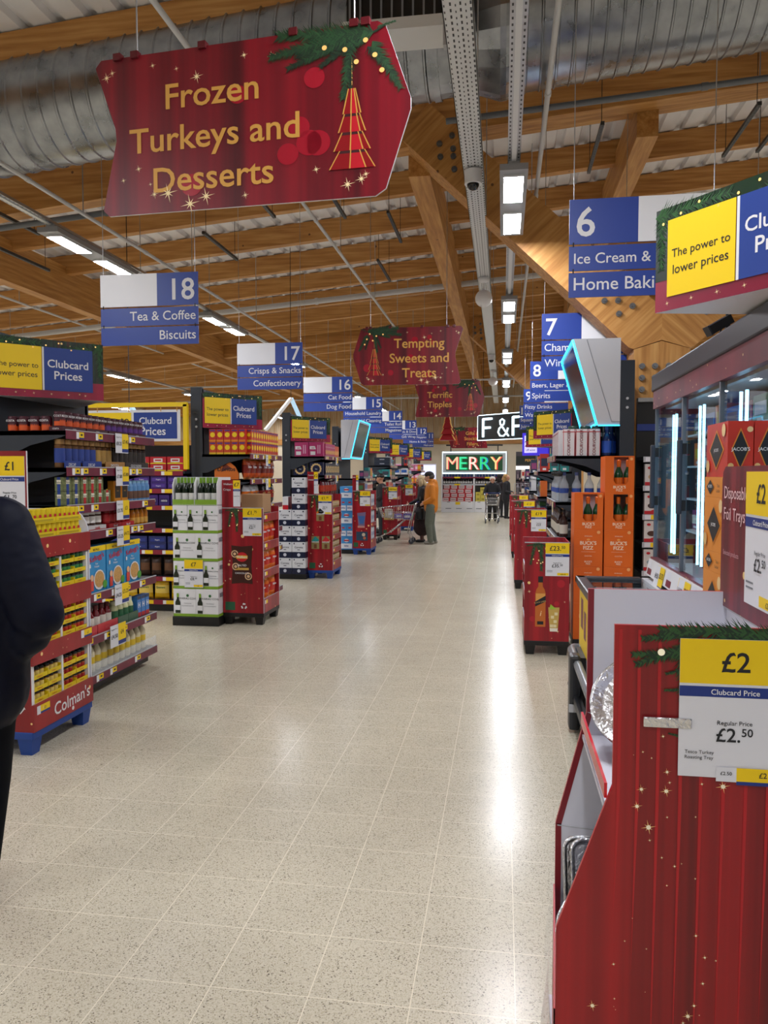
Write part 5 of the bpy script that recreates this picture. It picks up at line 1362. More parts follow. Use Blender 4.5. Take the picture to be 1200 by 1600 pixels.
for x, z, r in [(0.24, 0.979, 0.0094), (0.185, 0.936, 0.0117), (0.246, 0.955, 0.0056), (0.239, 0.935, 0.0141), (0.315, 0.956, 0.0056), (0.36, 0.953, 0.0164), (0.176, 0.896, 0.0131), (0.242, 0.875, 0.0047), (0.202, 0.849, 0.0178), (0.205, 0.819, 0.0047), (0.232, 0.781, 0.0047), (0.26, 0.763, 0.0056), (0.275, 0.77, 0.0028), (0.305, 0.738, 0.0038), (0.244, 0.717, 0.0042), (0.303, 0.88, 0.0038), (0.17, 0.634, 0.0023), (0.154, 0.579, 0.0038), (0.202, 0.565, 0.0033), (0.309, 0.606, 0.0066), (0.13, 0.522, 0.0061), (0.329, 0.557, 0.007), (0.353, 0.552, 0.0042), (0.326, 0.496, 0.0066), (0.201, 0.463, 0.0019), (0.084, 0.418, 0.0141), (0.133, 0.44, 0.0042), (0.132, 0.421, 0.0019), (0.136, 0.414, 0.0023), (0.308, 0.442, 0.0075), (0.295, 0.416, 0.0131), (0.32, 0.421, 0.0028), (0.285, 0.399, 0.0066), (0.23, 1.06, 0.0062), (0.187, 1.022, 0.0044), (0.206, 1.009, 0.0036), (0.167, 1.014, 0.0018), (.5, .9, .012), (.48, .6, .01), (.52, .4, .012), (.3, .25, .01), (.15, .2, .008)]:
    b.star(f2, x, z, r, M('#ffd98a', .4), .002); b.disc(f2, x, z, r * .3, M('#fff3d8', .4), .0026, 8)
part('sparkle_print', b, t)
b = MB(); k = 0
for x, z, a, l in ((.3, 1.295, PI + .12, .12), (.3, 1.27, PI + .35, .14), (.28, 1.25, PI + .05, .12), (.42, 1.3, PI, .2), (.6, 1.3, PI + .06, .25), (.5, 1.3, PI + .2, .2), (.29, 1.22, PI + .3, .06), (.28, 1.17, PI + .1, .05), (.3, 1.12, PI + .4, .04), (.28, 1.06, PI - .2, .04), (.27, 1.28, -PI / 2 + .1, .2), (.3, 1.2, -PI / 2, .15)):
    b.fir(f2, x, z, a, l, M('#16301c', .6), M('#2c5528', .6), .003, 40 + k, 1.6); k += 1
b.disc(f2, .222, 1.252, .008, M('#f0e6c8', .4, em=.2), .0075, 12)
part('fir_print', b, t)
b = MB(); card_print(b, f2, .262, .975, .235, .31, '£2', '£2.50', .008, False, .003)
b.text(f2, .275, 1.028, .011, 'Tesco Turkey', INK, 'l', .0105, .003); b.text(f2, .275, 1.016, .011, 'Roasting Tray', INK, 'l', .0105, .003)
b.rect(f2, .342, .968, .385, 1.0, PAPER, .0112); b.rect(f2, .385, .968, .5, 1.0, CARDYEL, .0112); b.rect(f2, .385, .962, .5, .97, DBLUE, .0114)
b.text(f2, .363, .983, .011, '£2.50', INK, 'c', .012, .01); b.text(f2, .44, .98, .017, '£2', INK, 'c', .012, .01)
part('price_card', b, t)
b = MB(); b.box(.185, -.012, 1.082, .29, -.004, 1.106, FOIL, .004); part('card_clip', b, t, label='silver card clip')
# far side panel with white inside and red border
f3 = Fr((0, D_ - .012, 0), (1, 0, 0), (0, 0, 1))
prof2 = [(.035, .03), (W_, .03), (W_, 1.31), (.122, 1.31), (.122, .94), (.035, .595)]
b = MB(); b.prism(f3, prof2, .012, INNER, EDGE)
for a, c in (((.122, 1.31), (.122, .94)), ((.122, .94), (.035, .595)), ((.035, .595), (.035, .03))):
    ax, az = a; cx, cz = c; d_ = Vector((cx - ax, cz - az)).normalized(); nx, nz = -d_.y * -1, d_.x * -1
    nx, nz = (.017, 0) if abs(d_.x) < .01 else (.016, -.006)
    b.poly(f3, [(ax, az), (cx, cz), (cx + nx, cz + nz), (ax + nx, az + nz)], M('#7d1420', .4), .001)
b.bar(f3.p(.04, .59, .001), f3.p(.5, .56, .001), .001, .003, LGREY)
part('side_panel', b, t)
b = MB(); b.box(W_ - .012, .011, .03, W_, D_ - .013, 1.31, INNER); part('back_panel', b, t)
b = MB(); b.box(.02, .012, .03, W_ - .013, D_ - .014, .06, INNER); b.add([(-.004, .0, .03), (.031, D_, .03), (.031, D_, .4), (-.004, .0, .4), (.002, .0, .03), (.036, D_, .03), (.036, D_, .4), (.002, .0, .4)], [(1, 0, 3, 2), (4, 5, 6, 7), (3, 7, 6, 2)], EDGE); b.add([(.0021, .011, .03), (.0361, D_ - .013, .03), (.0361, D_ - .013, .39), (.0021, .011, .39)], [(0, 1, 2, 3)], INNER); part('lower_bin', b, t)
b = MB(); b.box(.11, .012, .86, W_ - .013, D_ - .014, .872, INNER)
b.box(.105, .012, .905, .112, D_ - .014, .94, M('#c41a26', .2)); part('upper_tray', b, t)
b = MB(); vs = []
for i in range(7):
    for j in range(5):
        y = .02 + .5 * j / 4; z = .06 + .33 * i / 6; vs.append((.034 * y / .5 - .012 - .025 * math.sin(PI * i / 6) * (.6 + .4 * math.sin(j * 1.7)), y, z))
b.add(vs, [(i * 5 + j, i * 5 + j + 1, (i + 1) * 5 + j + 1, (i + 1) * 5 + j) for i in range(6) for j in range(4)], PLASTIC, True); part('clear_wrap', b, t)
# header panel along the back
HP = Fr((W_ - .10, D_ + .02, 1.27), (0, -1, 0), (0, 0, 1))
b = MB(); P = [(0, 0), (.6, -.0), (.6, .4), (.03, .4), (.008, .385), (0, .36)]
b.prism(HP, P, .008, promo_material('header_red', dark='#5c1220', mid='#701826', lite='#86202e', dots=True, wav=14, dscale=12), MAROON)
b.text(HP, .03, .31, .05, 'Disposable', M('#e8c0c4', .5), 'l', .002, .004); b.text(HP, .03, .25, .05, 'Foil Trays', M('#e8c0c4', .5), 'l', .002, .004); b.text(HP, .03, .15, .02, 'Selected products', M('#d09aa2', .5), 'l', .002, .002)
card_print(b, HP, .235, .045, .24, .34, '£2', '£2.50', .003)
part('header_card', b, t)
b = MB(); b.box(W_ - .094, .0, 1.262, W_ - .08, D_ + .03, 1.269, LGREY); b.box(W_ - .09, .012, .873, W_ - .08, D_ - .013, 1.262, INNER); part('header_rail', b, t)

def foil_round(r, depth=.03):
    b = MB(); n = 36; vs = []; pr = [(r * .78, 0), (r * .95, depth * .8), (r, depth), (r * 1.0, depth + .004), (r * .94, depth * .8 + .004), (r * .77, .004)]
    for rr, z in pr:
        for k in range(n):
            a = 2 * PI * k / n; q = rr * (1 + .008 * (k % 2)); vs.append((q * math.cos(a), q * math.sin(a), z))
    b.add(vs, [(i * n + k, i * n + (k + 1) % n, (i + 1) * n + (k + 1) % n, (i + 1) * n + k) for i in range(5) for k in range(n)], FOIL, True)
    b.add(vs[:n], [tuple(range(n))[::-1]], FOIL); b.add(vs[-n:], [tuple(range(n))], FOIL); return b
def foil_rect(w, l, dp=.05):
    b = MB(); vs = []; n = 0
    def rr(w, l, r, z):
        out = []
        for cx, cy, a0 in ((w - r, l - r, 0), (-w + r, l - r, PI / 2), (-w + r, -l + r, PI), (w - r, -l + r, 1.5 * PI)):
            for k in range(5): out.append((cx + r * math.cos(a0 + k * PI / 8), cy + r * math.sin(a0 + k * PI / 8), z))
        return out
    rings = [rr(w * .42, l * .42, .02, 0), rr(w * .47, l * .47, .03, dp * .9), rr(w * .5, l * .5, .035, dp), rr(w * .5, l * .5, .035, dp + .006), rr(w * .465, l * .465, .03, dp * .9 + .006), rr(w * .415, l * .415, .02, .004)]
    for r_ in rings: vs += r_
    n = 20
    b.add(vs, [(i * n + k, i * n + (k + 1) % n, (i + 1) * n + (k + 1) % n, (i + 1) * n + k) for i in range(5) for k in range(n)], FOIL, True)
    b.add(rings[0], [tuple(range(n))[::-1]], FOIL); b.add(rings[-1], [tuple(range(n))], FOIL)
    b.box(-w * .2, -l * .3, .004, w * .2, -l * .27, .01, FOIL); b.box(-w * .2, l * .1, .004, w * .2, l * .13, .01, FOIL); return b
KR = Kind('foil_platter', 'foil tray', foil_round(.125, .02))
for i in range(4):
    o = KR.put((FX + .255 - .006 * i, FY0 + .4 - .011 * i, 1.0 + .008 * i), 0, f'round foil platter, {ORD[i]} from the bottom of the tilted stack in the red display', 'round foil platters')
    o.rotation_euler = Vector((-.4, -.75, .5)).to_track_quat('Z', 'Y').to_euler()
KF = Kind('foil_roasting_tray', 'foil tray', foil_rect(.24, .34))
for i, (x, y, z, rx, ry, rz) in enumerate(((.165, .475, .43, PI / 2 - .2, 0, .1), (.185, .43, .44, PI / 2 - .25, 0, .06), (.25, .37, .36, PI / 2 - .3, 0, .0))):
    o = KF.put((FX + x, FY0 + y, z), 0, f'rectangular foil roasting tray standing in the lower bin, {ORD[i]} from the back', 'rectangular foil trays'); o.rotation_euler = (rx, ry, rz)
o = Kind('foil_platter', 'foil tray', foil_round(.12)).put((FX + .145, FY0 + .31, .40), 0, 'small round foil dish standing in front in the lower bin'); o.rotation_euler = (PI / 2 - .5, 0, -.3)

# ------------------------------------------------------------------ combination freezer
FZY0, FZY1, FZX = .4, 5.45, 1.02
FDK = M('#23262b', .35); FWH = M('#c9cbd0', .35, noise=.03)
def glass_mat():
    m = bpy.data.materials.new('door_glass'); m.use_nodes = True; nt = m.node_tree; nt.nodes.clear()
    o = nt.nodes.new('ShaderNodeOutputMaterial'); mx = nt.nodes.new('ShaderNodeMixShader'); tr = nt.nodes.new('ShaderNodeBsdfTransparent'); gl = nt.nodes.new('ShaderNodeBsdfGlossy'); fr = nt.nodes.new('ShaderNodeFresnel')
    gl.inputs['Roughness'].default_value = .02; fr.inputs[0].default_value = 1.5; tr.inputs[0].default_value = (.93, .96, .97, 1)
    ge = nt.nodes.new('ShaderNodeNewGeometry'); mu = nt.nodes.new('ShaderNodeMath'); mu.operation = 'MULTIPLY'; su = nt.nodes.new('ShaderNodeMath'); su.operation = 'SUBTRACT'; su.inputs[0].default_value = 1; nt.links.new(ge.outputs['Backfacing'], su.inputs[1]); nt.links.new(su.outputs[0], mu.inputs[0]); nt.links.new(fr.outputs[0], mu.inputs[1]); nt.links.new(mu.outputs[0], mx.inputs[0]); nt.links.new(tr.outputs[0], mx.inputs[1]); nt.links.new(gl.outputs[0], mx.inputs[2]); nt.links.new(mx.outputs[0], o.inputs[0]); return m
GL = glass_mat()
t = thing('combination_freezer', 'long combination freezer with tall glass doors above a low chest on the right', 'freezer', (FZX, FZY0, 0))
L_ = FZY1 - FZY0
FI = M('#b9c4cc', .45)
b = MB(); b.box(.9, 0, .05, .95, L_, 2.3, FDK); b.box(0.02, L_ - .05, .95, .9, L_, 2.3, FDK); b.box(.02, 0, .95, .9, .05, 2.3, FDK); part('cabinet', b, t)
b = MB(); b.box(.85, .06, 1.06, .89, L_ - .06, 2.08, FI); b.box(.05, .06, 1.0, .89, L_ - .06, 1.05, FI); b.box(.05, .06, 2.08, .89, L_ - .06, 2.1, FI); part('lining', b, t)
b = MB(); b.box(-.03, -.0, 2.2, .95, L_ + .02, 2.31, FDK, .01); part('canopy', b, t)
b = MB(); b.box(-.02, 0, 2.085, .02, L_, 2.199, FREEZERSTRIP); part('canopy_strip', b, t)
b = MB(); b.box(-.02, 0, 1.0, .02, L_, 1.085, FREEZERSTRIP); part('lower_strip', b, t)
b = MB(); b.box(.3, .2, 2.31, .95, L_ - 1.3, 2.55, FDK); part('machine_cover', b, t)
mull = [FZY1 - .03, 4.63, 3.86, 3.09, 2.32, 1.55, .78]
for i, y in enumerate(mull[:-1]):
    y1_, y0_ = y, mull[i + 1]
    b = MB(); b.box(-.0, y0_ + .012 - FZY0, 1.087, .01, y1_ - .012 - FZY0, 2.083, GL); d = part('glass_door', b, t)
    for a, c in (((.0, y0_ + .006, 1.087), (.0, y0_ + .006, 2.083)), ((0, y1_ - .006, 1.087), (0, y1_ - .006, 2.083))):
        b = MB(); b.bar((a[0] + .005, a[1] - FZY0, a[2]), (c[0] + .005, c[1] - FZY0, c[2]), .012, .03, M('#6d747c', .3, .4)); part('door_frame', b, d)
    b = MB(); b.box(-.05, y1_ - .09 - FZY0, 1.42, -.022, y1_ - .055 - FZY0, 1.84, M('#2a3340', .4), .008); b.box(-.022, y1_ - .085 - FZY0, 1.44, .0, y1_ - .06 - FZY0, 1.5, BLACK); b.box(-.022, y1_ - .085 - FZY0, 1.76, .0, y1_ - .06 - FZY0, 1.82, BLACK); part('handle', b, d)
    for q, yy in enumerate((min(y1_ + .05, 5.375), min(y1_ - .04, 5.29))):
        b = MB(); b.cyl((.1, yy - FZY0, 1.12), (.1, yy - FZY0, 2.04), .008, M('#9adcff', .4, em=2.4), seg=8); part('light_tube', b, t)
for z in (1.28, 1.49, 1.7, 1.9):
    b = MB(); b.box(.18, .07, z - .012, .84, L_ - .07, z, M('#aab4bc', .4)); part('wire_shelf', b, t)
rnd = random.Random(5); cnt = 0
for z in (1.051, 1.281, 1.491, 1.701, 1.901):
    y = FZY0 + .12 if False else 2.4
    while y < FZY1 - .2:
        i = rnd.randrange(12); wq = rnd.choice((.16, .2, .24)); kd = gift_kind(i, wq, rnd.uniform(.1, .17), .25)
        kd.name = 'frozen_food_box'; kd.cat = 'frozen food'
        cnt += 1
        kd.put((FZX + .36, y + wq / 2, z), WEST, f'{CN[PAL[i]]} frozen food box behind glass, {ORD[(cnt - 1) % 20]} from the near end, shelf {ORD[int((z - 1.0) / .21)]} up', 'frozen food boxes'); y += wq + .02
# price rail and chest below
b = MB(); RL = Fr((-.05, L_ - .0, .965), (0, -1, 0), (.2, 0, 1))
b.prism(RL, [(0, 0), (L_, 0), (L_, .11), (0, .11)], .02, WHITE)
for k in range(16):
    x = .03 + .3 * k; b.rect(RL, x, .05, x + .1, .1, CARDYEL if k % 2 else PAPER, .001); b.rect(RL, x, .01, x + .13, .05, MAROON, .001)
for k, (x, a, c) in enumerate(((.3, '£4.50', '£3.75'), (.95, '£4.50', '£2.75'), (1.6, '£4', '£3'))):
    b.rect(RL, x, -.05, x + .13, .1, PAPER, .004); b.rect(RL, x + .13, -.02, x + .26, .1, CARDYEL, .004); b.rect(RL, x + .13, -.05, x + .26, -.02, DBLUE, .004); b.text(RL, x + .065, .02, .045, a, INK, 'c', .006, .01); b.text(RL, x + .195, .03, .05, c, INK, 'c', .006, .01)
part('price_rail', b, t)
CX0, CX1, CY0 = .5, FZX + .05, 2.42
b = MB(); b.box(CX0 - FZX + .03, CY0 - FZY0, .12, CX1 - FZX - .13, L_ - .02, .88, FWH); b.box(CX1 - FZX - .13, 0, .05, .9, L_ - .02, .94, FWH); part('chest', b, t)
b = MB(); b.box(CX0 - FZX + .06, CY0 - FZY0 + .02, .0, .85, L_ - .05, .12, BLACK); part('plinth', b, t)
b = MB()
for k, (dx, z0_, z1_) in enumerate(((0, .9, .945), (.012, .875, .902))):
    b.box(CX0 - FZX + dx, CY0 - FZY0, z0_, CX0 - FZX + .07, L_, z1_, FDK, .01); b.box(CX0 - FZX + dx, L_ - .09, z0_, CX1 - FZX - .14, L_, z1_, FDK, .01); b.box(CX0 - FZX + dx, CY0 - FZY0 - .02, z0_, CX1 - FZX - .14, CY0 - FZY0 + .05, z1_, FDK, .01)
part('rim', b, t)
b = MB(); b.box(CX0 - FZX + .07, CY0 - FZY0 + .05, .918, CX1 - FZX - .14, L_ - .09, .928, GL); part('sliding_lid', b, t)
b = MB(); PF = Fr((CX0 - FZX + .029, L_ - .05, .2), (0, -1, 0), (0, 0, 1)); b.rect(PF, 0, .28, .9, .66, YEL, .001); b.rect(PF, .1, .42, .24, .62, MAROON, .002); b.rect(PF, .3, .38, .42, .56, MAROON, .002); b.text(PF, .62, .42, .16, '£2', INK, 'c', .002, .02); b.rect(PF, .9, .28, 2.2, .66, MAROON, .001); part('poster', b, t)
b = MB(); x = CX0 - FZX - .025
b.tube([(x + .06, L_ + .0, .44), (x + .02, L_ - .02, .445), (x, L_ - .08, .445), (x, CY0 - FZY0, .445)], .028, M('#8d9196', .35, .5)); b.tube([(x, L_ - .12, .22), (x, CY0 - FZY0, .22)], .03, FDK); part('bumper_rail', b, t)
b = MB(); gx = .425 - FZX
b.box(gx, 4.93 - FZY0, .02, gx + .07, 5.05 - FZY0, .5, FDK, .02); b.box(gx + .07, 4.97 - FZY0, .04, CX0 - FZX + .06, 5.3 - FZY0, .48, BLACK); b.box(gx - .002, 4.925 - FZY0, .14, gx + .05, 4.932 - FZY0, .19, LGREY); part('corner_guard', b, t)
# spotlight on the canopy
t = thing('spotlight', 'small black spotlight on an arm clamped to the freezer top', 'spotlight', (1.14, 4.2, 2.31)); t.scale = (.65, .65, .65)
b = MB(); b.bar((0, 0, 0), (-.02, 0, .16), .05, .03, BLACK); b.tube([(-.03, 0, .06), (-.06, 0, .05), (-.07, 0, .1), (-.05, 0, .15)], .006, BLACK); part('arm', b, t)
b = MB(); b.bar((.0, 0, .2), (-.17, -.05, .1), .08, .07, BLACK); b.cyl((-.02, 0, .19), (-.02, 0, .25), .012, BLACK, seg=8); b.bar((-.17, -.05, .1), (-.18, -.052, .094), .09, .08, FDK); part('lamp_head', b, t)

# ------------------------------------------------------------------ cracker boxes stacked on the chest
JR = M('#c4301c', .35, noise=.15, nscale=9); JO = M('#dd8a2c', .4)
def jac(w, d, h, m, big): return Kind('cracker_box', 'cracker box', carton(w, d, h, m, [('fl', 'p', [(.5, .12), (.86, .5), (.5, .88), (.14, .5)] if big else [(.3, .1), (.5, .5), (.3, .9), (.1, .5)], M('#d9872a', .4)), ('fl', 'p', [(.5, .17), (.81, .5), (.5, .83), (.19, .5)] if big else [(.3, .14), (.48, .5), (.3, .86), (.12, .5)], INK), ('fl', 't', .5 if big else .3, .47, .085 if big else .2, "JACOB'S", WHITE, .012)] + ([('fl', 'd', .85, .85, .12, M('#e8c890', .5)), ('fl', 'd', .12, .2, .12, M('#d8b070', .5))] if big else [('fl', 't', .72, .5, .22, 'Table', INK, .0), ('fl', 't', .72, .25, .22, 'Golden', INK, .0)])))
jx, jy = .73, 2.69
k1 = jac(.08, .26, .185, JR, True); k2 = jac(.22, .26, .07, JO, False); k3 = jac(.22, .26, .19, JO, True); k4 = jac(.22, .26, .17, JO, True)
hs = [(k4, .17), (k3, .19), (k2, .07), (k3, .19), (k2, .07)]; z = .946
for i, (kd, h) in enumerate(hs):
    kd.put((jx + .11, jy + .14, z), 0, f'orange cracker carton, {ORD[i]} from the bottom of the stack beside the freezer doors', 'orange cracker cartons'); z += h + .0005
for i in range(2):
    k1.put((jx + .042 + .083 * i, jy + .13, z), 0, f"red cracker box with black diamond, {('left', 'right')[i]} of two on top of the orange cartons", 'red cracker boxes')
for i in range(2):
    jac(.07, .24, .185, M('#a82c28', .35), True).put((jx + .205 + .075 * i, jy + .1, z), 0, f"darker red cracker box right of the black diamond boxes, {('left', 'right')[i]} one", 'red cracker boxes')

# ------------------------------------------------------------------ buck's fizz carton stack
OR = M('#e0640c', .45); FOILO = M('#d8661a', .3, .2)
CRM = M('#f6dcc0', .5)
def fizz(w=.262, d=.34, h=.345):
    return carton(w, d, h, OR, [('f', 't', .5, .6, .135, "BUCK'S", CRM, .02), ('f', 't', .5, .47, .135, 'FIZZ', CRM, .02), ('f', 'd', .5, .74, .06, M('#f0a050', .5), .6), ('f', 't', .5, .82, .04, 'SPARKLING', CRM, .005), ('f', 't', .5, .28, .04, 'COCKTAIL', CRM, .005), ('f', 'r', .25, .405, .75, .41, CRM), ('f', 't', .5, .12, .06, "BUCK'S", CRM, .02), ('f', 't', .5, .06, .06, 'FIZZ', CRM, .02), ('f', 'd', .85, .94, .06, M('#f0a868', .5))], .002)
KFZ = Kind('fizz_carton', 'drinks carton', fizz())
of = MB(); w_, d_, h_ = .262, .34, .345
fr = FRONT(w_, d_, h_)
of.prism(fr, [(0, 0), (w_, 0), (w_, .085), (0, .085)], .004, OR); of.prism(fr, [(0, .085), (w_ * .3, .085), (w_ * .3, h_ * .97), (0, h_ * .97)], .004, OR); of.prism(fr, [(w_ * .8, .085), (w_, .085), (w_, h_ * .97), (w_ * .8, h_ * .97)], .004, OR); of.prism(fr, [(0, h_ * .97), (w_, h_ * .97), (w_, h_), (0, h_)], .004, OR)
of.poly(fr, [(w_ * .3, .085), (w_ * .38, .085), (w_ * .3, .115)], OR, 0); of.poly(fr, [(w_ * .72, .085), (w_ * .8, .085), (w_ * .8, .115)], OR, 0)
of.box(-w_ / 2, -d_ / 2 + .004, 0, -w_ / 2 + .004, d_ / 2, h_, OR); of.box(w_ / 2 - .004, -d_ / 2 + .004, 0, w_ / 2, d_ / 2, h_, OR); of.box(-w_ / 2, d_ / 2 - .004, 0, w_ / 2, d_ / 2, h_, INNER); of.box(-w_ / 2, -d_ / 2, 0, w_ / 2, d_ / 2, .005, OR); of.box(-w_ / 2, -d_ / 2 + .2, h_ - .005, w_ / 2, d_ / 2, h_, OR)
of.text(fr, w_ / 2, .045, .035, "BUCK'S", CRM, 'c', .001, .02); of.text(fr, w_ / 2, .018, .03, 'FIZZ', CRM, 'c', .001, .02); of.disc(fr, w_ * .9, h_ * .92, .014, M('#f0a868', .5), .001)
KOF = Kind('open_fizz_carton', 'drinks carton', of)
bb, _ = bottle(.04, .3, .02, M('#0f3a20', .1), None, None, .03, .55, .1, .4, 16, .38)
fo_ = MB(); fo_.lathe([(.0175, .21), (.0165, .24), (.019, .265), (.019, .3), (.015, .305)], FOILO, seg=12); lb = MB(); lb.lathe([(.0408, .05), (.0408, .14)], FOILO, seg=16)
KFB = Kind('fizz_bottle', 'bottle', bb, [('foil_cap', fo_), ('label', lb)])
t = thing('stack_base', 'black pallet under the orange sparkling cocktail cartons', 'pallet', (.94, 7.57, 0)); pallet(t, .56, .36, BLACK, .085)
for i, n in ((0, 4), (1, 5)):
    cx = .795 + .275 * i
    for l in range(n):
        z = .086 + .3455 * l; nm = f"{('left', 'right')[i]} column, {ORD[l]} from the floor"
        op = (i == 0 and l == 3) or (i == 1 and l >= 3)
        (KOF if op else KFZ).put((cx, 7.57, z), 0, f"orange sparkling cocktail carton{' with open window' if op else ''}, {nm}", 'orange cartons')
        if op:
            for q in range(3): KFB.put((cx - .083 + .083 * q, 7.46, z + .0055), 0, f'green bottle, {ORD[q]} from left in open orange carton, {nm}', 'bottles in orange cartons')

# ------------------------------------------------------------------ whisky display and the red displays behind
def draw_whisky(b, fr, w, zb, zt):
    x, y, h = w * .36, zb + .13, .46; r = w * .115; AM = M('#c0682a', .3); AM2 = M('#e0a050', .3)
    b.poly(fr, [(x - r, y), (x + r, y), (x + r, y + h * .66), (x + r * .8, y + h * .74), (x + r * .42, y + h * .8), (x + r * .42, y + h * .88), (x - r * .42, y + h * .88), (x - r * .42, y + h * .8), (x - r * .8, y + h * .74), (x - r, y + h * .66)], AM, .003)
    b.poly(fr, [(x - r * .9, y + h * .5), (x + r * .9, y + h * .55), (x + r * .9, y + h * .66), (x - r * .9, y + h * .66)], AM2, .0035)
    b.rect(fr, x - r * .46, y + h * .88, x + r * .46, y + h, INK, .0035); b.poly(fr, [(x - r, y + h * .4), (x + r, y + h * .5), (x + r, y + h * .62), (x - r, y + h * .5)], INK, .004); b.text(fr, x, y + h * .48, .018, 'BLACK LABEL', M('#c8a868', .4), 'c', .005, .004, .2); b.rect(fr, x - r * .6, y + .02, x + r * .6, y + .05, INK, .0035)
    b.text(fr, x, y + .1, .07, 'i', M('#f0d0a0', .4), 'c', .0045, .01, -.2)
    gx, gy = w * .66, zb + .09; LQ = M('#c9a85a', .25)
    b.poly(fr, [(gx - .035, gy), (gx + .035, gy), (gx + .05, gy + .22), (gx - .05, gy + .22)], LQ, .004); b.poly(fr, [(gx - .033, gy), (gx + .033, gy), (gx + .036, gy + .03), (gx - .036, gy + .03)], M('#e8e0d0', .3), .005)
    for k, (dx, dy) in enumerate(((-.02, .05), (.012, .09), (-.012, .13), (.02, .16), (.01, .05))): b.rect(fr, gx + dx - .014, gy + dy - .012, gx + dx + .014, gy + dy + .014, M('#e6d7a8', .25), .0055)
    b.poly(fr, [(gx - .04, gy + .2), (gx - .03, gy + .25), (gx + .02, gy + .205)], M('#9ac03a', .4), .006)
    for k in range(4): b.disc(fr, w * random.uniform(.1, .9), zb + random.uniform(.1, .8), random.uniform(.02, .04), M('#b01c2a', .35), .0012)
red_display('red whisky display with bottle and glass print, beside the orange cartons', .2, .6, 7.07, 7.67, 1.03, BLACK, 'R', ('£23.50', '£35.50'), draw_whisky, [.3, .55, .78], None, rec=False, cardpos=(.4 - .215, 1.025 - .3))
b = carton(.3, .5, .012, INNER); solo('tray_liner', b, 'grey card liner laid in the top of the whisky display', 'card liner', (.4, 7.37, .9))
for lb, y, zt_, cd in (('red display behind the whisky display, priced £19', 11.12, 1.14, ('£19', '£23')), ('red display farther along the right side, priced £13', 15.2, 1.12, ('£13', '£16')), ('farthest red display along the right side, priced £11', 19.2, 1.12, ('£11', '£14'))):
    red_display(lb, .17, .62, y, y + .62, zt_, BLACK, 'R', cd, None, [.4, .7, .95], None, rec=False, cardpos=(.23, zt_ - .31))

# ------------------------------------------------------------------ right shelf ends
ZR = [.13, .6, 1.0, 1.36, 1.83]
shelf_end('R', 8.0, 9.35, ZR, 'navy end shelving of spirits under the large tilted screen', depth=.62, ztop=2.78, cards=[(3, 8.2, .17, .13, '£20', '£16')], tick=True)
kcv = Kind('spirit_gift_box', 'bottle box', carton(.115, .11, .27, M('#d8d4d4', .4), [('fl', 'r', 0, .88, 1, .91, BRED), ('fl', 'r', 0, 0, .04, 1, BRED), ('fl', 'r', .96, 0, 1, 1, BRED), ('f', 't', .6, .5, .155, 'COURVOISIER', M('#7a1420', .4), .015, PI / 2)]))
fx = .53
row(kcv, 3, (.66, 8.09, ZR[4] + .001), (.125, 0, 0), SOUTH, 'white bottle box with vertical lettering', 'from the aisle, spirits top shelf', 'white bottle boxes')
row(kcv, 8, (.62, 8.24, ZR[4] + .001), (0, .125, 0), WEST, 'white bottle box facing the aisle', 'from the near end, spirits top shelf', 'white bottle boxes')
tub = MB(); tub.lathe([(.055, 0), (.055, .3), (.05, .31)], M('#1b3a2a', .4), seg=16); tub.lathe([(.0555, .2), (.0555, .24)], M('#d8d8d0', .4), seg=16)
row(Kind('bottle_tube', 'bottle tube', tub), 4, (.72, 8.24, ZR[4] + .001), (.12, 0, 0), SOUTH, 'dark green gift tube', 'from the aisle behind the white bottle boxes', 'green gift tubes')
bb, pp = bottle(.05, .3, .02, M('#1a2a5a', .15), M('#2a5ac0', .3), M('#16306a', .4), .04, .5, .1, .5, 14, .4); KBB = Kind('blue_bottle', 'bottle', bb, pp)
row(KBB, 3, (1.04, 8.1, ZR[4] + .001), (.055, .09, 0), SOUTH, 'dark blue bottle', 'from the aisle at the back of the spirits top shelf', 'blue bottles')
CLR = M('#cdd6de', .08, alpha=.45, spec=.8)
bb, pp = bottle(.047, .3, .02, CLR, M('#dfe3ea', .4), M('#3a4a7a', .4), .03, .55, .08, .1, 16, .36); lb = MB(); lb.lathe([(.0475, .09), (.0475, .14)], M('#2a4a9a', .4), seg=16); pp[0] = ('label', lb); KCB = Kind('clear_bottle', 'bottle', bb, pp)
row(KCB, 5, (.62, 8.09, ZR[3] + .001), (.125, 0, 0), SOUTH, 'clear spirit bottle facing the camera', 'from the aisle on the second spirits shelf', 'clear bottles')
row(KCB, 7, (.6, 8.3, ZR[3] + .001), (0, .13, 0), WEST, 'clear spirit bottle facing the aisle', 'from the near end on the second spirits shelf', 'clear bottles')
dk = MB(); dk.sphere((0, 0, .03), .035, BLACK, 10, 6, (1, 1, .9)); kdk = Kind('gift_bow', 'gift bow', dk)
row(kdk, 4, (.57, 8.02, ZR[3] + .26), (0, .28, 0), WEST, 'black shiny bow tied to a bottle neck', 'from the near end, second spirits shelf', 'black bows')
for zi, c, l, nm in ((2, '#3a2420', '#d8d2c4', 'dark'), (1, '#5a2a1a', '#2a2a2e', 'brown')):
    bb, pp = bottle(.042, .28, .02, M(c, .15), M(l, .4), M('#1a1a1c', .4), .03, .55, .12, .45, 14, .36); kd = Kind('spirit_bottle', 'bottle', bb, pp)
    row(kd, 5, (.62, 8.09, ZR[zi] + .001), (.12, 0, 0), SOUTH, f'{nm} spirit bottle facing the camera', f"from the aisle on the {('', 'fourth', 'third')[zi]} spirits shelf", f'{nm} bottles')
    row(kd, 9, (.6, 8.25, ZR[zi] + .001), (0, .115, 0), WEST, f'{nm} spirit bottle facing the aisle', f"from the near end, {('', 'fourth', 'third')[zi]} spirits shelf", f'{nm} bottles')
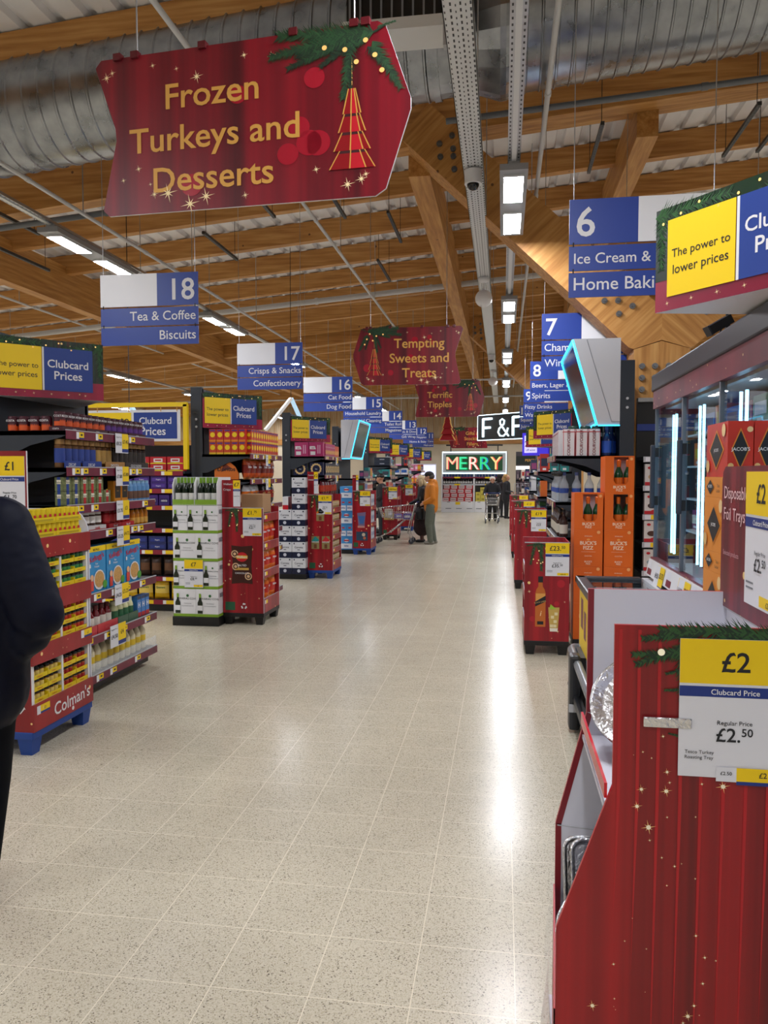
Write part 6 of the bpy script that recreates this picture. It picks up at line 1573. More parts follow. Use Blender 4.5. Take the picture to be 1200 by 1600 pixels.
for k, zs in ((2, [.13, .55, .95, 1.3, 1.68]), (3, [.13, .55, .95, 1.3, 1.66]), (4, [.13, .6, 1.05, 1.5]), (5, [.13, .6, 1.05, 1.5])):
    nm = ('third', 'fourth', 'fifth', 'sixth')[k - 2] + ' right shelf end'
    shelf_end('R', RY[k], RY[k] + 1.35, zs, f'dark end shelving of gifts, {ORD[k]} along the right side', depth=.5)
    fill_end('R', RY[k], RY[k] + 1.35, zs[1:], .53, 30 + k, nm)
    rnd = random.Random(k)
    for q in range(3):
        i = rnd.randrange(12); gift_kind(i, .13, .27, .1).put((.62 + .15 * q, RY[k] + .05, zs[-1] + .001), 0, f"tall {CN[PAL[i]]} gift box, {ORD[q]} from the aisle on top of {nm}", f'tall gift boxes {nm}')
# promotional lit sign 20%
t = thing('offer_sign', 'violet and white offer sign reading 20 beyond the right wedge sign', 'promotional sign', (.42, 17.45, 2.05), -.5)
b = MB(); b.box(0, 0, 0, .62, .06, .5, M('#3a2ac0', .4, em=.5)); fr = Fr((0, 0, 0), (1, 0, 0), (0, 0, 1)); b.rect(fr, .05, .06, .36, .44, M('#c8c0e8', .4, em=.5), .001); b.text(fr, .2, .2, .17, '20%', DBLUE, 'c', .003, .01); b.text(fr, .2, .1, .07, 'off wine', DBLUE, 'c', .003, .003); part('board', b, t)
b = MB(); b.bar((.4, .04, -.06), (.4, .04, .02), .04, .04, BLACK); b.bar((.5, .0, .25), (.5, .3, .25), .04, .04, BLACK); part('bracket', b, t)
# baking aisle shelves
zs = [.13, .4, .67, .96, 1.24, 1.53, 1.82]
t = thing('aisle_shelving', 'dark baking aisle shelves with red and white cake boxes right of the spirits', 'shelving', (1.36, 8.04, 0))
b = MB(); b.box(0.03, .42, .02, 2.2, .46, 2.4, BLACK); part('back_panel', b, t)
b = MB(); b.box(.03, .40, 2.1, 2.2, .42, 2.17, SIGNBLUE); b.box(.03, .36, 2.4, 2.2, .46, 2.44, LGREY); b.text(Fr((.03, .40, 2.1), (1, 0, 0), (0, 0, 1)), .5, .02, .045, 'baking & desserts', WHITE, 'c', .002, .0); part('header_strip', b, t)
for z in zs:
    b = MB(); b.box(.03, 0, z - .03, 2.2, .418, z, SLATE); sh = part('shelf', b, t)
    b = MB(); fr = Fr((.03, 0, z - .045), (1, 0, 0), (0, 0, 1)); b.prism(fr, [(0, -.01), (2.17, -.01), (2.17, .045), (0, .045)], .006, LGREY, None, .008)
    x = .02
    while x < 2: b.rect(fr, x, -.004, x + .06, .04, PAPER, .01); b.rect(fr, x + .06, -.004, x + .15, .04, CARDYEL, .01); x += .27
    part('edge_strip', b, sh)
def cake(m, c): return Kind('cake_mix_box', 'cake mix box', carton(.15, .08, .215, M('#d9d4d0', .4), [('f', 'r', 0, 0, 1, .16, BRED), ('f', 'd', .3, .82, .13, BRED, .7), ('f', 'd', .5, .4, .3, M(c, .5), .6), ('r', 'r', 0, 0, 1, 1, BRED), ('f', 'p', [(.0, 0), (1, 0), (1, .3), (.5, .2)], BRED)]))
for zi, c, nm in ((5, '#c9a878', 'cookie'), (4, '#3a2018', 'brownie'), (3, '#4a2a1c', 'chocolate'), (2, '#8aa0a8', 'grey')):
    row(cake(None, c), 8, (1.485, 8.09, zs[zi] + .001), (.165, 0, 0), SOUTH, f'cake mix box with {nm} picture', f'from left, {ORD[zi]} shelf up, baking aisle', f'{nm} cake boxes')

# ------------------------------------------------------------------ the far end
t = thing('drinks_bay', 'white shelving bay of bottles and crates under the lit screen', 'shelving', (-1.22, 33.05, 0))
b = MB(); b.box(-1.4, .62, 0, 1.4, .66, 2.6, M('#8a8d90', .5)); part('back_panel', b, t)
for x in (-1.4, -.03, 1.34):
    b = MB(); b.box(x, 0, 0, x + .06, .62, 1.62 if x > -1.3 else 1.62, WHITE); part('upright', b, t)
for z in (1.5, 1.2):
    b = MB(); b.box(-1.34, .0, z - .03, 1.34, .618, z, LGREY); sh = part('shelf', b, t)
    b = MB(); fr = Fr((-1.34, 0, z - .05), (1, 0, 0), (0, 0, 1)); b.prism(fr, [(0, 0), (2.68, 0), (2.68, .06), (0, .06)], .01, MAROON if z > 1.4 else LGREY, None, .012)
    for x in (.5, 1.8): b.rect(fr, x, .0, x + .25, .06, CARDYEL, .014)
    part('edge_strip', b, sh)
b = MB(); fr = Fr((-1.34, 0, 0), (1, 0, 0), (0, 0, 1)); b.box(-1.34, .01, 0, -.04, .6, .46, WHITE); b.box(.04, .01, 0, 1.34, .6, .46, WHITE)
for x in (.25, .7, 1.15, 1.55, 2.0, 2.4): b.rect(fr, x - .12, .14, x + .12, .17, GREY, .0); b.rect(fr, x - .06, .42, x + .06, .44, BLACK, .0)
b.rect(fr, .55, .32, .75, .44, CARDYEL, .001); b.rect(fr, 2.0, .32, 2.2, .44, CARDYEL, .001); part('bin_front', b, t)
bb, pp = bottle(.045, .3, .02, M('#1c1214', .2), M('#c8c4c0', .4), M('#8a1a20', .4), .06, .55, .1, .4, 10, .36); kd1 = Kind('wine_bottle', 'bottle', bb, pp)
row(kd1, 12, (-2.5, 33.14, 1.201), (.105, 0, 0), SOUTH, 'dark bottle with pale label', 'from left in the bay under the lit screen', 'far bottles'); row(kd1, 11, (-1.12, 33.14, 1.201), (.11, 0, 0), SOUTH, 'dark bottle with pale label', 'from the middle upright, bay under the lit screen', 'far bottles')
bb, pp = bottle(.04, .13, .02, M('#1f2f6a', .3), None, M('#2a8a8a', .4), .02, .8, .1, .4, 10, .6); kd2 = Kind('short_bottle', 'bottle', bb, pp); row(kd2, 20, (-2.5, 33.14, 1.501), (.13, 0, 0), SOUTH, 'short blue bottle', 'from left on the upper shelf of the far bay', 'far short bottles')
kd = Kind('red_crate', 'drinks crate', carton(.31, .4, .175, M('#b01f28', .4), [('f', 'r', .04, .12, .8, .88, M('#d8c8c8', .5)), ('f', 'r', .1, .4, .74, .6, M('#8a5a5e', .5))]))
for l in range(4): row(kd, 4, (-2.4 + .04 * (l % 2), 33.27, .461 + .176 * l), (.318, 0, 0), SOUTH, 'red and white drinks crate', f'from left, {ORD[l]} layer in the far bay', 'red crates')
kd = Kind('yellow_carton', 'drinks carton', carton(.2, .4, .2, M('#c8b848', .5), [('f', 'r', .2, .3, .8, .7, M('#9a8a30', .5))]))
for l in range(3): row(kd, 3, (-1.05 + (.2 if l == 2 else 0), 33.27, .461 + .201 * l), (.21, 0, 0), SOUTH, 'yellow drinks carton', f'from left, {ORD[l]} layer in the far bay', 'yellow cartons')
# cosmetics and clothes beyond
t = thing('cosmetics_stand', 'tall white lit cosmetics stand with pink boxes behind the couple', 'shelving', (-3.6, 31.2, 0))
b = MB(); b.box(-.9, 0, 0, .9, .3, 2.05, M('#d8d4dc', .4)); b.box(.3, -.01, 1.2, .9, 0, 2.0, M('#d8dcf4', .4, em=.5)); part('cabinet', b, t)
for z in (1.0, 1.4, 1.75):
    b = MB(); b.box(-.9, -.25, z - .03, .25, 0, z, WHITE); part('shelf', b, t)
kd = Kind('pink_gift_box', 'gift box', carton(.17, .14, .26, M('#d87aa0', .4), [('f', 'r', .2, .3, .8, .7, M('#f0d0e0', .4))]))
for j, z in enumerate((1.001, 1.401, 1.751)): row(kd, 6, (-4.38, 31.06, z), (.185, 0, 0), SOUTH, 'pink gift box', f'from left, {ORD[j]} shelf up of the cosmetics stand', 'pink gift boxes')
t = thing('perfume_bay', 'dark display bay with gold lettered header right of the lit screen', 'shelving', (1.0, 33.5, 0))
b = MB(); b.box(-.45, .5, 0, .95, .55, 2.6, M('#3a3438', .5)); part('back_panel', b, t)
b = MB(); b.box(-.45, .4, 2.05, .95, .5, 2.4, M('#0d1a14', .4)); fr = Fr((-.45, .4, 2.05), (1, 0, 0), (0, 0, 1)); b.text(fr, .7, .12, .16, 'PERFECT', GOLD, 'c', .002, .01); b.box(-.45, .38, 1.82, .95, .5, 1.98, M('#e8e4dc', .4, em=1.)); part('header', b, t)
for z in (.5, .95, 1.4):
    b = MB(); b.box(-.45, .1, z - .03, .95, .49, z, M('#2a282c', .5)); part('shelf', b, t)
kd = Kind('folded_garment', 'garment', carton(.12, .3, .36, M('#5a4a54', .7), [('f', 'r', .2, .1, .8, .6, M('#8a7a80', .6))], .02))
for j, z in enumerate((.5, .95, 1.4)): row(kd, 9, (.63, 33.78, z + .001), (.15, 0, 0), SOUTH, 'folded mauve garment', f'from left, {ORD[j]} shelf up of the gold lettered bay', 'folded garments')
t = thing('clothes_rail', 'clothes rail with grey and dark jumpers beyond the red displays on the right', 'clothes rail', (.75, 27.5, 0))
b = MB(); b.tube([(-.35, 0, 0), (-.35, 0, 1.3), (.5, 0, 1.3), (.5, 0, 0)], .015, STEEL); part('frame', b, t)
for i, c in enumerate(('#6a6468', '#8a8488', '#2a2a34', '#a09a98', '#3a3a48')):
    g = MB(); g.lathe([(.2, 0), (.19, .35), (.21, .55), (.1, .62), (.04, .66)], M(c, .8), seg=12)
    nm = ('grey', 'light grey', 'black', 'beige', 'charcoal')[i]
    gm = g
    o = solo('jumper', gm, f'{nm} jumper hung on the clothes rail, {ORD[i]} from left', 'jumper', (.52 + .16 * i, 27.5, .62)); o.scale = (.3, 1, 1)
    h = MB(); h.tube([(0, 0, .65), (0, 0, .675)], .006, STEEL); part('hanger_hook', h, o)
# ================================================================== PEOPLE
def blob(caps, voxel, smooth=3, extra=None):
    """one continuous skin around tapered capsules (p, q, r1, r2, material[, flatten]); each patch takes the material of the nearest capsule"""
    b = MB()
    for c in caps:
        p, q, r1, r2 = Vector(c[0]), Vector(c[1]), c[2], c[3]
        d = q - p; L_ = d.length; d = d.normalized() if L_ > 1e-6 else Vector((0, 0, 1))
        u = d.orthogonal().normalized(); v = d.cross(u); seg = 16; vs = []; rings = []
        for k in range(1, 7): a = -PI / 2 + PI / 2 * k / 6; rings.append((p + d * (r1 * math.sin(a)), r1 * math.cos(a)))
        for k in range(0, 6): a = PI / 2 * k / 6; rings.append((q + d * (r2 * math.sin(a)), r2 * math.cos(a)))
        vs.append(p - d * r1)
        for ctr, rr in rings:
            for k in range(seg): an = 2 * PI * k / seg; vs.append(ctr + (u * math.cos(an) + v * math.sin(an)) * rr)
        vs.append(q + d * r2); n = len(rings)
        fs = [(0, 1 + (k + 1) % seg, 1 + k) for k in range(seg)]
        fs += [(1 + i * seg + k, 1 + i * seg + (k + 1) % seg, 1 + (i + 1) * seg + (k + 1) % seg, 1 + (i + 1) * seg + k) for i in range(n - 1) for k in range(seg)]
        fs += [(len(vs) - 1, 1 + (n - 1) * seg + k, 1 + (n - 1) * seg + (k + 1) % seg) for k in range(seg)]
        if len(c) > 5 and c[5]:
            sx, sy = c[5]; m = (p + q) / 2; vs = [Vector((m.x + (w_.x - m.x) * sx, m.y + (w_.y - m.y) * sy, w_.z)) for w_ in vs]
        b.add(vs, fs, c[4])
    me = b.mesh('blob'); o = bpy.data.objects.new('blob', me); C.objects.link(o)
    md = o.modifiers.new('remesh', 'REMESH'); md.mode = 'VOXEL'; md.voxel_size = voxel
    dg = bpy.context.evaluated_depsgraph_get(); out = bpy.data.meshes.new_from_object(o.evaluated_get(dg))
    bpy.data.objects.remove(o)
    bm = bmesh.new(); bm.from_mesh(out)
    for _ in range(smooth): bmesh.ops.smooth_vert(bm, verts=bm.verts, factor=.5, use_axis_x=True, use_axis_y=True, use_axis_z=True)
    mats = []
    for c in caps:
        if c[4] not in mats: mats.append(c[4])
    cc = [(Vector(c[0]), Vector(c[1]), c[2], c[3], mats.index(c[4]), c[5] if len(c) > 5 and c[5] else (1, 1)) for c in caps]
    for f in bm.faces:
        x = f.calc_center_median(); best = 9; bi = 0
        for p, q, r1, r2, mi, fl in cc:
            m = (p + q) / 2; y = Vector((m.x + (x.x - m.x) / fl[0], m.y + (x.y - m.y) / fl[1], x.z)); d = q - p; t = max(0, min(1, (y - p).dot(d) / max(d.length_squared, 1e-9)))
            e = ((y - (p + d * t)).length - (r1 + (r2 - r1) * t)) * min(fl)
            if e < best: best = e; bi = mi
        f.material_index = bi; f.smooth = True
    if extra: extra(bm)
    out.materials.clear()
    for m in mats: out.materials.append(m)
    bm.to_mesh(out); bm.free()
    out.update(); return out

def hand(w, d, side, m, out=Vector((0, 0, 0)), s=1., curl=.6):
    """palm and five bent fingers: w wrist, d the way the hand points, side the thumb side"""
    d = Vector(d).normalized(); side = Vector(side).normalized(); nrm = d.cross(side).normalized(); w = Vector(w); c = []
    pc = w + d * .045 * s
    for k in (-1, 0, 1): c.append((w + side * .016 * k * s, w + d * .08 * s + side * .022 * k * s, .016 * s, .014 * s, m))
    for k, ln in enumerate((.068, .076, .07, .055)):
        b0 = w + d * .085 * s + side * (.03 - .02 * k) * s; b1 = b0 + (d * math.cos(curl) + nrm * math.sin(curl)) * ln * .5 * s; b2 = b1 + (d * math.cos(curl * 2.2) + nrm * math.sin(curl * 2.2)) * ln * .5 * s
        c += [(b0, b1, .0105 * s, .0095 * s, m), (b1, b2, .0095 * s, .008 * s, m)]
    t0 = w + d * .025 * s + side * .025 * s; t1 = t0 + (d * .6 + side * .8).normalized() * .035 * s; t2 = t1 + (d + nrm * .4 + side * .1).normalized() * .03 * s
    c += [(t0, t1, .013 * s, .011 * s, m), (t1, t2, .011 * s, .009 * s, m)]
    return c

def head(c, f, m, s=1.):
    """head with jaw, nose, brow, mouth and ears; f the way the face looks"""
    c = Vector(c); f = Vector(f).normalized(); r = f.cross(Vector((0, 0, 1))).normalized(); z = Vector((0, 0, 1)); LIP = M('#9a5a50', .5); EYE = M('#1a1512', .3)
    o = [(c + z * .03 * s - f * .015 * s, c + z * .02 * s + f * .01 * s, .092 * s, .086 * s, m), (c - z * .05 * s + f * .02 * s, c - z * .02 * s + f * .03 * s, .06 * s, .07 * s, m), (c - z * .085 * s + f * .055 * s, c - z * .08 * s + f * .05 * s, .028 * s, .035 * s, m),
         (c + z * .01 * s + f * .095 * s, c - z * .025 * s + f * .112 * s, .011 * s, .015 * s, m), (c + z * .03 * s + f * .085 * s - r * .03 * s, c + z * .03 * s + f * .085 * s + r * .03 * s, .014 * s, .014 * s, m),
         (c - z * .055 * s + f * .088 * s - r * .018 * s, c - z * .055 * s + f * .088 * s + r * .018 * s, .009 * s, .009 * s, LIP)]
    for sg in (-1, 1):
        o.append((c + r * sg * .088 * s - z * .005 * s, c + r * sg * .094 * s + z * .02 * s, .014 * s, .017 * s, m)); o.append((c + r * sg * .032 * s + z * .008 * s + f * .083 * s, c + r * sg * .034 * s + z * .008 * s + f * .083 * s, .011 * s, .011 * s, EYE))
    return o

# ---- man in the orange jacket, looking down to the trolley at the left (he faces -X)
JK = M('#c9760a', .6, noise=.06, nscale=12); TR = M('#5f6458', .8, noise=.06); SHO = M('#8a867c', .7); DK = M('#14151a', .7, noise=.1); CAPM = M('#1d1b1b', .8)
c = [((0, 0, .93), (0, 0, 1.0), .155, .165, JK, (1.0, 1.05)), ((0, 0, 1.0), (.02, 0, 1.3), .17, .165, JK, (.95, 1.15)), ((.04, 0, 1.33), (.05, 0, 1.38), .13, .1, JK, (.9, 1.5)),
     ((.0, 0, .86), (0, 0, .98), .165, .165, JK, (1.0, 1.1)),
     ((.01, 0, 1.4), (-.02, 0, 1.5), .058, .055, SKIN), ((.05, 0, 1.4), (.02, 0, 1.46), .085, .08, JK, (1.1, 1.3)), ((.1, .0, 1.36), (.09, 0, 1.44), .075, .07, JK, (.9, 1.3))]
for sg in (-1, 1):
    sh = Vector((.04, sg * .19, 1.34)); el = Vector((.07, sg * .25, 1.08)); wr = Vector((-.12, sg * .2, .98))
    c += [(sh, el, .078, .062, JK), (el, wr, .06, .05, JK)]
    c += hand(wr + Vector((-.02, 0, -.01)), (-.8, -sg * .3, -.4), (0, 0, 1), SKIN, curl=.5)
    hp = Vector((0, sg * .09, .88)); kn = Vector((-.03 + .02 * sg, sg * .1, .48)); an = Vector((.03 + .03 * sg, sg * .1, .09))
    c += [(hp, kn, .115, .088, TR), (kn, an, .085, .07, TR), (an + Vector((.05, 0, -.045)), an + Vector((-.12, 0, -.05)), .045, .04, SHO), (an + Vector((0, 0, -.03)), an + Vector((-.05, 0, -.045)), .05, .048, SHO)]
c += head((-.05, 0, 1.57), (-1, .1, -.25), SKIN, .98)
t = tag(link('person', blob(c, .012), None, (-1.66, 17.95, 0)), 'person in orange hooded jacket, grey green trousers and dark cap, hands before them', 'person')
b = MB(); b.sphere((-.045, 0, 1.625), .112, CAPM, 18, 10, (1, .95, .72)); b.sphere((-.15, .01, 1.615), .075, CAPM, 14, 6, (1, .9, .16)); part('cap', b, t)
b = MB(); b.sphere((0.0, 0, 1.585), .1, M('#4a4642', .9), 14, 8, (.85, 1, .75)); part('hair', b, t)
b = MB(); b.sphere((.075, 0, 1.435), .085, JK, 16, 10, (.9, 1.3, 1.05)); part('hood', b, t)
b = MB(); b.tube([(-.155, -.0, .83), (-.165, 0, 1.1), (-.14, 0, 1.36)], .006, M('#8a5208', .5)); part('zip', b, t)

# ---- woman in black with a plaid skirt, beyond him, holding the trolley handle
PLAID = M('#2a1214', .8, noise=.5, nscale=30)
c = [((0, 0, .95), (0, 0, 1.05), .13, .125, DK, (1, 1.1)), ((0, 0, 1.05), (.02, 0, 1.26), .13, .13, DK, (.95, 1.2)), ((.02, 0, 1.28), (.02, 0, 1.31), .1, .08, DK, (1, 1.6)), ((.0, 0, 1.33), (-.02, 0, 1.42), .05, .048, SKIN),
     ((0, 0, .9), (0, 0, .5), .15, .2, PLAID, (.95, 1.05)), ((0, 0, .52), (0, 0, .36), .2, .22, PLAID, (.95, 1.05))]
for sg in (-1, 1):
    sh = Vector((.02, sg * .17, 1.27)); el = Vector((-.06, sg * .21, 1.03)); wr = Vector((-.27, sg * .17, .93))
    c += [(sh, el, .066, .052, DK), (el, wr, .05, .036, DK)] + hand(wr, (-1, 0, -.15), (0, -sg, .2), SKIN, curl=.9)
    an = Vector((.0, sg * .08, .08)); c += [((0, sg * .08, .4), an, .05, .04, M('#5a3a34', .6)), (an + Vector((.04, 0, -.045)), an + Vector((-.13, 0, -.052)), .035, .03, BLACK)]
c += head((-.05, 0, 1.49), (-1, -.5, -.1), SKIN, .94)
t = tag(link('person', blob(c, .012), None, (-1.92, 18.42, 0)), 'person with blond hair, black top and dark plaid skirt holding the trolley handle', 'person')
b = MB(); BL = M('#c9b48c', .7); b.sphere((-.02, 0.01, 1.53), .107, BL, 16, 10, (.95, 1, .9))
for sg in (-1, 1): b.sphere((-.02, sg * .085, 1.42), .055, BL, 12, 8, (.9, .6, 1.9))
b.sphere((.05, 0, 1.42), .08, BL, 12, 8, (.7, 1.1, 1.5)); part('hair', b, t)
b = MB(); b.lathe([(.05, 0), (.1, .02), (.11, .2), (.09, .28), (.06, .3)], M('#0e0e12', .5), seg=14); b.tube([(.0, .09, .28), (.0, .05, .55), (0, -.05, .55), (0, -.09, .28)], .01, BLACK); part('handbag', b, t, (-.02, -.24, .55))

# ---- older lady in black pushing a trolley towards the camera
c = [((0, 0, .8), (0, 0, 1.0), .17, .16, DK, (1.15, .95)), ((0, 0, 1.0), (0, 0, 1.22), .16, .15, DK, (1.2, .9)), ((0, 0, 1.24), (0, 0, 1.27), .1, .09, DK, (1.7, 1)), ((0, 0, 1.28), (0, -.02, 1.36), .06, .05, SKIN)]
for sg in (-1, 1):
    sh = Vector((sg * .18, 0, 1.22)); el = Vector((sg * .27, -.04, .98)); wr = Vector((sg * .2, -.27, .93))
    c += [(sh, el, .075, .06, DK), (el, wr, .058, .045, DK)] + hand(wr, (-sg * .2, -1, -.1), (-sg, 0, .3), SKIN, curl=.9)
    c += [((sg * .09, 0, .78), (sg * .09, 0, .45), .1, .08, BLACK), ((sg * .09, 0, .45), (sg * .1, 0, .09), .08, .06, BLACK), ((sg * .1, .03, .04), (sg * .1, -.13, .035), .04, .035, BLACK)]
c += head((0, -.03, 1.42), (.1, -1, -.1), SKIN, .95)
t = tag(link('person', blob(c, .013), None, (-.36, 27.0, 0)), 'person with short white hair and black coat pushing a trolley towards the camera', 'person')
b = MB(); b.sphere((0, 0.0, 1.465), .108, M('#d8d4cc', .8), 16, 10, (1, .95, .82)); part('hair', b, t)
b = MB()
for sg in (-1, 1): b.tube([(sg * .034 + .026 * math.cos(k), -.128, 1.425 + .02 * math.sin(k)) for k in [q * PI / 5 for q in range(10)]], .004, BLACK, 5, True)
part('glasses', b, t)

# ---- two women behind her
def bystander(loc, f, hair, coat, label, h=1.):
    f = Vector(f).normalized(); s = Vector((-f.y, f.x, 0))
    c = [((0, 0, .75), (0, 0, 1.0), .17, .15, coat), ((0, 0, 1.0), (0, 0, 1.25), .15, .14, coat), (s * -.14 + Vector((0, 0, 1.28)), s * .14 + Vector((0, 0, 1.28)), .075, .075, coat), ((0, 0, 1.3), (0, 0, 1.42), .052, .05, SKIN)]
    for sg in (-1, 1):
        sh = s * sg * .18 + Vector((0, 0, 1.28)); el = s * sg * .22 + Vector((0, 0, 1.0)) + f * .02; wr = s * sg * .15 + Vector((0, 0, .95)) + f * .22
        c += [(sh, el, .07, .055, coat), (el, wr, .052, .04, coat)] + hand(wr, f, s * -sg, SKIN, curl=.6)
        c += [(s * sg * .08 + Vector((0, 0, .75)), s * sg * .08 + Vector((0, 0, .45)), .09, .065, DK), (s * sg * .08 + Vector((0, 0, .45)), s * sg * .08 + Vector((0, 0, .08)), .062, .045, DK), (s * sg * .08 + Vector((0, 0, .04)) - f * .03, s * sg * .08 + Vector((0, 0, .035)) + f * .13, .038, .032, BLACK)]
    c += head(Vector((0, 0, 1.5)) + f * .02, f, SKIN, .95)
    t = tag(link('person', blob(c, .014), None, loc), label, 'person')
    b = MB(); q = -f * .03; b.sphere((q.x, q.y, 1.54), .108, hair, 16, 10, (1, 1, .9)); b.sphere((q.x * 2, q.y * 2, 1.42), .1, hair, 14, 8, (.95, .95, 1.6)); part('hair', b, t)
    return t
bystander((.13, 28.6, 0), (.8, -.3, 0), M('#b08a54', .8), M('#1b1a20', .7), 'person with long blond hair and dark coat behind the lady with the trolley')
bystander((-.1, 29.2, 0), (.6, .6, 0), M('#1a1412', .8), M('#2a2024', .7), 'person with long dark hair turned away behind the lady with the trolley')
# ---- person in the cap seen over the jug display
c = [((0, 0, .85), (0, 0, 1.25), .16, .15, DK), ((0, -.15, 1.3), (0, .15, 1.3), .075, .075, DK), ((0, 0, 1.32), (-.02, 0, 1.44), .055, .05, SKINB)]
for sg in (-1, 1):
    c += [((0, sg * .19, 1.3), (.02, sg * .23, 1.04), .07, .055, DK), ((.02, sg * .23, 1.04), (-.16, sg * .18, .95), .052, .042, DK)] + hand((-.16, sg * .18, .95), (-1, 0, -.2), (0, -sg, .2), SKINB)
    c += [((0, sg * .09, .88), (0, sg * .09, .48), .11, .08, NAVY), ((0, sg * .09, .48), (0, sg * .09, .09), .08, .06, NAVY), ((.03, sg * .09, .045), (-.13, sg * .09, .04), .042, .036, BLACK)]
c += head((-.04, 0, 1.52), (-1, 0, -.2), SKINB, .95)
t = tag(link('person', blob(c, .014), None, (-3.15, 20.0, 0)), 'person in black cap half hidden behind the tall red half price display', 'person')
b = MB(); b.sphere((-.03, 0, 1.58), .106, BLACK, 16, 10, (1, .95, .75)); b.sphere((-.13, 0, 1.565), .07, BLACK, 12, 6, (1, .9, .16)); part('cap', b, t)

# ---- shopper in the navy coat at the left edge, back to the camera, elbow out
NV_ = M('#060a1c', .6, spec=.15, noise=.12, nscale=14); NVT = M('#06080f', .8, spec=.12, noise=.1)
px, py = -2.005, 2.62
c = [((0, 0, .92), (0, 0, 1.1), .2, .2, NV_, (1.1, .9)), ((0, 0, 1.1), (-.02, 0, 1.38), .2, .19, NV_, (1.15, .85)), ((-.18, 0, 1.46), (.12, 0, 1.46), .1, .1, NV_), ((-.02, 0, 1.5), (-.03, .02, 1.56), .11, .09, NV_), ((-.03, .02, 1.55), (-.04, .04, 1.64), .058, .055, SKIN)]
sh, el, wr = Vector((.15, 0, 1.45)), Vector((.305, -.02, 1.13)), Vector((.06, .26, 1.0))
c += [(sh, el, .115, .095, NV_), (el, wr, .092, .065, NV_), (el + Vector((-.05, .02, -.08)), el + Vector((-.12, .05, -.12)), .08, .08, NV_)] + hand(wr, (-.7, .6, 0), (0, 0, 1), SKIN, curl=.7)
sh, el, wr = Vector((-.2, 0, 1.45)), Vector((-.3, .1, 1.15)), Vector((-.15, .32, 1.08))
c += [(sh, el, .11, .09, NV_), (el, wr, .085, .065, NV_)] + hand(wr, (.5, .8, 0), (0, 0, 1), SKIN, curl=.7)
c += [((0, 0, .84), (0, 0, 1.0), .2, .2, NV_, (1.15, .9))]
for sg in (-1, 1):
    hp = Vector((sg * .1 - .03, 0, .88)); kn = Vector((sg * .105 - .06, .03, .48)); an = Vector((sg * .11 - .08, -.01, .1))
    c += [(hp, kn, .12, .085, NVT), (kn, an, .085, .066, NVT), (an + Vector((.02, -.05, -.05)), an + Vector((-.08, .12, -.06)), .045, .04, BLACK)]
c += head((-.04, .06, 1.73), (-.3, 1, -.25), SKIN, 1.)
def wrinkle(bm):
    from mathutils import noise as nz
    bm.normal_update()
    for v in bm.verts:
        if .8 < v.co.z < 1.58:
            q = v.co * 9; v.co += v.normal * (.003 * nz.noise((q.x, q.y, q.z * 1.8)) + .0025 * nz.noise((q.x * 2.5, q.y * 2.5, q.z * 5)))
t = tag(link('person', blob(c, .011, 4, wrinkle), None, (px, py, 0)), 'person in dark navy padded coat with bent elbow at the left edge of the photo', 'person')
b = MB(); b.sphere((-.035, .04, 1.775), .108, M('#2a211c', .8), 16, 10, (.95, 1, .9)); part('hair', b, t)

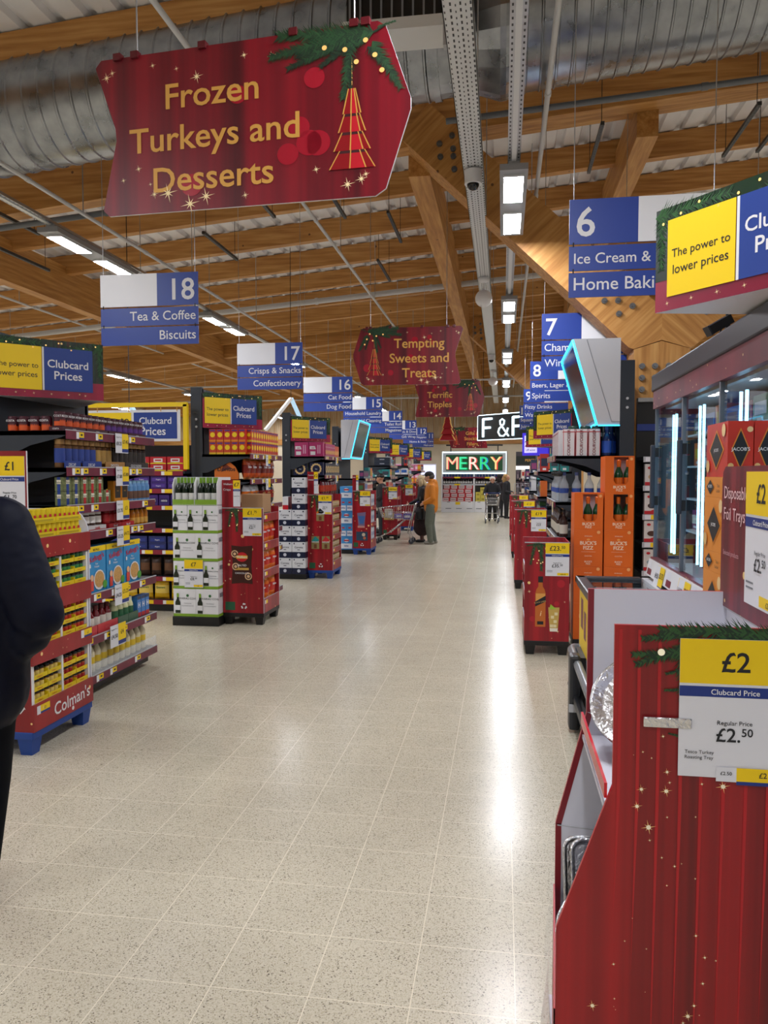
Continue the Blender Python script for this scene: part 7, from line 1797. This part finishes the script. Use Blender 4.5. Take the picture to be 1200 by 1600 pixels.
# ------------------------------------------------------------------ trolleys
def trolley(loc, rz, label, cargo):
    """local +y is the front of the trolley, the handle is at y = 0"""
    t = thing('shopping_trolley', label, 'shopping trolley', loc, rz)
    b = MB(); wi = .0045
    def ring(y0, y1, w0, w1, z0, z1, r): b.tube([(-w0, y0, z0), (w0, y0, z0), (w1, y1, z1), (-w1, y1, z1)], r, CHROME, 6, True)
    ring(.04, .9, .27, .2, .93, .84, .008); ring(.12, .82, .2, .15, .56, .62, .006); ring(.08, .86, .235, .175, .74, .73, .005)
    n = 14
    for k in range(n + 1):
        u = k / n
        for s in (-1, 1): b.cyl((s * (.27 + (.2 - .27) * u), .04 + .86 * u, .93 - .09 * u), (s * (.2 - .05 * u), .12 + .7 * u, .56 + .06 * u), wi, CHROME, seg=5)
        b.cyl((-.2 + .05 * u, .12 + .7 * u, .56 + .06 * u), (.2 - .05 * u, .12 + .7 * u, .56 + .06 * u), wi, CHROME, seg=5)
    for k in range(9):
        u = k / 8 * 2 - 1
        b.cyl((u * .2, .9, .84), (u * .15, .82, .62), wi, CHROME, seg=5); b.cyl((u * .27, .04, .93), (u * .2, .12, .56), wi, CHROME, seg=5)
    part('basket', b, t)
    b = MB()
    for s in (-1, 1): b.tube([(s * .27, -.02, .98), (s * .25, .03, .9), (s * .22, .16, .5), (s * .24, .2, .28), (s * .23, .14, .12)], .012, CHROME, 8); b.tube([(s * .2, .3, .55), (s * .21, .62, .28), (s * .2, .92, .13)], .014, CHROME, 8)
    b.tube([(-.23, .19, .3), (.23, .19, .3)], .01, CHROME, 6); b.tube([(-.2, .9, .15), (.2, .9, .15)], .01, CHROME, 6); part('frame', b, t)
    b = MB(); b.tube([(-.27, -.02, .98), (.27, -.02, .98)], .017, M('#1c2f6a', .4), 10); part('handle', b, t)
    for s in (-1, 1):
        for y in (.12, .92):
            b = MB(); b.cyl((s * .23 - .018 if y < .5 else s * .2 - .018, y, .06), (s * .23 + .018 if y < .5 else s * .2 + .018, y, .06), .06, M('#3a3c42', .5), seg=16); x = s * .23 if y < .5 else s * .2
            b.bar((x - .026, y, .06), (x - .02, y, .14), .02, .006, STEEL); b.bar((x + .026, y, .06), (x + .02, y, .14), .02, .006, STEEL); part('wheel', b, t)
    for i, (x, y, z, w, d, h, col, nm) in enumerate(cargo):
        p = Matrix.Rotation(rz, 4, 'Z') @ Vector((x, y, z)) + Vector(loc)
        solo('grocery_pack', carton(w, d, h, M(col, .35), [('flr', 'r', .15, .3, .85, .7, M('#d8d4da', .4))], .01), nm, 'grocery', p, rz + .2 * i)
trolley((-2.0, 18.1, 0), PI / 2, 'chrome shopping trolley held by the couple, seen side on', [(-.08, .22, .575, .14, .2, .13, '#5a4a9a', 'purple pack at the handle end of the couple’s trolley'), (.08, .24, .575, .13, .18, .16, '#c8a8b8', 'pale pink pack at the handle end of the couple’s trolley'), (.0, .46, .595, .2, .16, .1, '#7a6ab8', 'violet pack in the middle of the couple’s trolley'), (0, .68, .612, .16, .14, .2, '#b8b0a0', 'beige pack at the nose of the couple’s trolley')])
trolley((-.36, 26.68, 0), PI, 'chrome shopping trolley pushed towards the camera by the white haired lady', [(0, .4, .595, .3, .3, .2, '#2a2a30', 'dark bag lying in the far trolley')])
# two tan cartons hanging low on the red display behind the trolley
for i in range(2): solo('tan_box', carton(.12, .02, .16, M('#b8985a', .5)), f"flat tan card pocket on the half price display, {('left', 'right')[i]} one", 'card pocket', (-2.86 + .13 * i, 18.888, .5))
